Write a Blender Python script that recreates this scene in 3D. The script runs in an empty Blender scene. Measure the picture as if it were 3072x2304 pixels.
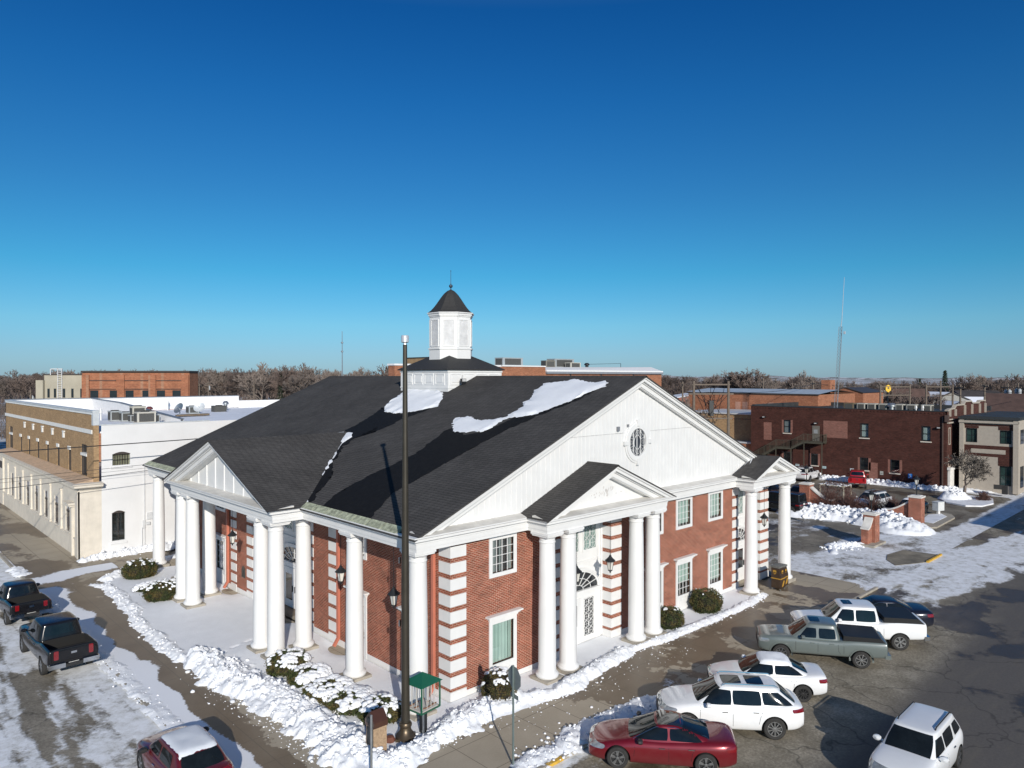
import bpy, math, random
import numpy as np
from mathutils import Vector, Matrix, noise
from mathutils.bvhtree import BVHTree
random.seed(7)
C = bpy.context.scene.collection
SC = bpy.context.scene
R = math.radians
# ------------------------------------------------------------------ camera
cam_d = bpy.data.cameras.new('camera'); cam = bpy.data.objects.new('camera', cam_d); C.objects.link(cam)
cam.location = (-17.886, -22.319, 13.0)
cam.rotation_euler = (R(90 - 0.56), 0, R(46.39 - 90))
cam_d.sensor_width = 36; cam_d.lens = 25.28; cam_d.clip_start = 0.3; cam_d.clip_end = 9000
SC.camera = cam
# ------------------------------------------------------------------ sky and sun (light travels toward azimuth 60 deg, 21 deg above the horizon)
SUN_EL = 21.0; SUN_AZ = 240.0
w = bpy.data.worlds.new('World'); SC.world = w; w.use_nodes = True
nt = w.node_tree; bg = nt.nodes['Background']
sky = nt.nodes.new('ShaderNodeTexSky'); sky.sky_type = 'NISHITA'; sky.sun_disc = False
sky.sun_elevation = R(SUN_EL); sky.sun_rotation = R(90 - SUN_AZ)
sky.altitude = 300; sky.air_density = 1.0; sky.dust_density = 0.25; sky.ozone_density = 2.6
# clear winter air: the hue of the sky dome by height above the horizon
_g = nt.nodes.new('ShaderNodeTexCoord'); _s = nt.nodes.new('ShaderNodeSeparateXYZ'); _r = nt.nodes.new('ShaderNodeValToRGB'); _m = nt.nodes.new('ShaderNodeMix'); _m.data_type = 'RGBA'; _m.blend_type = 'MULTIPLY'; _m.inputs[0].default_value = 1
nt.links.new(_g.outputs['Generated'], _s.inputs[0]); nt.links.new(_s.outputs[2], _r.inputs[0]); nt.links.new(_r.outputs[0], _m.inputs[7]); nt.links.new(sky.outputs[0], _m.inputs[6]); nt.links.new(_m.outputs[2], bg.inputs[0])
for _p, _c in ((0.0, (.32, .53, .92)), (.033, (.33, .56, .89)), (.07, (.31, .63, .87)), (.138, (.17, .61, .82)), (.235, (.13, .52, .79)), (.356, (.070, .45, .80)), (.454, (.040, .38, .76)), (.60, (.70, .82, .96)), (1.0, (.85, .92, 1.0))):
    _e = _r.color_ramp.elements.new(_p) if _p not in (0.0, 1.0) else _r.color_ramp.elements[0 if _p == 0.0 else -1]; _e.color = (*_c, 1)
bg.inputs[1].default_value = 0.10
sun_d = bpy.data.lights.new('sun', 'SUN'); sun = bpy.data.objects.new('sun', sun_d); C.objects.link(sun)
sun_d.energy = 4.2; sun_d.angle = R(0.5); sun_d.color = (1.0, 0.94, 0.85)
_sd = Vector((math.cos(R(SUN_AZ))*math.cos(R(SUN_EL)), math.sin(R(SUN_AZ))*math.cos(R(SUN_EL)), math.sin(R(SUN_EL))))
sun.rotation_euler = _sd.to_track_quat('Z', 'Y').to_euler()
SC.view_settings.view_transform = 'Standard'; SC.view_settings.look = 'None'
SC.view_settings.exposure = 0.12; SC.view_settings.gamma = 1.0; SC.view_settings.use_curve_mapping = False

# ------------------------------------------------------------------ materials
MATS = {}
def _new(name):
    m = bpy.data.materials.new(name); m.use_nodes = True
    return m, m.node_tree, m.node_tree.nodes['Principled BSDF']
def N(nt, t, **kw):
    n = nt.nodes.new(t)
    for k, v in kw.items(): setattr(n, k, v)
    return n
def coords(nt, scale=(1, 1, 1), kind='Object'):
    tc = N(nt, 'ShaderNodeTexCoord'); mp = N(nt, 'ShaderNodeMapping'); mp.inputs['Scale'].default_value = scale
    nt.links.new(tc.outputs[kind], mp.inputs[0]); return mp.outputs[0]
def noise_tex(nt, vec, scale, detail=4, rough=0.6, dist=0.0):
    n = N(nt, 'ShaderNodeTexNoise'); n.inputs['Scale'].default_value = scale; n.inputs['Detail'].default_value = detail
    n.inputs['Roughness'].default_value = rough; n.inputs['Distortion'].default_value = dist
    nt.links.new(vec, n.inputs['Vector']); return n.outputs['Fac']
def ramp(nt, fac, stops):
    r = N(nt, 'ShaderNodeValToRGB'); e = r.color_ramp.elements
    while len(e) < len(stops): e.new(0.5)
    for el, (p, c) in zip(e, stops):
        el.position = p; el.color = (*c, 1) if len(c) == 3 else c
    nt.links.new(fac, r.inputs[0]); return r.outputs[0]
def mixc(nt, fac, a, b, mode='MIX'):
    n = N(nt, 'ShaderNodeMix', data_type='RGBA', blend_type=mode)
    for s, v in ((n.inputs[0], fac), (n.inputs[6], a), (n.inputs[7], b)):
        if hasattr(v, 'links'): nt.links.new(v, s)
        elif isinstance(v, (int, float)): s.default_value = v
        else: s.default_value = (*v, 1) if len(v) == 3 else v
    return n.outputs[2]
def math_n(nt, op, a, b=None, clamp=False):
    n = N(nt, 'ShaderNodeMath', operation=op, use_clamp=clamp)
    for i, v in enumerate((a, b)):
        if v is None: continue
        if hasattr(v, 'links'): nt.links.new(v, n.inputs[i])
        else: n.inputs[i].default_value = v
    return n.outputs[0]
def bump(nt, bsdf, h, strength=0.3, dist=0.02):
    b = N(nt, 'ShaderNodeBump'); b.inputs['Strength'].default_value = strength; b.inputs['Distance'].default_value = dist
    nt.links.new(h, b.inputs['Height']); nt.links.new(b.outputs[0], bsdf.inputs['Normal'])
def mat(name, col, rough=0.6, metal=0.0, var=0.12, scale=3.0, bmp=0.0, bscale=30.0, coat=0.0, spec=0.5, streak=0.0):
    if name in MATS: return MATS[name]
    m, nt, b = _new(name); MATS[name] = m
    v = coords(nt)
    f = noise_tex(nt, v, scale, 5)
    lo = tuple(c*(1 - var) for c in col); hi = tuple(min(1, c*(1 + var)) for c in col)
    c = ramp(nt, f, [(0.3, lo), (0.7, hi)])
    if streak:
        f2 = noise_tex(nt, coords(nt, (6, 6, 0.5)), 2.0, 4)
        c = mixc(nt, math_n(nt, 'MULTIPLY', ramp(nt, f2, [(0.5, (0, 0, 0)), (0.75, (1, 1, 1))]), streak), c, tuple(x*0.55 for x in col))
    nt.links.new(c, b.inputs['Base Color'])
    b.inputs['Roughness'].default_value = rough; b.inputs['Metallic'].default_value = metal
    b.inputs['Coat Weight'].default_value = coat; b.inputs['Specular IOR Level'].default_value = spec
    if coat: b.inputs['Coat Roughness'].default_value = 0.04
    if bmp: bump(nt, b, noise_tex(nt, v, bscale, 5), bmp, 0.02)
    return m
def brick(name, c1, c2, mortar, w=0.215, h=0.073, ms=0.011, blotch=0.25, patch=None):
    m, nt, b = _new(name); MATS[name] = m
    tc = N(nt, 'ShaderNodeTexCoord'); sx = N(nt, 'ShaderNodeSeparateXYZ'); nt.links.new(tc.outputs['Object'], sx.inputs[0])
    u = math_n(nt, 'ADD', sx.outputs[0], sx.outputs[1]); cx = N(nt, 'ShaderNodeCombineXYZ')
    nt.links.new(u, cx.inputs[0]); nt.links.new(sx.outputs[2], cx.inputs[1])
    bt = N(nt, 'ShaderNodeTexBrick'); bt.inputs['Scale'].default_value = 1; bt.inputs['Brick Width'].default_value = w
    bt.inputs['Row Height'].default_value = h; bt.inputs['Mortar Size'].default_value = ms; bt.inputs['Mortar Smooth'].default_value = 0.2
    bt.inputs['Bias'].default_value = -0.2
    bt.inputs['Color1'].default_value = (*c1, 1); bt.inputs['Color2'].default_value = (*c2, 1); bt.inputs['Mortar'].default_value = (*mortar, 1)
    nt.links.new(cx.outputs[0], bt.inputs['Vector'])
    f = noise_tex(nt, coords(nt, (1, 1, 2)), 0.9, 5)
    c = mixc(nt, 1.0, bt.outputs['Color'], ramp(nt, f, [(0.25, (1 - blotch,)*3), (0.7, (1 + blotch*0.4,)*3)]), 'MULTIPLY')
    cs = noise_tex(nt, coords(nt, (1.3, 1.3, 7.0)), 2.2, 4, .7)
    c = mixc(nt, 1.0, c, ramp(nt, cs, [(0.3, (.70,)*3), (0.68, (1.30,)*3)]), 'MULTIPLY')
    nt.links.new(c, b.inputs['Base Color']); b.inputs['Roughness'].default_value = 0.85
    b.inputs['Specular IOR Level'].default_value = 0.2
    bump(nt, b, math_n(nt, 'SUBTRACT', 1.0, bt.outputs['Fac']), 0.5, 0.006)
    return m
brick('red_brick', (0.29, 0.064, 0.034), (0.18, 0.042, 0.025), (0.52, 0.40, 0.30), ms=.0075, blotch=0.34)
brick('far_brick', (0.30, 0.105, 0.055), (0.38, 0.15, 0.075), (0.34, 0.22, 0.15), ms=0.008)
brick('dark_brick', (0.062, 0.023, 0.018), (0.092, 0.031, 0.023), (0.08, 0.05, 0.042), ms=0.007, blotch=0.35)
brick('tan_brick', (0.36, 0.235, 0.125), (0.30, 0.19, 0.10), (0.34, 0.26, 0.17), ms=0.006, blotch=0.15)
brick('pink_brick', (0.24, 0.11, 0.085), (0.21, 0.095, 0.075), (0.27, 0.17, 0.14), ms=0.006, blotch=0.15)
WHITE = mat('white_paint', (0.70, 0.70, 0.69), 0.5, var=0.04, scale=1.2, streak=0.07, bmp=0.06, bscale=9)
COLW = mat('column_paint', (0.71, 0.71, 0.70), 0.42, var=0.035, scale=1.0, streak=0.07)
LEDGE = mat('weathered_ledge', (0.62, 0.60, 0.56), 0.6, var=0.16, scale=1.6, bmp=0.1)
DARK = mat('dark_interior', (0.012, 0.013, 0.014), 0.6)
GREEN_CURT = mat('pale_green_curtain', (0.42, 0.52, 0.49), 0.8, var=0.08, scale=1.0)
CONC = mat('concrete', (0.33, 0.30, 0.25), 0.85, var=0.18, scale=2.0, bmp=0.25)
STEEL = mat('galvanised_steel', (0.42, 0.44, 0.45), 0.42, 0.85, var=0.15, scale=6)
BLACK = mat('black_metal', (0.02, 0.022, 0.024), 0.45, 0.2)
SNOW = None
def snow_material(name, rough_bump=0.6, tint=(0.84, 0.86, 0.89)):
    m, nt, b = _new(name); MATS[name] = m
    v = coords(nt)
    f = noise_tex(nt, v, 1.3, 6); f2 = noise_tex(nt, v, 22, 6, 0.7)
    c = ramp(nt, f, [(0.3, tuple(t*0.94 for t in tint)), (0.65, tint)])
    nt.links.new(c, b.inputs['Base Color']); b.inputs['Roughness'].default_value = 0.7
    b.inputs['Subsurface Weight'].default_value = 0.0
    bump(nt, b, f2, rough_bump, 0.03)
    return m
SNOW = snow_material('snow')
CURT = mat('grey_curtain', (0.30, 0.31, 0.32), 0.8, var=0.1)
def glass_mat(name='window_glass', tint=(0.9, 0.97, 0.95), through=0.72):
    m, nt, b = _new(name); MATS[name] = m
    nt.nodes.remove(b); out = nt.nodes['Material Output']
    tr = N(nt, 'ShaderNodeBsdfTransparent'); tr.inputs[0].default_value = (*tint, 1)
    gl = N(nt, 'ShaderNodeBsdfGlossy'); gl.inputs['Roughness'].default_value = 0.03
    fr = N(nt, 'ShaderNodeFresnel'); fr.inputs[0].default_value = 1.6
    mx = N(nt, 'ShaderNodeMixShader')
    nt.links.new(math_n(nt, 'ADD', fr.outputs[0], 0.06, True), mx.inputs[0])
    nt.links.new(tr.outputs[0], mx.inputs[1]); nt.links.new(gl.outputs[0], mx.inputs[2]); nt.links.new(mx.outputs[0], out.inputs[0])
    return m
GLASS = glass_mat()
DGLASS = mat('dark_glass', (0.012, 0.016, 0.02), 0.04, 0.0, var=0.3, scale=1.5, spec=0.9)
def shingles():
    m, nt, b = _new('asphalt_shingles'); MATS['asphalt_shingles'] = m
    tc = N(nt, 'ShaderNodeTexCoord'); sx = N(nt, 'ShaderNodeSeparateXYZ'); nt.links.new(tc.outputs['Object'], sx.inputs[0])
    u = math_n(nt, 'ADD', sx.outputs[0], sx.outputs[1]); cx = N(nt, 'ShaderNodeCombineXYZ')
    nt.links.new(u, cx.inputs[0]); nt.links.new(math_n(nt, 'MULTIPLY', sx.outputs[2], 2.5), cx.inputs[1])
    bt = N(nt, 'ShaderNodeTexBrick'); bt.inputs['Scale'].default_value = 1; bt.inputs['Brick Width'].default_value = 0.33
    bt.inputs['Row Height'].default_value = 0.16; bt.inputs['Mortar Size'].default_value = 0.012
    bt.inputs['Color1'].default_value = (0.066, 0.063, 0.061, 1); bt.inputs['Color2'].default_value = (0.082, 0.078, 0.075, 1)
    bt.inputs['Mortar'].default_value = (0.034, 0.033, 0.032, 1); nt.links.new(cx.outputs[0], bt.inputs['Vector'])
    c = mixc(nt, 1.0, bt.outputs['Color'], ramp(nt, noise_tex(nt, coords(nt), 0.5, 6), [(0.3, (0.8,)*3), (0.7, (1.15,)*3)]), 'MULTIPLY')
    c = mixc(nt, 1.0, c, ramp(nt, noise_tex(nt, coords(nt), 26, 3), [(0.3, (0.75,)*3), (0.7, (1.25,)*3)]), 'MULTIPLY')
    nt.links.new(c, b.inputs['Base Color']); b.inputs['Roughness'].default_value = 0.9; b.inputs['Specular IOR Level'].default_value = 0.12
    bump(nt, b, math_n(nt, 'SUBTRACT', 1.0, bt.outputs['Fac']), 0.6, 0.008)
    return m
SHING = shingles()
WET = mat('wet_shingles', (0.011, 0.0105, 0.010), 0.7, var=0.25, scale=5, bmp=0.4, bscale=18, spec=0.12)

# ------------------------------------------------------------------ mesh building
class MB:
    def __init__(s): s.v = []; s.f = []; s.m = []
    def add(s, vs, fs, mi=0):
        o = len(s.v); s.v.extend([tuple(p) for p in vs])
        for f in fs: s.f.append(tuple(i + o for i in f)); s.m.append(mi)
    def box(s, x0, y0, z0, x1, y1, z1, mi=0):
        x0, x1 = min(x0, x1), max(x0, x1); y0, y1 = min(y0, y1), max(y0, y1); z0, z1 = min(z0, z1), max(z0, z1)
        s.add([(x0,y0,z0),(x1,y0,z0),(x1,y1,z0),(x0,y1,z0),(x0,y0,z1),(x1,y0,z1),(x1,y1,z1),(x0,y1,z1)],
              [(0,3,2,1),(4,5,6,7),(0,1,5,4),(1,2,6,5),(2,3,7,6),(3,0,4,7)], mi)
    def obox(s, c, d, rz=0, mi=0, rx=0, ry=0):
        m = Matrix.Translation(c) @ Matrix.Rotation(rz, 4, 'Z') @ Matrix.Rotation(ry, 4, 'Y') @ Matrix.Rotation(rx, 4, 'X')
        a, b, e = d[0]/2, d[1]/2, d[2]/2
        P = [(-a,-b,-e),(a,-b,-e),(a,b,-e),(-a,b,-e),(-a,-b,e),(a,-b,e),(a,b,e),(-a,b,e)]
        s.add([m @ Vector(p) for p in P], [(0,3,2,1),(4,5,6,7),(0,1,5,4),(1,2,6,5),(2,3,7,6),(3,0,4,7)], mi)
    def bar(s, a, b, w, h=None, mi=0):
        a, b = Vector(a), Vector(b); h = h or w; d = (b - a); L = d.length
        if L < 1e-6: return
        q = d.to_track_quat('X', 'Z'); m = Matrix.Translation((a + b)/2) @ q.to_matrix().to_4x4()
        x, y, z = L/2, w/2, h/2
        P = [(-x,-y,-z),(x,-y,-z),(x,y,-z),(-x,y,-z),(-x,-y,z),(x,-y,z),(x,y,z),(-x,y,z)]
        s.add([m @ Vector(p) for p in P], [(0,3,2,1),(4,5,6,7),(0,1,5,4),(1,2,6,5),(2,3,7,6),(3,0,4,7)], mi)
    def prism(s, poly, T, d0, d1, mi=0, cap=True):
        """poly: list of (u, z); T(u, d, z) -> point; extruded from d0 to d1"""
        n = len(poly); vs = [T(u, d0, z) for u, z in poly] + [T(u, d1, z) for u, z in poly]
        fs = [(i, (i+1) % n, n + (i+1) % n, n + i) for i in range(n)]
        if cap: fs += [tuple(range(n-1, -1, -1)), tuple(range(n, 2*n))]
        s.add(vs, fs, mi)
    def vprism(s, poly, z0, z1, mi=0):
        s.prism(poly, lambda u, d, z: (u, z, d), z0, z1, mi)
    def lathe(s, prof, c=(0, 0, 0), n=20, mi=0, axis='Z', ang=0.0, caps=True):
        vs = []; k = len(prof)
        for i in range(n):
            a = 2*math.pi*i/n + ang; ca, sa = math.cos(a), math.sin(a)
            for r, z in prof:
                p = (r*ca, r*sa, z) if axis == 'Z' else ((r*ca, z, r*sa) if axis == 'Y' else (z, r*ca, r*sa))
                vs.append((p[0]+c[0], p[1]+c[1], p[2]+c[2]))
        fs = []
        for i in range(n):
            j = (i+1) % n
            for q in range(k-1): fs.append((i*k+q, j*k+q, j*k+q+1, i*k+q+1))
        if caps:
            if prof[0][0] > 1e-5: fs.append(tuple(i*k for i in range(n-1, -1, -1)))
            if prof[-1][0] > 1e-5: fs.append(tuple(i*k+k-1 for i in range(n)))
        s.add(vs, fs, mi)
    def tube(s, pts, r, n=6, mi=0, r1=None):
        pts = [Vector(p) for p in pts]; k = len(pts); vs = []
        for i, p in enumerate(pts):
            d = (pts[min(i+1, k-1)] - pts[max(i-1, 0)]).normalized()
            a = d.orthogonal().normalized() if i == 0 else (a - d*a.dot(d)).normalized()
            b = d.cross(a); rr = r if r1 is None else r + (r1 - r)*i/(k-1)
            for j in range(n):
                t = 2*math.pi*j/n; vs.append(p + (a*math.cos(t) + b*math.sin(t))*rr)
        fs = [(i*n+j, i*n+(j+1) % n, (i+1)*n+(j+1) % n, (i+1)*n+j) for i in range(k-1) for j in range(n)]
        fs += [tuple(range(n-1, -1, -1)), tuple((k-1)*n + j for j in range(n))]
        s.add(vs, fs, mi)
    def quad(s, a, b, c, d, mi=0): s.add([a, b, c, d], [(0, 1, 2, 3)], mi)
    def build(s, name, mats, parent=None, smooth=False, world=True):
        me = bpy.data.meshes.new(name); me.from_pydata(s.v, [], s.f)
        if not isinstance(mats, (list, tuple)): mats = [mats]
        for m in mats: me.materials.append(m)
        if len(mats) > 1: me.polygons.foreach_set('material_index', s.m)
        me.validate()
        o = bpy.data.objects.new(name, me); C.objects.link(o)
        if smooth: smooth_mesh(me)
        if parent is not None:
            o.parent = parent
            if world:
                t = Vector((0, 0, 0)); p = parent; M = Matrix.Identity(4)
                while p is not None:
                    M = p.matrix_parent_inverse_eff @ M if False else M; p = p.parent
                M = world_matrix(parent); o.matrix_parent_inverse = M.inverted()
        return o
def split_build(mb, name, mats, parent, gap=0):
    """build every connected run of faces between marks as an object of its own"""
    marks = sorted(set(getattr(mb, 'marks', []) + [0, len(mb.f)])); out = []
    for a, b in zip(marks[:-1], marks[1:]):
        p = MB(); idx = {}
        for f, m_ in zip(mb.f[a:b], mb.m[a:b]):
            for i in f:
                if i not in idx: idx[i] = len(p.v); p.v.append(mb.v[i])
            p.f.append(tuple(idx[i] for i in f)); p.m.append(m_)
        if p.f: out.append(p.build(name, mats, parent))
    return out
def mark(mb): mb.__dict__.setdefault('marks', []).append(len(mb.f))
def world_matrix(o):
    M = o.matrix_basis.copy()
    if o.parent is not None: M = world_matrix(o.parent) @ o.matrix_parent_inverse @ M
    return M
def smooth_mesh(me, angle=35):
    import bmesh
    bm = bmesh.new(); bm.from_mesh(me); bmesh.ops.recalc_face_normals(bm, faces=bm.faces)
    for f in bm.faces: f.smooth = True
    for e in bm.edges:
        if len(e.link_faces) != 2 or e.calc_face_angle(0) > R(angle): e.smooth = False
    bm.to_mesh(me); bm.free()
def tag(o, label=None, cat=None, group=None, kind=None):
    if label: o['label'] = label
    if cat: o['category'] = cat
    if group: o['group'] = group
    if kind: o['kind'] = kind
    return o
def empty(name, loc, label, cat, group=None, rz=0):
    o = bpy.data.objects.new(name, None); C.objects.link(o); o.location = loc; o.rotation_euler = (0, 0, rz); o.empty_display_size = 0.3
    return tag(o, label, cat, group)
def copy_tree(o, parent=None):
    c = o.copy(); C.objects.link(c)
    if parent is not None: c.parent = parent
    for ch in list(o.children): copy_tree(ch, c)
    return c
# wall plane frames: u runs along the wall, d is outward, z is up
def TR(c): return lambda u, d, z: (u, c - d, z)       # wall facing -y
def TL(c): return lambda u, d, z: (c - d, u, z)       # wall facing -x
def pbox(mb, T, u0, u1, d0, d1, z0, z1, mi=0):
    a = T(u0, d0, z0); b = T(u1, d1, z1); mb.box(a[0], a[1], a[2], b[0], b[1], b[2], mi)
def wall(mb, T, u0, u1, z0, z1, holes=(), depth=0.15, mi=0):
    us = sorted({u0, u1, *[h[0] for h in holes], *[h[1] for h in holes]}); zs = sorted({z0, z1, *[h[2] for h in holes], *[h[3] for h in holes]})
    us = [u for u in us if u0 <= u <= u1]; zs = [z for z in zs if z0 <= z <= z1]
    for i in range(len(us)-1):
        for j in range(len(zs)-1):
            cu, cz = (us[i]+us[i+1])/2, (zs[j]+zs[j+1])/2
            if any(h[0] < cu < h[1] and h[2] < cz < h[3] for h in holes): continue
            mb.quad(T(us[i], 0, zs[j]), T(us[i+1], 0, zs[j]), T(us[i+1], 0, zs[j+1]), T(us[i], 0, zs[j+1]), mi)
    for a, b, c, d in holes:
        for p, q in (((a, c), (a, d)), ((b, d), (b, c)), ((a, d), (b, d)), ((b, c), (a, c))):
            mb.quad(T(p[0], 0, p[1]), T(q[0], 0, q[1]), T(q[0], -depth, q[1]), T(p[0], -depth, p[1]), mi)
def window(parent, T, g, frame=0.1, proud=0.05, cols=4, rows=4, mats=None, curtain=None, sill=True, muntin=0.022, recess=0.06, name='window', deep=0.45, sillmat=None, gmat=None):
    """g = (u0,u1,z0,z1) glass opening"""
    u0, u1, z0, z1 = g; fm = mats or WHITE
    mb = MB()
    if frame:
        pbox(mb, T, u0-frame, u0, -recess-.02, proud, z0-frame, z1+frame); pbox(mb, T, u1, u1+frame, -recess-.02, proud, z0-frame, z1+frame)
        pbox(mb, T, u0, u1, -recess-.02, proud-.003, z1, z1+frame); pbox(mb, T, u0, u1, -recess-.02, proud-.003, z0-frame, z0)
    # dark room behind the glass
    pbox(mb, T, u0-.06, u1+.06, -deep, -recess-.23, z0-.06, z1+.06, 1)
    o = mb.build(name, [fm, DARK], parent)
    if sill is True: pass
    elif sill:
        s = MB(); pbox(s, T, u0-sill, u1+sill, -recess, proud+.06, z0-frame-.1, z0-frame-.003); s.build('sill', sillmat or fm, o)
    p = MB(); p.quad(T(u0, -recess, z0), T(u1, -recess, z0), T(u1, -recess, z1), T(u0, -recess, z1)); p.build('pane', gmat or GLASS, o)
    if cols > 1 or rows > 1:
        q = MB()
        for i in range(1, cols): x = u0 + (u1-u0)*i/cols; pbox(q, T, x-muntin/2, x+muntin/2, -recess+.002, -recess+.03, z0, z1)
        for j in range(1, rows): z = z0 + (z1-z0)*j/rows; pbox(q, T, u0, u1, -recess+.003, -recess+.028, z-muntin/2, z+muntin/2)
        q.build('muntins', fm, o)
    if curtain:
        cm, parts = curtain
        for a, b, c, d in parts:
            q = MB(); n = 24; A, B, Cc, D = u0+(u1-u0)*a, u0+(u1-u0)*b, z0+(z1-z0)*c, z0+(z1-z0)*d
            for i in range(n):
                t0, t1 = i/n, (i+1)/n; o0, o1 = .015*math.sin(t0*40*(b-a)), .015*math.sin(t1*40*(b-a))
                q.quad(T(A+(B-A)*t0, -recess-.08+o0, Cc), T(A+(B-A)*t1, -recess-.08+o1, Cc), T(A+(B-A)*t1, -recess-.08+o1, D), T(A+(B-A)*t0, -recess-.08+o0, D))
            q.build('curtain', cm, o)
    return o
def sweep(mb, path, prof, mi=0, closed=False):
    """path: [(x,y)] with the outside on its right-hand side; prof: [(outward, z)]"""
    n = len(path); rows = []
    for i in range(n):
        p = Vector(path[i]); a = Vector(path[i-1]) if i > 0 else None; b = Vector(path[i+1]) if i < n-1 else None
        d0 = (p - a).normalized() if a is not None else (b - p).normalized(); d1 = (b - p).normalized() if b is not None else d0
        n0 = Vector((d0.y, -d0.x)); n1 = Vector((d1.y, -d1.x)); m = n0 + n1; m = m/m.length**2*2 if m.length > 1e-6 else n0
        rows.append([(p.x + m.x*o, p.y + m.y*o, z) for o, z in prof])
    k = len(prof); vs = [q for r in rows for q in r]
    fs = [(i*k+j, (i+1)*k+j, (i+1)*k+(j+1) % k, i*k+(j+1) % k) for i in range(n-1) for j in range(k)]
    fs += [tuple(range(k)), tuple((n-1)*k + j for j in range(k-1, -1, -1))]
    mb.add(vs, fs, mi)
# ================================================================== the columned brick building
BANK = empty('brick_building', (12, 12, 0), 'red brick two storey building with white columns, pediments, dark shingle roof and white cupola', 'building')
XR = 26.35; YB = 30.2
T0, L0 = TR(0.0), TL(0.0)
RR = dict(u0=6.44, u1=10.16, d=0.62)      # recess of the right portico
RL = dict(u0=11.86, u1=18.34, d=1.0)      # recess of the left portico
RP = dict(u0=22.49, u1=25.3, d=0.8)       # recess of the far right portico
WINR_UP = [(2.21, 3.45), (13.15, 14.39), (15.95, 17.2), (19.25, 20.5)]
WINR_LO = WINR_UP
WINL = [(1.86, 3.05), (6.27, 7.4), (22.4, 23.6), (26.9, 28.0)]
def zq(k): return 5.79 - 0.652*k, 6.24 - 0.652*k
w_ = MB()
holesR = [(a, b, 4.76, 6.15) for a, b in WINR_UP] + [(a, b, 0.92, 2.62) for a, b in WINR_LO] + [(RR['u0'], RR['u1'], 0, 6.4), (RP['u0'], RP['u1'], 0, 6.4)]
wall(w_, T0, 0, XR, 0, 6.45, holesR, 0.12)
holesL = [(a, b, 4.76, 6.15) for a, b in WINL] + [(a, b, 0.92, 2.72) for a, b in WINL] + [(RL['u0'], RL['u1'], 0, 6.4)]
wall(w_, L0, 0, YB, 0, 6.45, holesL, 0.12)
w_.quad((XR, 0, 0), (XR, YB, 0), (XR, YB, 6.9), (XR, 0, 6.9)); w_.quad((0, YB, 0), (XR, YB, 0), (XR, YB, 7), (0, YB, 7))
for T, q in ((T0, RR), (L0, RL), (T0, RP)):     # brick cheeks of the recesses
    for u in (q['u0'], q['u1']): w_.quad(T(u, -.12, 0), T(u, -q['d']-.1, 0), T(u, -q['d']-.1, 6.4), T(u, -.12, 6.4))
WALL = w_.build('wall', [MATS['red_brick']], BANK)
# quoins: corner blocks that wrap two faces, and the flat ones further along
q = MB()
def quoin(T, u0, u1, wrap=None, n=9, base=True):
    mark(q)
    for k in range(n):
        a, b = zq(k); pbox(q, T, u0, u1, -.1, .035, a, b)
    if base: pbox(q, T, u0, u1, -.1, .045, 0, .43)
for k in range(9):
    a, b = zq(k); q.box(-.035, -.035, a, .79, .3, b); q.box(-.033, .3, a, .3, .72, b)
q.box(-.045, -.045, 0, .8, .3, .43); q.box(-.043, .3, 0, .3, .73, .43)
def wrapq(T, u0, u1, edge, d):   # block on the face plus its cheek inside the recess
    mark(q)
    lo, hi = (u0-.035, u1) if edge == 'lo' else (u0, u1+.035)
    for k in range(9):
        a, b = zq(k); pbox(q, T, lo, hi, -.1, .035, a, b)
        e = u0 if edge == 'lo' else u1; s = -.035 if edge == 'lo' else .035
        pbox(q, T, e + s, e + (.2 if edge == 'lo' else -.2), -min(d, .62), -.1, a, b)
    pbox(q, T, lo-.01, hi+.01, -.1, .045, 0, .43)
    e = u0 if edge == 'lo' else u1; s = -.045 if edge == 'lo' else .045
    pbox(q, T, e + s, e + (.2 if edge == 'lo' else -.2), -min(d, .62), -.1, 0, .43)
wrapq(T0, RR['u0']-.79, RR['u0'], 'hi', .6); wrapq(T0, RR['u1'], RR['u1']+.79, 'lo', .6)
wrapq(L0, RL['u0']-.76, RL['u0'], 'hi', .9); wrapq(L0, RL['u1'], RL['u1']+.76, 'lo', .9)
wrapq(T0, RP['u0']-.68, RP['u0'], 'hi', .7); wrapq(T0, RP['u1'], XR+.035, 'lo', .7)
quoin(L0, 8.75, 9.55); quoin(L0, 20.6, 21.4); quoin(L0, YB-.8, YB+.035)
split_build(q, 'quoins', WHITE, BANK)
pl = MB()
for T, a, b, holes in ((T0, .8, XR, [(RR['u0']-.8, RR['u1']+.8), (RP['u0']-.7, XR)]), (L0, .73, YB, [(RL['u0']-.78, RL['u1']+.78), (8.75, 9.55), (20.6, 21.4)])):
    cuts = [a] + [x for h in sorted(holes) for x in h] + [b]
    for i in range(0, len(cuts)-1, 2):
        mark(pl)
        if cuts[i+1] - cuts[i] > .02: pbox(pl, T, cuts[i], cuts[i+1], -.05, .03, 0, .30)
split_build(pl, 'plinth', WHITE, BANK)
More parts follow.
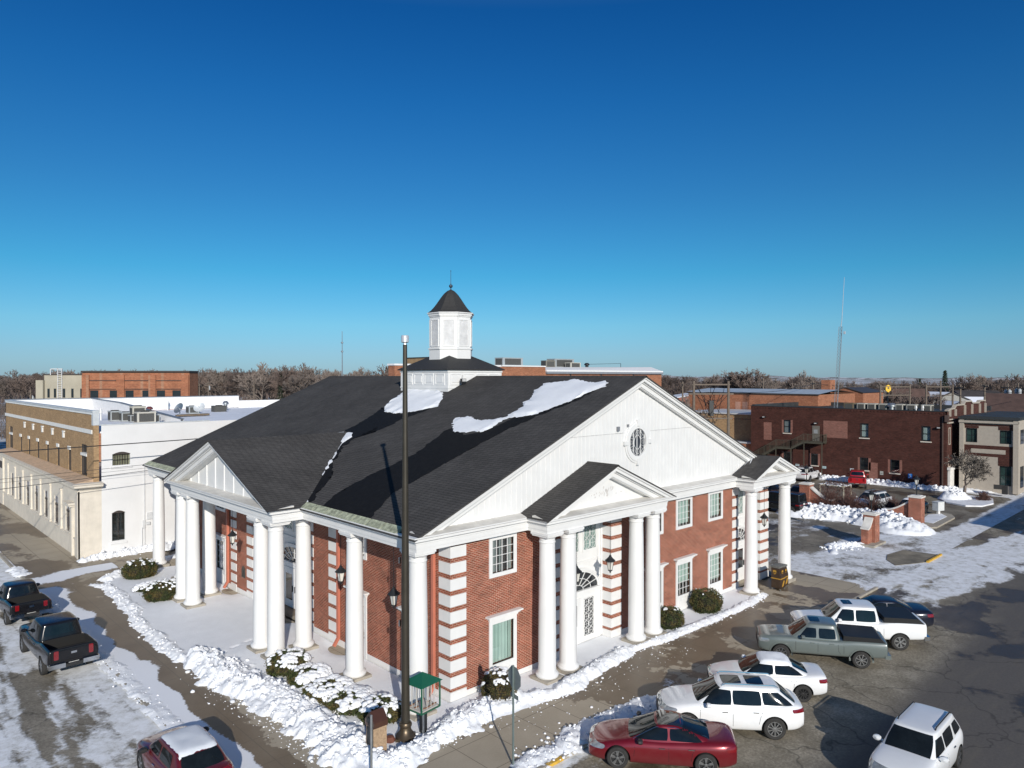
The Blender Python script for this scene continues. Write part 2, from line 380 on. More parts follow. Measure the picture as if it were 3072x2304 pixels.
# windows
def facade_windows(T, spans, lowtop, skip=()):
    for i, (a, b) in enumerate(spans):
        cur = (CURT, [(0.0, 0.3, 0.0, 1.0), (.42, .55, 0, 1), (.78, 1.0, 0.0, 1.0)]) if (i == 0 or T is L0) else (GREEN_CURT, [(0.0, 1.0, 0.06, 1.0)])
        window(BANK, T, (a, b, 4.76, 6.15), .17, .05, 4, 4, curtain=cur)
        plain = (T is T0 and i == 0)
        cur2 = (GREEN_CURT, [(0.0, 0.82, 0.0, 1.0), (.86, 1, 0, 1)]) if plain else ((GREEN_CURT, [(0.0, 1.0, 0.38 if i == 2 else .1, 1.0)]) if T is T0 else (CURT, [(0, .35, 0, 1)]))
        o = window(BANK, T, (a, b, .92, lowtop), .17, .05, 1 if plain else 4, 1 if plain else 5, curtain=cur2)
        m = MB(); pbox(m, T, a-.17, b+.17, -.02, .045, .0, .75); pbox(m, T, a+.06, b-.06, .045, .075, .14, .66)
        m.build('panel', WHITE, o)
        m = MB(); pbox(m, T, a-.2, b+.2, .0, .10, lowtop+.17, lowtop+.27); pbox(m, T, a-.27, b+.27, .0, .17, lowtop+.27, lowtop+.34); pbox(m, T, a-.36, b+.36, .0, .26, lowtop+.34, lowtop+.41)
        m.build('lintel', WHITE, o)
facade_windows(T0, WINR_UP, 2.62); facade_windows(L0, WINL, 2.72)
# entrances
LATM = WHITE
def lattice(mb, T, u0, u1, z0, z1, nu, nz, d=0.0, w=.016):
    """oval rings linked in rows, as in the old leaded panels"""
    cu, cz = (u1-u0)/nu, (z1-z0)/nz
    for j in range(nz):
        for i in range(nu):
            x, z = u0 + cu*(i+.5), z0 + cz*(j+.5); n = 14
            for t in range(n):
                a0, a1 = 2*math.pi*t/n, 2*math.pi*(t+1)/n
                mb.bar(T(x+cu*.44*math.cos(a0), d+.012, z+cz*.46*math.sin(a0)), T(x+cu*.44*math.cos(a1), d+.012, z+cz*.46*math.sin(a1)), w*1.25)
            pbox(mb, T, x-w*.4, x+w*.4, d, d+.012, z-cz*.5, z+cz*.5); pbox(mb, T, x-cu*.5, x+cu*.5, d+.001, d+.013, z-w*.4, z+w*.4)
    for i in range(1, nu): pbox(mb, T, u0+cu*i-w*.5, u0+cu*i+w*.5, d+.002, d+.014, z0, z1)
def fan(parent, T, cu, hw, z0, h, d):
    mb = MB(); n = 24; pts = [(cu + hw*math.cos(math.pi*i/n), z0 + h*math.sin(math.pi*i/n)) for i in range(n+1)]
    g = MB(); g.add([T(u, d+.02, z) for u, z in pts], [tuple(range(n+1))]); 
    for i in range(n):      # arch trim, stepping out
        for r0, r1, dd in ((1.0, 1.07, .06), (1.07, 1.13, .10), (1.13, 1.17, .13)):
            a0, a1 = math.pi*i/n, math.pi*(i+1)/n
            poly = [(cu+hw*r0*math.cos(a0), z0+h*(r0+.0)*math.sin(a0)), (cu+hw*r1*math.cos(a0), z0+h*(r1+(r1-1)*.4)*math.sin(a0)), (cu+hw*r1*math.cos(a1), z0+h*(r1+(r1-1)*.4)*math.sin(a1)), (cu+hw*r0*math.cos(a1), z0+h*r0*math.sin(a1))]
            mb.prism(poly, T, d, d+dd)
    for k in range(1, 8):
        a = math.pi*k/8; mb.bar(T(cu + hw*.3*math.cos(a), d+.04, z0+h*.3*math.sin(a)), T(cu+hw*math.cos(a), d+.04, z0+h*math.sin(a)), .03)
    for rr in (.3, .66):
        for i in range(16):
            a0, a1 = math.pi*i/16, math.pi*(i+1)/16
            mb.bar(T(cu+hw*rr*math.cos(a0), d+.04, z0+h*rr*math.sin(a0)), T(cu+hw*rr*math.cos(a1), d+.04, z0+h*rr*math.sin(a1)), .026)
    pbox(mb, T, cu-hw*1.19, cu+hw*1.19, d, d+.16, z0-.11, z0)
    o = mb.build('fanlight', WHITE, parent); g.build('pane', DGLASS, o); return o
def entrance(T, q, cu, doors, lats, wins, fanw, fanz, fanh, name_glass=True, zdoor=2.25):
    d = -q['d']; m = MB(); pbox(m, T, q['u0'], q['u1'], d-.05, d, 0, 6.4)
    for a, b in ((q['u0'], q['u0']+.12), (q['u1']-.12, q['u1'])): pbox(m, T, a, b, d, d+.07, .15, 6.4)
    pbox(m, T, q['u0']+.12, q['u1']-.12, d, d+.05, 3.95, 4.05)
    pbox(m, T, q['u0']+.12, q['u1']-.12, d, d+.09, fanz-.28, fanz-.12)
    for a, b, c, e in wins:
        pbox(m, T, a-.1, b+.1, d, d+.055, c-.12, c); pbox(m, T, a-.1, b+.1, d, d+.055, e, e+.08); pbox(m, T, a-.1, a, d, d+.053, c, e); pbox(m, T, b, b+.1, d, d+.053, c, e)
    m.build('entrance_surround', WHITE, BANK)
    fan(BANK, T, cu, fanw, fanz, fanh, d)
    for i, (a, b, ga, gb, gz0, gz1) in enumerate(doors):
        m = MB(); pbox(m, T, a, b, d, d+.05, .05, zdoor)
        o = m.build('door', WHITE, BANK); g = MB(); pbox(g, T, ga, gb, d+.05, d+.056, gz0, gz1); g.build('pane', DGLASS, o)
        g = MB(); x = gb + .07 if i == 0 else ga - .07; pbox(g, T, x-.015, x+.015, d+.05, d+.11, .95, 1.3); pbox(g, T, x-.035, x+.035, d+.05, d+.07, 1.0, 1.25)
        g.build('handle', BLACK, o)
    for a, b, c, e, nu, nz in lats:
        m = MB(); lattice(m, T, a, b, c, e, nu, nz, d+.012); pbox(m, T, a-.06, a, d, d+.05, c-.05, e+.05); pbox(m, T, b, b+.06, d, d+.05, c-.05, e+.05)
        pbox(m, T, a, b, d, d+.048, e, e+.05); pbox(m, T, a, b, d, d+.048, c-.05, c)
        o = m.build('lattice_window', WHITE, BANK); g = MB(); pbox(g, T, a, b, d, d+.01, c, e); g.build('pane', DGLASS, o)
    for a, b, c, e in wins:
        m = MB(); lattice(m, T, a, b, c, e, 2, 3, d+.03, .013); o = m.build('lattice_window', WHITE, BANK)
        g = MB(); pbox(g, T, a, b, d, d+.024, c, e); g.build('pane', MATS['lead_glass'], o)
mat('lead_glass', (0.19, 0.27, 0.25), 0.08, var=0.3, scale=2.5, spec=0.8)
entrance(T0, RR, 8.25, [(6.95, 7.72, 7.1, 7.55, .95, 1.95), (7.74, 8.52, 7.92, 8.25, .95, 1.95)], [(6.5, 6.87, .35, 2.17, 1, 5), (8.8, 9.5, .35, 2.17, 2, 5)],
         [(6.62, 7.35, 4.57, 6.2), (7.6, 8.36, 4.57, 6.2), (8.75, 9.67, 4.57, 6.2)], 1.55, 2.66, .88)
entrance(L0, RL, 15.1, [(14.1, 15.08, 14.28, 14.9, .45, 1.9), (15.12, 16.3, 15.35, 16.1, .45, 1.9)], [(12.6, 13.7, .4, 1.95, 2, 6), (16.6, 17.6, .4, 1.95, 2, 6)],
         [(12.5, 13.4, 4.45, 6.2), (13.9, 14.8, 4.45, 6.2), (15.3, 16.2, 4.45, 6.2), (16.7, 17.6, 4.45, 6.2)], 1.75, 2.62, .85)
entrance(T0, RP, 24.0, [(23.3, 24.6, 23.75, 24.5, .85, 2.05)], [], [(23.55, 24.5, 4.3, 5.9)], .95, 2.62, .75)
# columns
def column(x, y, zb=0.0, r=.385):
    m = MB(); m.box(x-.52, y-.52, zb, x+.52, y+.52, zb+.2, 1)
    m.lathe([(r*1.2, zb+.2), (r*1.27, zb+.24), (r*1.3, zb+.30), (r*1.24, zb+.36), (r*1.1, zb+.4), (r*1.07, zb+.43)], (x, y, 0), 28)
    m.lathe([(r*1.02, zb+.43), (r*1.0, zb+.5), (r*.99, 2.2), (r*.95, 3.8), (r*.9, 5.2), (r*.86, 5.93)], (x, y, 0), 28)
    m.lathe([(r*.86, 5.93), (r*.93, 5.95), (r*.93, 5.99), (r*.87, 6.02), (r*.87, 6.12), (r*1.0, 6.17), (r*1.12, 6.23)], (x, y, 0), 28)
    m.box(x-r*1.2, y-r*1.2, 6.23, x+r*1.2, y+r*1.2, 6.3); m.box(x-r*1.3, y-r*1.3, 6.3, x+r*1.3, y+r*1.3, 6.4)
    return m.build('column', [COLW, CONC], BANK, smooth=True)
COLS = [(-1.5, .12), (-1.5, 4.7), (-1.5, 9.3), (-2.98, 9.1), (-2.98, 10.62), (-2.98, 19.5), (-2.98, 21.05), (-1.5, 20.98), (-1.5, 25.5), (-1.5, 29.95),
        (4.38, -1.13), (5.72, -1.13), (10.72, -1.1), (12.1, -1.1), (22.0, -1.15), (26.3, -1.15)]
for x, y in COLS: column(x, y)
# entablature
PTH = [(-1.95, 30.65), (-1.95, 21.65), (-3.42, 21.65), (-3.42, 8.48), (-1.95, 8.48), (-1.95, -.4), (3.93, -.4), (3.93, -1.56), (12.62, -1.56), (12.62, -.4), (21.5, -.4), (21.5, -1.56), (26.95, -1.56), (26.95, 3.0)]
PTH = PTH  # building stands on the left-hand side when walking toward +x, so the outside is on the right
e_ = MB()
sweep(e_, PTH, [(0, 6.4), (0, 6.53), (.025, 6.53), (.025, 6.70), (.05, 6.71), (.05, 6.78), (.12, 6.80), (.2, 6.84), (.2, 6.93), (.27, 6.97), (.27, 7.02), (-.3, 7.03), (-.3, 6.4)])
E_ = e_.build('entablature', WHITE, BANK)
s_ = MB()   # soffits
s_.box(-1.68, -.1, 6.42, .0, YB+.4, 6.5); s_.box(-3.15, 8.8, 6.43, -1.6, 21.35, 6.51); s_.box(-1.6, -.12, 6.424, 27, .0, 6.5)
s_.box(4.2, -1.28, 6.43, 12.35, -.1, 6.51); s_.box(21.8, -1.28, 6.43, 26.7, -.1, 6.51)
s_.build('soffit', WHITE, BANK)
l_ = MB()   # sloping weathered ledges on top of the entablature
def ledge(T, u0, u1, dout, din, z=7.03):
    mark(l_)
    l_.add([T(u0, dout, z), T(u1, dout, z), T(u1, din, z+.1), T(u0, din, z+.1), T(u0, dout, z-.005), T(u1, dout, z-.005), T(u1, din, z-.005), T(u0, din, z-.005)], [(0,1,2,3),(4,7,6,5),(0,4,5,1),(1,5,6,2),(2,6,7,3),(3,7,4,0)])
ledge(T0, -1.9, 3.9, .66, -.1); ledge(T0, 12.7, 21.45, .66, -.1)
ledge(T0, 3.7, 12.85, 1.82, .9); ledge(L0, 8.25, 21.9, 3.68, 2.5); ledge(T0, 21.3, 27.2, 1.82, .9)
split_build(l_, 'ledge', LEDGE, BANK)
# pediments
def pediment(T, cu, hw, z0, zr, d_out, d_face, thick=.2, boards=None, deep=.5, roofdepth=None):
    """raking cornices in three steps plus a boarded tympanum"""
    m = MB(); sl = (zr - z0)/hw
    for s in (-1, 1):
        for (o, v0, v1) in ((d_out, 0.0, -.10), (d_out-.07, -.10, -.24), (d_out-.22, -.24, -.30), (d_out-.3, -.30, -.52), (d_out-.36, -.52, -.56)):
            poly = [(cu, zr+v0), (cu, zr+v1), (cu + s*(hw + v1/sl*(-1) if False else cu*0 + s*0 + (cu + s*(hw+v1/sl)) - cu), z0), (cu + s*(hw+v0/sl), z0)]
            poly = [(cu, zr+v0), (cu, zr+v1), (cu + s*(hw + v1/sl), z0), (cu + s*(hw + v0/sl), z0)]
            m.prism(poly, T, d_face-.1, o)
    m.build('raking_cornice', WHITE, BANK)
    t = MB(); t.prism([(cu-hw, z0), (cu+hw, z0), (cu, zr-.05)], T, d_face-.2, d_face)
    if boards:
        step, wd, pr = boards; k = int(hw/step)
        for i in range(-k, k+1):
            u = cu + i*step; top = zr - .2 - abs(u-cu)*sl
            if top - z0 > .25: pbox(t, T, u-wd/2, u+wd/2, d_face, d_face+pr, z0, top)
    return t.build('tympanum', WHITE, BANK)
MAINZ = lambda x: 13.05 - .4245*abs(x - 12.15)
pediment(T0, 12.15, 14.2, 7.0, 13.02, .62, .06, boards=(.305, .06, .016))
pediment(T0, 8.28, 4.62, 7.0, 8.93, 1.86, 1.18, boards=(.6, .02, .01))
pediment(L0, 15.07, 6.9, 7.0, 9.72, 3.75, 2.95, boards=(1.18, .09, .04))
pediment(T0, 24.22, 3.0, 7.0, 8.12, 1.86, 1.18)
# peeled paint marks on the tympanum of the right portico, and the board joint of the big gable
pk = MB(); rnd = random.Random(4)
for i in range(26):
    u = 8.0 + rnd.gauss(0, .75); z = 7.42 + rnd.random()*.42*math.exp(-abs(u-8.1)*.5); h = rnd.uniform(.04, .22) if abs(u-8.2) < .8 else rnd.uniform(.03, .07)
    wv = rnd.uniform(.03, .08); pk.prism([(u, z), (u+wv*.6, z+h*.2), (u+wv, z+h*.7), (u+wv*.4, z+h), (u-wv*.2, z+h*.5)], T0, 1.17, 1.193)
pk.build('peeling_paint', mat('peeled_board', (.52, .50, .48), .8), BANK)
j = MB(); j.box(6.7, -.0885, 10.18, 11.0, -.07, 10.205); j.box(13.3, -.0885, 10.18, 17.2, -.07, 10.205); j.build('board_joint', mat('joint_grey', (.5, .5, .49), .7), BANK)
# oval window
o_ = MB(); cu, cz, n = 12.15, 9.66, 32
for r0, r1, dd in ((.72, .98, .16), (.98, 1.08, .12)):
    for i in range(n):
        a0, a1 = 2*math.pi*i/n, 2*math.pi*(i+1)/n
        P = [(cu + .97*r*math.cos(a), cz + .99*r*math.sin(a)) for r, a in ((r0, a0), (r1, a0), (r1, a1), (r0, a1))]
        o_.prism(P, T0, .05, dd)
for a in range(4):
    t = a*math.pi/2; x, z = cu + .99*math.cos(t), cz + .99*math.sin(t); w2, h2 = (.17, .1) if a % 2 == 0 else (.1, .17)
    o_.prism([(x-w2, z-h2), (x+w2, z-h2), (x+w2*1.1, z+h2), (x-w2*1.1, z+h2)], T0, .05, .2)
def ring(mb, T, cx, cz2, ra, rb, w, d, n=20, a_from=0, a_to=2*math.pi):
    for i in range(n):
        a0, a1 = a_from + (a_to-a_from)*i/n, a_from + (a_to-a_from)*(i+1)/n
        mb.bar(T(cx+ra*math.cos(a0), d, cz2+rb*math.sin(a0)), T(cx+ra*math.cos(a1), d, cz2+rb*math.sin(a1)), w)
OV = o_.build('oval_window', WHITE, BANK)
mu = MB(); ring(mu, T0, cu, cz, .28, .36, .022, .1)
for k in range(8):
    t = 2*math.pi*(k+.5)/8; x0, z0 = cu+.28*math.cos(t), cz+.36*math.sin(t); x1, z1 = cu+.7*math.cos(t), cz+.71*math.sin(t); mu.bar(T0(x0, .1, z0), T0(x1, .1, z1), .014)
    t = 2*math.pi*k/8; ring(mu, T0, cu+.47*math.cos(t), cz+.53*math.sin(t), .08, .10, .008, .1, 10)
    ring(mu, T0, cu+.86*math.cos(t), cz+.88*math.sin(t), .3, .3, .012, .1, 8, t+math.pi*.66, t+math.pi*1.34)
mu.build('muntins', WHITE, OV)
g = MB(); g.add([T0(cu+.73*math.cos(2*math.pi*i/n), .075, cz+.74*math.sin(2*math.pi*i/n)) for i in range(n)], [tuple(range(n))]); g.build('pane', mat('slate_glass', (.035, .042, .055), .35), OV)
# two small vents beside it
v = MB(); v.obox((10.55, -.12, 10.42), (.16, .1, .22), 0); v.obox((11.35, -.12, 10.55), (.1, .08, .12), 0); v.build('vent', mat('vent_grey', (.2, .21, .23), .6), BANK)
# roof
r_ = MB()
ye, yb = -.66, 31.05
for s in (-1, 1):
    xe = 12.15 + s*14.36; ze = MAINZ(xe)
    r_.add([(12.15, ye, 13.05), (12.15, yb, 13.05), (xe, yb, ze), (xe, ye, ze), (12.15, ye, 12.98), (12.15, yb, 12.98), (xe, yb, ze-.06), (xe, ye, ze-.06)], [(0,1,2,3), (4,7,6,5), (0,3,7,4), (1,5,6,2), (3,2,6,7)])
def proof(axis, cu, hw, z0, zr, d0, T):    # small gable roof over a portico, running back into the main roof or the gable wall
    ze = z0
    for s in (-1, 1):
        if axis == 'L':
            xb_r = 12.15 - (13.05 - zr)/.4245; xb_e = 12.15 - (13.05 - ze)/.4245 - .02
            r_.add([T(cu, d0, zr), (xb_r, cu, zr), (xb_e, cu + s*hw, ze), T(cu + s*hw, d0, ze), T(cu, d0, zr-.06), T(cu+s*hw, d0, ze-.06)], [(0, 1, 2, 3), (0, 3, 5, 4)])
        else:
            r_.add([T(cu, d0, zr), T(cu, .03, zr), T(cu + s*hw, .03, ze), T(cu + s*hw, d0, ze), T(cu, d0, zr-.06), T(cu+s*hw, d0, ze-.06)], [(0, 1, 2, 3), (0, 3, 5, 4)])
proof('L', 15.07, 6.95, 7.01, 9.76, 3.8, L0); proof('R', 8.28, 4.7, 7.01, 8.97, 1.9, T0)
r_.add([T0(24.22, 1.9, 8.16), (24.22, 1.5, 8.16), (27.3, 1.5, 7.01), T0(27.25, 1.9, 7.01)], [(0, 1, 2, 3)])
r_.add([T0(24.22, 1.9, 8.16), (23.85, -.5, 8.16), (21.2, -.2, 7.01), T0(21.2, 1.9, 7.01)], [(0, 1, 2, 3)])
r_.add([(24.22, 1.5, 8.16), (24.22, -.6, 8.16), (23.6, -.5, 8.2), (23.6, .4, 8.2)], [(0, 1, 2, 3)])
ROOF = r_.build('roof', SHING, BANK)
# ridge cap
rc = MB(); rc.prism([(-.15, -.05), (0, .03), (.15, -.05)], lambda u, d, z: (12.15+u, d, 13.05+z), ye, 12.5); rc.prism([(-.15, -.05), (0, .03), (.15, -.05)], lambda u, d, z: (12.15+u, d, 13.05+z), 17.7, yb)
rc.prism([(-.15, -.05), (0, .03), (.15, -.05)], lambda u, d, z: (8.28+u, d, 8.97+z), -1.9, -.03)
rc.build('ridge_cap', SHING, ROOF)
# gutter with lichen along the left eave
GUT = mat('lichen_metal', (.33, .35, .25), .8, var=.55, scale=5, bmp=.3)
gt = MB()
def gutter(y0, y1):
    mark(gt)
    n = max(1, int((y1-y0)/1.0)); 
    for i in range(n):
        a, b = y0 + (y1-y0)*i/n + .02, y0 + (y1-y0)*(i+1)/n - .02; xe = -2.2
        gt.add([(xe-.02, a, 7.02), (xe-.02, b, 7.02), (xe+.3, b, 7.24), (xe+.3, a, 7.24), (xe+.3, a, 7.0), (xe+.3, b, 7.0)], [(0, 1, 2, 3), (3, 2, 5, 4), (0, 3, 4), (1, 5, 2)])
gutter(.6, 8.2); gutter(22.3, 30.6); split_build(gt, 'gutter', GUT, BANK)
# roof snow and wet streaks
S1=[(11.19,5.56),(11.47,4.38),(11.75,3.81),(11.44,2.73),(11.33,1.96),(11.59,1.61),(11.26,1.15),(10.84,1.0),(10.08,1.58),(9.52,1.65),(8.62,2.26),(7.97,2.62),(7.57,2.91),(7.28,3.62),(7.14,4.3),(6.6,4.34),(6.01,4.32),(5.62,4.51),(5.59,5.12),(5.41,5.67),(5.4,6.34),(5.71,6.95),(6.42,7.8),(6.81,7.95),(7.04,7.27),(6.85,6.6),(6.68,5.94),(6.91,5.11),(7.2,4.51),(7.75,4.52),(8.32,4.37),(8.85,4.92),(9.11,4.76),(9.78,5.1),(10.29,5.5),(10.74,5.39)]
S2=[(10.2,15.7),(10.1,14.27),(9.66,12.74),(8.92,11.94),(7.94,11.16),(7.52,11.96),(7.21,12.51),(6.83,13.84),(7.01,15.16),(7.61,16.15),(8.78,16.7),(9.81,17.07),(10.25,16.73)]
S3=[(4.2,16.0),(4.32,15.53),(4.32,14.51),(3.91,13.93),(3.53,13.81),(3.15,13.74),(2.57,13.06),(2.69,13.49),(3.42,14.62),(3.83,15.43)]
S4=[(2.41,13.42),(2.6,13.26),(1.99,12.45),(1.24,11.63),(0.51,10.97),(-.13,10.37),(-.83,9.69),(-1.74,8.57),(-1.97,8.8),(-1.71,9.31),(-.89,10.24),(.12,11.21),(1.19,12.43)]
W1=[(5.8,6.9),(5.37,7.2),(2.97,6.6),(.82,7.41),(-.96,7.42),(-1.95,6.86),(-1.98,3.0),(.07,4.06),(1.82,3.74),(3.82,3.55),(5.66,3.24),(7.45,2.5),(9.35,1.4),(11.3,1.1),(10.6,1.6),(9.69,2.55),(7.35,3.83),(5.59,4.38),(5.2,5.4)]
W2=[(7.4,16.2),(6.84,15.8),(5.53,15.6),(4.4,15.6),(4.3,14.9),(3.12,14.0),(3.05,13.1),(4.1,13.5),(5.2,13.2),(4.61,12.6),(6.12,12.28),(7.5,11.5),(8.3,11.6),(7.2,12.8),(6.78,13.93)]
W3=[(3.9,14.9),(3.0,14.1),(1.6,13.2),(1.1,12.4),(.37,11.92),(-.27,11.2),(-1.03,10.4),(-1.97,9.3),(-2.1,8.5),(-1.5,8.2),(-1.0,8.9),(-.2,9.4),(.8,10.5),(1.35,11.57),(2.6,12.72),(3.6,13.9)]
def jag(poly, step, amp, seed, along=None):
    rn = random.Random(seed); out = []
    for i in range(len(poly)):
        a, b = Vector(poly[i]), Vector(poly[(i+1) % len(poly)]); n = max(1, int((b-a).length/step))
        for k in range(n):
            p = a.lerp(b, k/n); out.append((p.x + rn.uniform(-amp, amp)*.7, p.y + rn.uniform(-amp, amp)))
    return out
def roof_patch(name, poly, mt, h, step, amp, seed, base=.006, zf=None, inset=.06):
    import bmesh
    zf = zf or (lambda x, y: MAINZ(x)); pts = jag(poly, step, amp, seed)
    bm = bmesh.new(); vs = [bm.verts.new((x, y, 0)) for x, y in pts]; f = bm.faces.new(vs)
    bmesh.ops.triangulate(bm, faces=[f])
    if h > 0:
        r = bmesh.ops.subdivide_edges(bm, edges=[e for e in bm.edges if e.calc_length() > .5], cuts=3, use_grid_fill=True)
    bed = set(v for e in bm.edges if len(e.link_faces) == 1 for v in e.verts)
    for vv in bm.verts:
        x, y = vv.co.x, vv.co.y; k = 0.10 if vv in bed else 1
        vv.co.z = zf(x, y) + base + (h*k*(.8 + .5*noise.noise((x*1.1, y*1.1, seed))) if h > 0 else 0)
    if h > 0:
        edges = [e for e in bm.edges if len(e.link_faces) == 1]; g = bmesh.ops.extrude_edge_only(bm, edges=edges)
        for vv in [q for q in g['geom'] if isinstance(q, bmesh.types.BMVert)]: vv.co.z = zf(vv.co.x, vv.co.y) - .01
    me = bpy.data.meshes.new(name); bmesh.ops.recalc_face_normals(bm, faces=bm.faces); bm.to_mesh(me); bm.free(); me.materials.append(mt)
    o = bpy.data.objects.new(name, me); C.objects.link(o); o.parent = ROOF; o.matrix_parent_inverse = world_matrix(ROOF).inverted(); smooth_mesh(me, 50); return o
roof_patch('snow_patch', S1, SNOW, .08, .11, .085, 1); roof_patch('snow_patch', S2, SNOW, .13, .12, .07, 2)
roof_patch('snow_patch', S3, SNOW, .06, .2, .05, 3); roof_patch('snow_patch', S4, SNOW, .05, .22, .12, 4, base=.012)
roof_patch('wet_shingles', W1, WET, 0, .18, .09, 5); roof_patch('wet_shingles', W2, WET, 0, .16, .12, 6); roof_patch('wet_shingles', W3, WET, 0, .15, .14, 7, base=.005)
# pinkish downspouts
dsm = mat('terracotta_paint', (.47, .155, .10), .55, var=.08)
for y in (1.0, 8.5, 21.72):
    m = MB(); m.box(-.17, y-.075, .35, -.035, y+.075, 6.4); m.bar((-.1, y, .42), (-.35, y, .06), .13, .13); m.build('downspout', dsm, BANK)
# plaque on the left wall
m = MB(); m.prism([(19.4, 1.05), (19.85, 1.05), (19.85, 1.55), (19.72, 1.72), (19.625, 1.76), (19.53, 1.72), (19.4, 1.55)], L0, 0, .03); m.build('plaque', mat('bronze_plaque', (.10, .10, .085), .4, .6), BANK)
# cupola
cup = MB(); cx, cy = 12.15, 15.1
cup.box(cx-2.26, cy-2.52, 11.6, cx+2.26, cy+2.52, 13.46); cup.box(cx-2.3, cy-2.56, 13.3, cx+2.3, cy+2.56, 13.4); cup.box(cx-2.29, cy-2.55, 12.28, cx+2.29, cy+2.55, 12.36)
for i in range(4):
    y0 = cy - 2.2 + i*1.12; xf = cx-2.26
    for a, b, c2, d2 in ((y0, y0+.96, 12.5, 12.57), (y0, y0+.96, 13.15, 13.22), (y0, y0+.07, 12.57, 13.15), (y0+.89, y0+.96, 12.57, 13.15), (y0+.16, y0+.8, 12.66, 13.06)): cup.box(xf-.03, a, c2, xf, b, d2)
    x0 = cx - 2.1 + i*1.07; yf = cy-2.52
    for a, b, c2, d2 in ((x0, x0+.92, 12.5, 12.57), (x0, x0+.92, 13.15, 13.22), (x0, x0+.07, 12.57, 13.15), (x0+.85, x0+.92, 12.57, 13.15), (x0+.16, x0+.76, 12.66, 13.06)): cup.box(a, yf-.03, c2, b, yf, d2)
A8 = math.pi/8
def octa(mb, prof, mi=0, n=8): mb.lathe(prof, (cx, cy, 0), n, mi, ang=A8)
K = 1/math.cos(A8)
octa(cup, [(1.36*K, 14.0), (1.36*K, 14.78), (1.42*K, 14.80), (1.42*K, 14.88), (1.33*K, 14.92), (1.33*K, 16.9), (1.38*K, 16.92), (1.38*K, 16.98), (1.43*K, 17.0), (1.43*K, 17.1), (1.5*K, 17.14), (1.5*K, 17.2)])
for k in range(8):
    a = k*math.pi/4; ca, sa = math.cos(a), math.sin(a)
    def P(s, d, z): return (cx + ca*(1.33+d) - sa*s, cy + sa*(1.33+d) + ca*s, z)
    for s0, s1, z0, z1 in ((-.42, -.34, 15.0, 16.74), (.34, .42, 15.0, 16.74), (-.34, .34, 14.98, 15.06), (-.34, .34, 16.68, 16.76)):
        cup.add([P(s0, 0, z0), P(s1, 0, z0), P(s1, 0, z1), P(s0, 0, z1), P(s0, .05, z0), P(s1, .05, z0), P(s1, .05, z1), P(s0, .05, z1)], [(4,5,6,7), (0,1,5,4), (1,2,6,5), (2,3,7,6), (3,0,4,7)])
CUP = cup.build('cupola', WHITE, BANK)
lv = MB()
for k in range(8):
    a = k*math.pi/4; ca, sa = math.cos(a), math.sin(a)
    for t in range(26):
        z = 15.07 + t*.0617
        def P(s, d, zz): return (cx + ca*(1.332+d) - sa*s, cy + sa*(1.332+d) + ca*s, zz)
        lv.quad(P(-.34, .035, z), P(.34, .035, z), P(.34, .002, z+.05), P(-.34, .002, z+.05)); lv.quad(P(-.34, .035, z), P(.34, .035, z), P(.34, .0, z-.006), P(-.34, .0, z-.006))
lv.build('louvres', mat('louvre_paint', (.68, .68, .68), .6), CUP)
cr = MB(); hx, hy = 2.42, 2.68
for sx, sy in ((1, 0), (-1, 0), (0, 1), (0, -1)):
    if sx: p = [(cx+sx*hx, cy-hy, 13.5), (cx+sx*hx, cy+hy, 13.5), (cx+sx*.55, cy+.55, 14.62), (cx+sx*.55, cy-.55, 14.62)]
    else: p = [(cx-hx, cy+sy*hy, 13.5), (cx+hx, cy+sy*hy, 13.5), (cx+.55, cy+sy*.55, 14.62), (cx-.55, cy+sy*.55, 14.62)]
    cr.add(p, [(0, 1, 2, 3)])
cr.box(cx-hx, cy-hy, 13.44, cx+hx, cy+hy, 13.499)
octa(cr, [(1.58, 17.2), (1.36, 17.37), (1.13, 17.62), (.95, 17.86), (.79, 18.09), (.66, 18.27), (.52, 18.45), (.39, 18.58), (.26, 18.69), (.10, 18.77), (.04, 18.78)])
cr.build('cupola_roof', mat('cupola_shingle', (.028, .027, .026), .7, var=.2, scale=9, bmp=.3), CUP)
fn = MB(); fn.lathe([(.12, 18.72), (.05, 18.8), (.03, 18.88), (.05, 18.92), (.11, 18.96), (.13, 19.03), (.11, 19.1), (.03, 19.15), (.018, 19.3), (.014, 20.0), (.03, 20.02), (.03, 20.06), (.002, 20.08)], (cx, cy, 0), 12)
fn.build('finial', mat('copper_dark', (.07, .10, .13), .45, .6), CUP)
fl = MB(); fl.obox((cx-1.35, cy-2.9, 12.75), (.36, .16, .3), 0); fl.obox((cx-1.35, cy-2.985, 12.8), (.28, .02, .16), 0, 1); fl.tube([(cx-1.35, cy-2.8, 12.6), (cx-1.35, cy-2.7, 12.3), (cx-1.35, cy-2.55, 12.2)], .03); fl.tube([(cx-1.35, cy-2.85, 12.9), (cx-1.35, cy-2.85, 13.15)], .01)
fl.build('floodlight', [BLACK, mat('lamp_face', (.5, .5, .5), .2)], CUP)
# dark patch and snow caught behind the far right pediment
sn = MB(); sn.add([(21.9, -.45, 7.12), (22.4, -.12, 7.2), (23.9, -.12, 8.1), (23.6, -.5, 8.15), (22.9, -.62, 7.75)], [(0, 1, 2, 3, 4)]); sn.build('snow_patch', SNOW, ROOF)
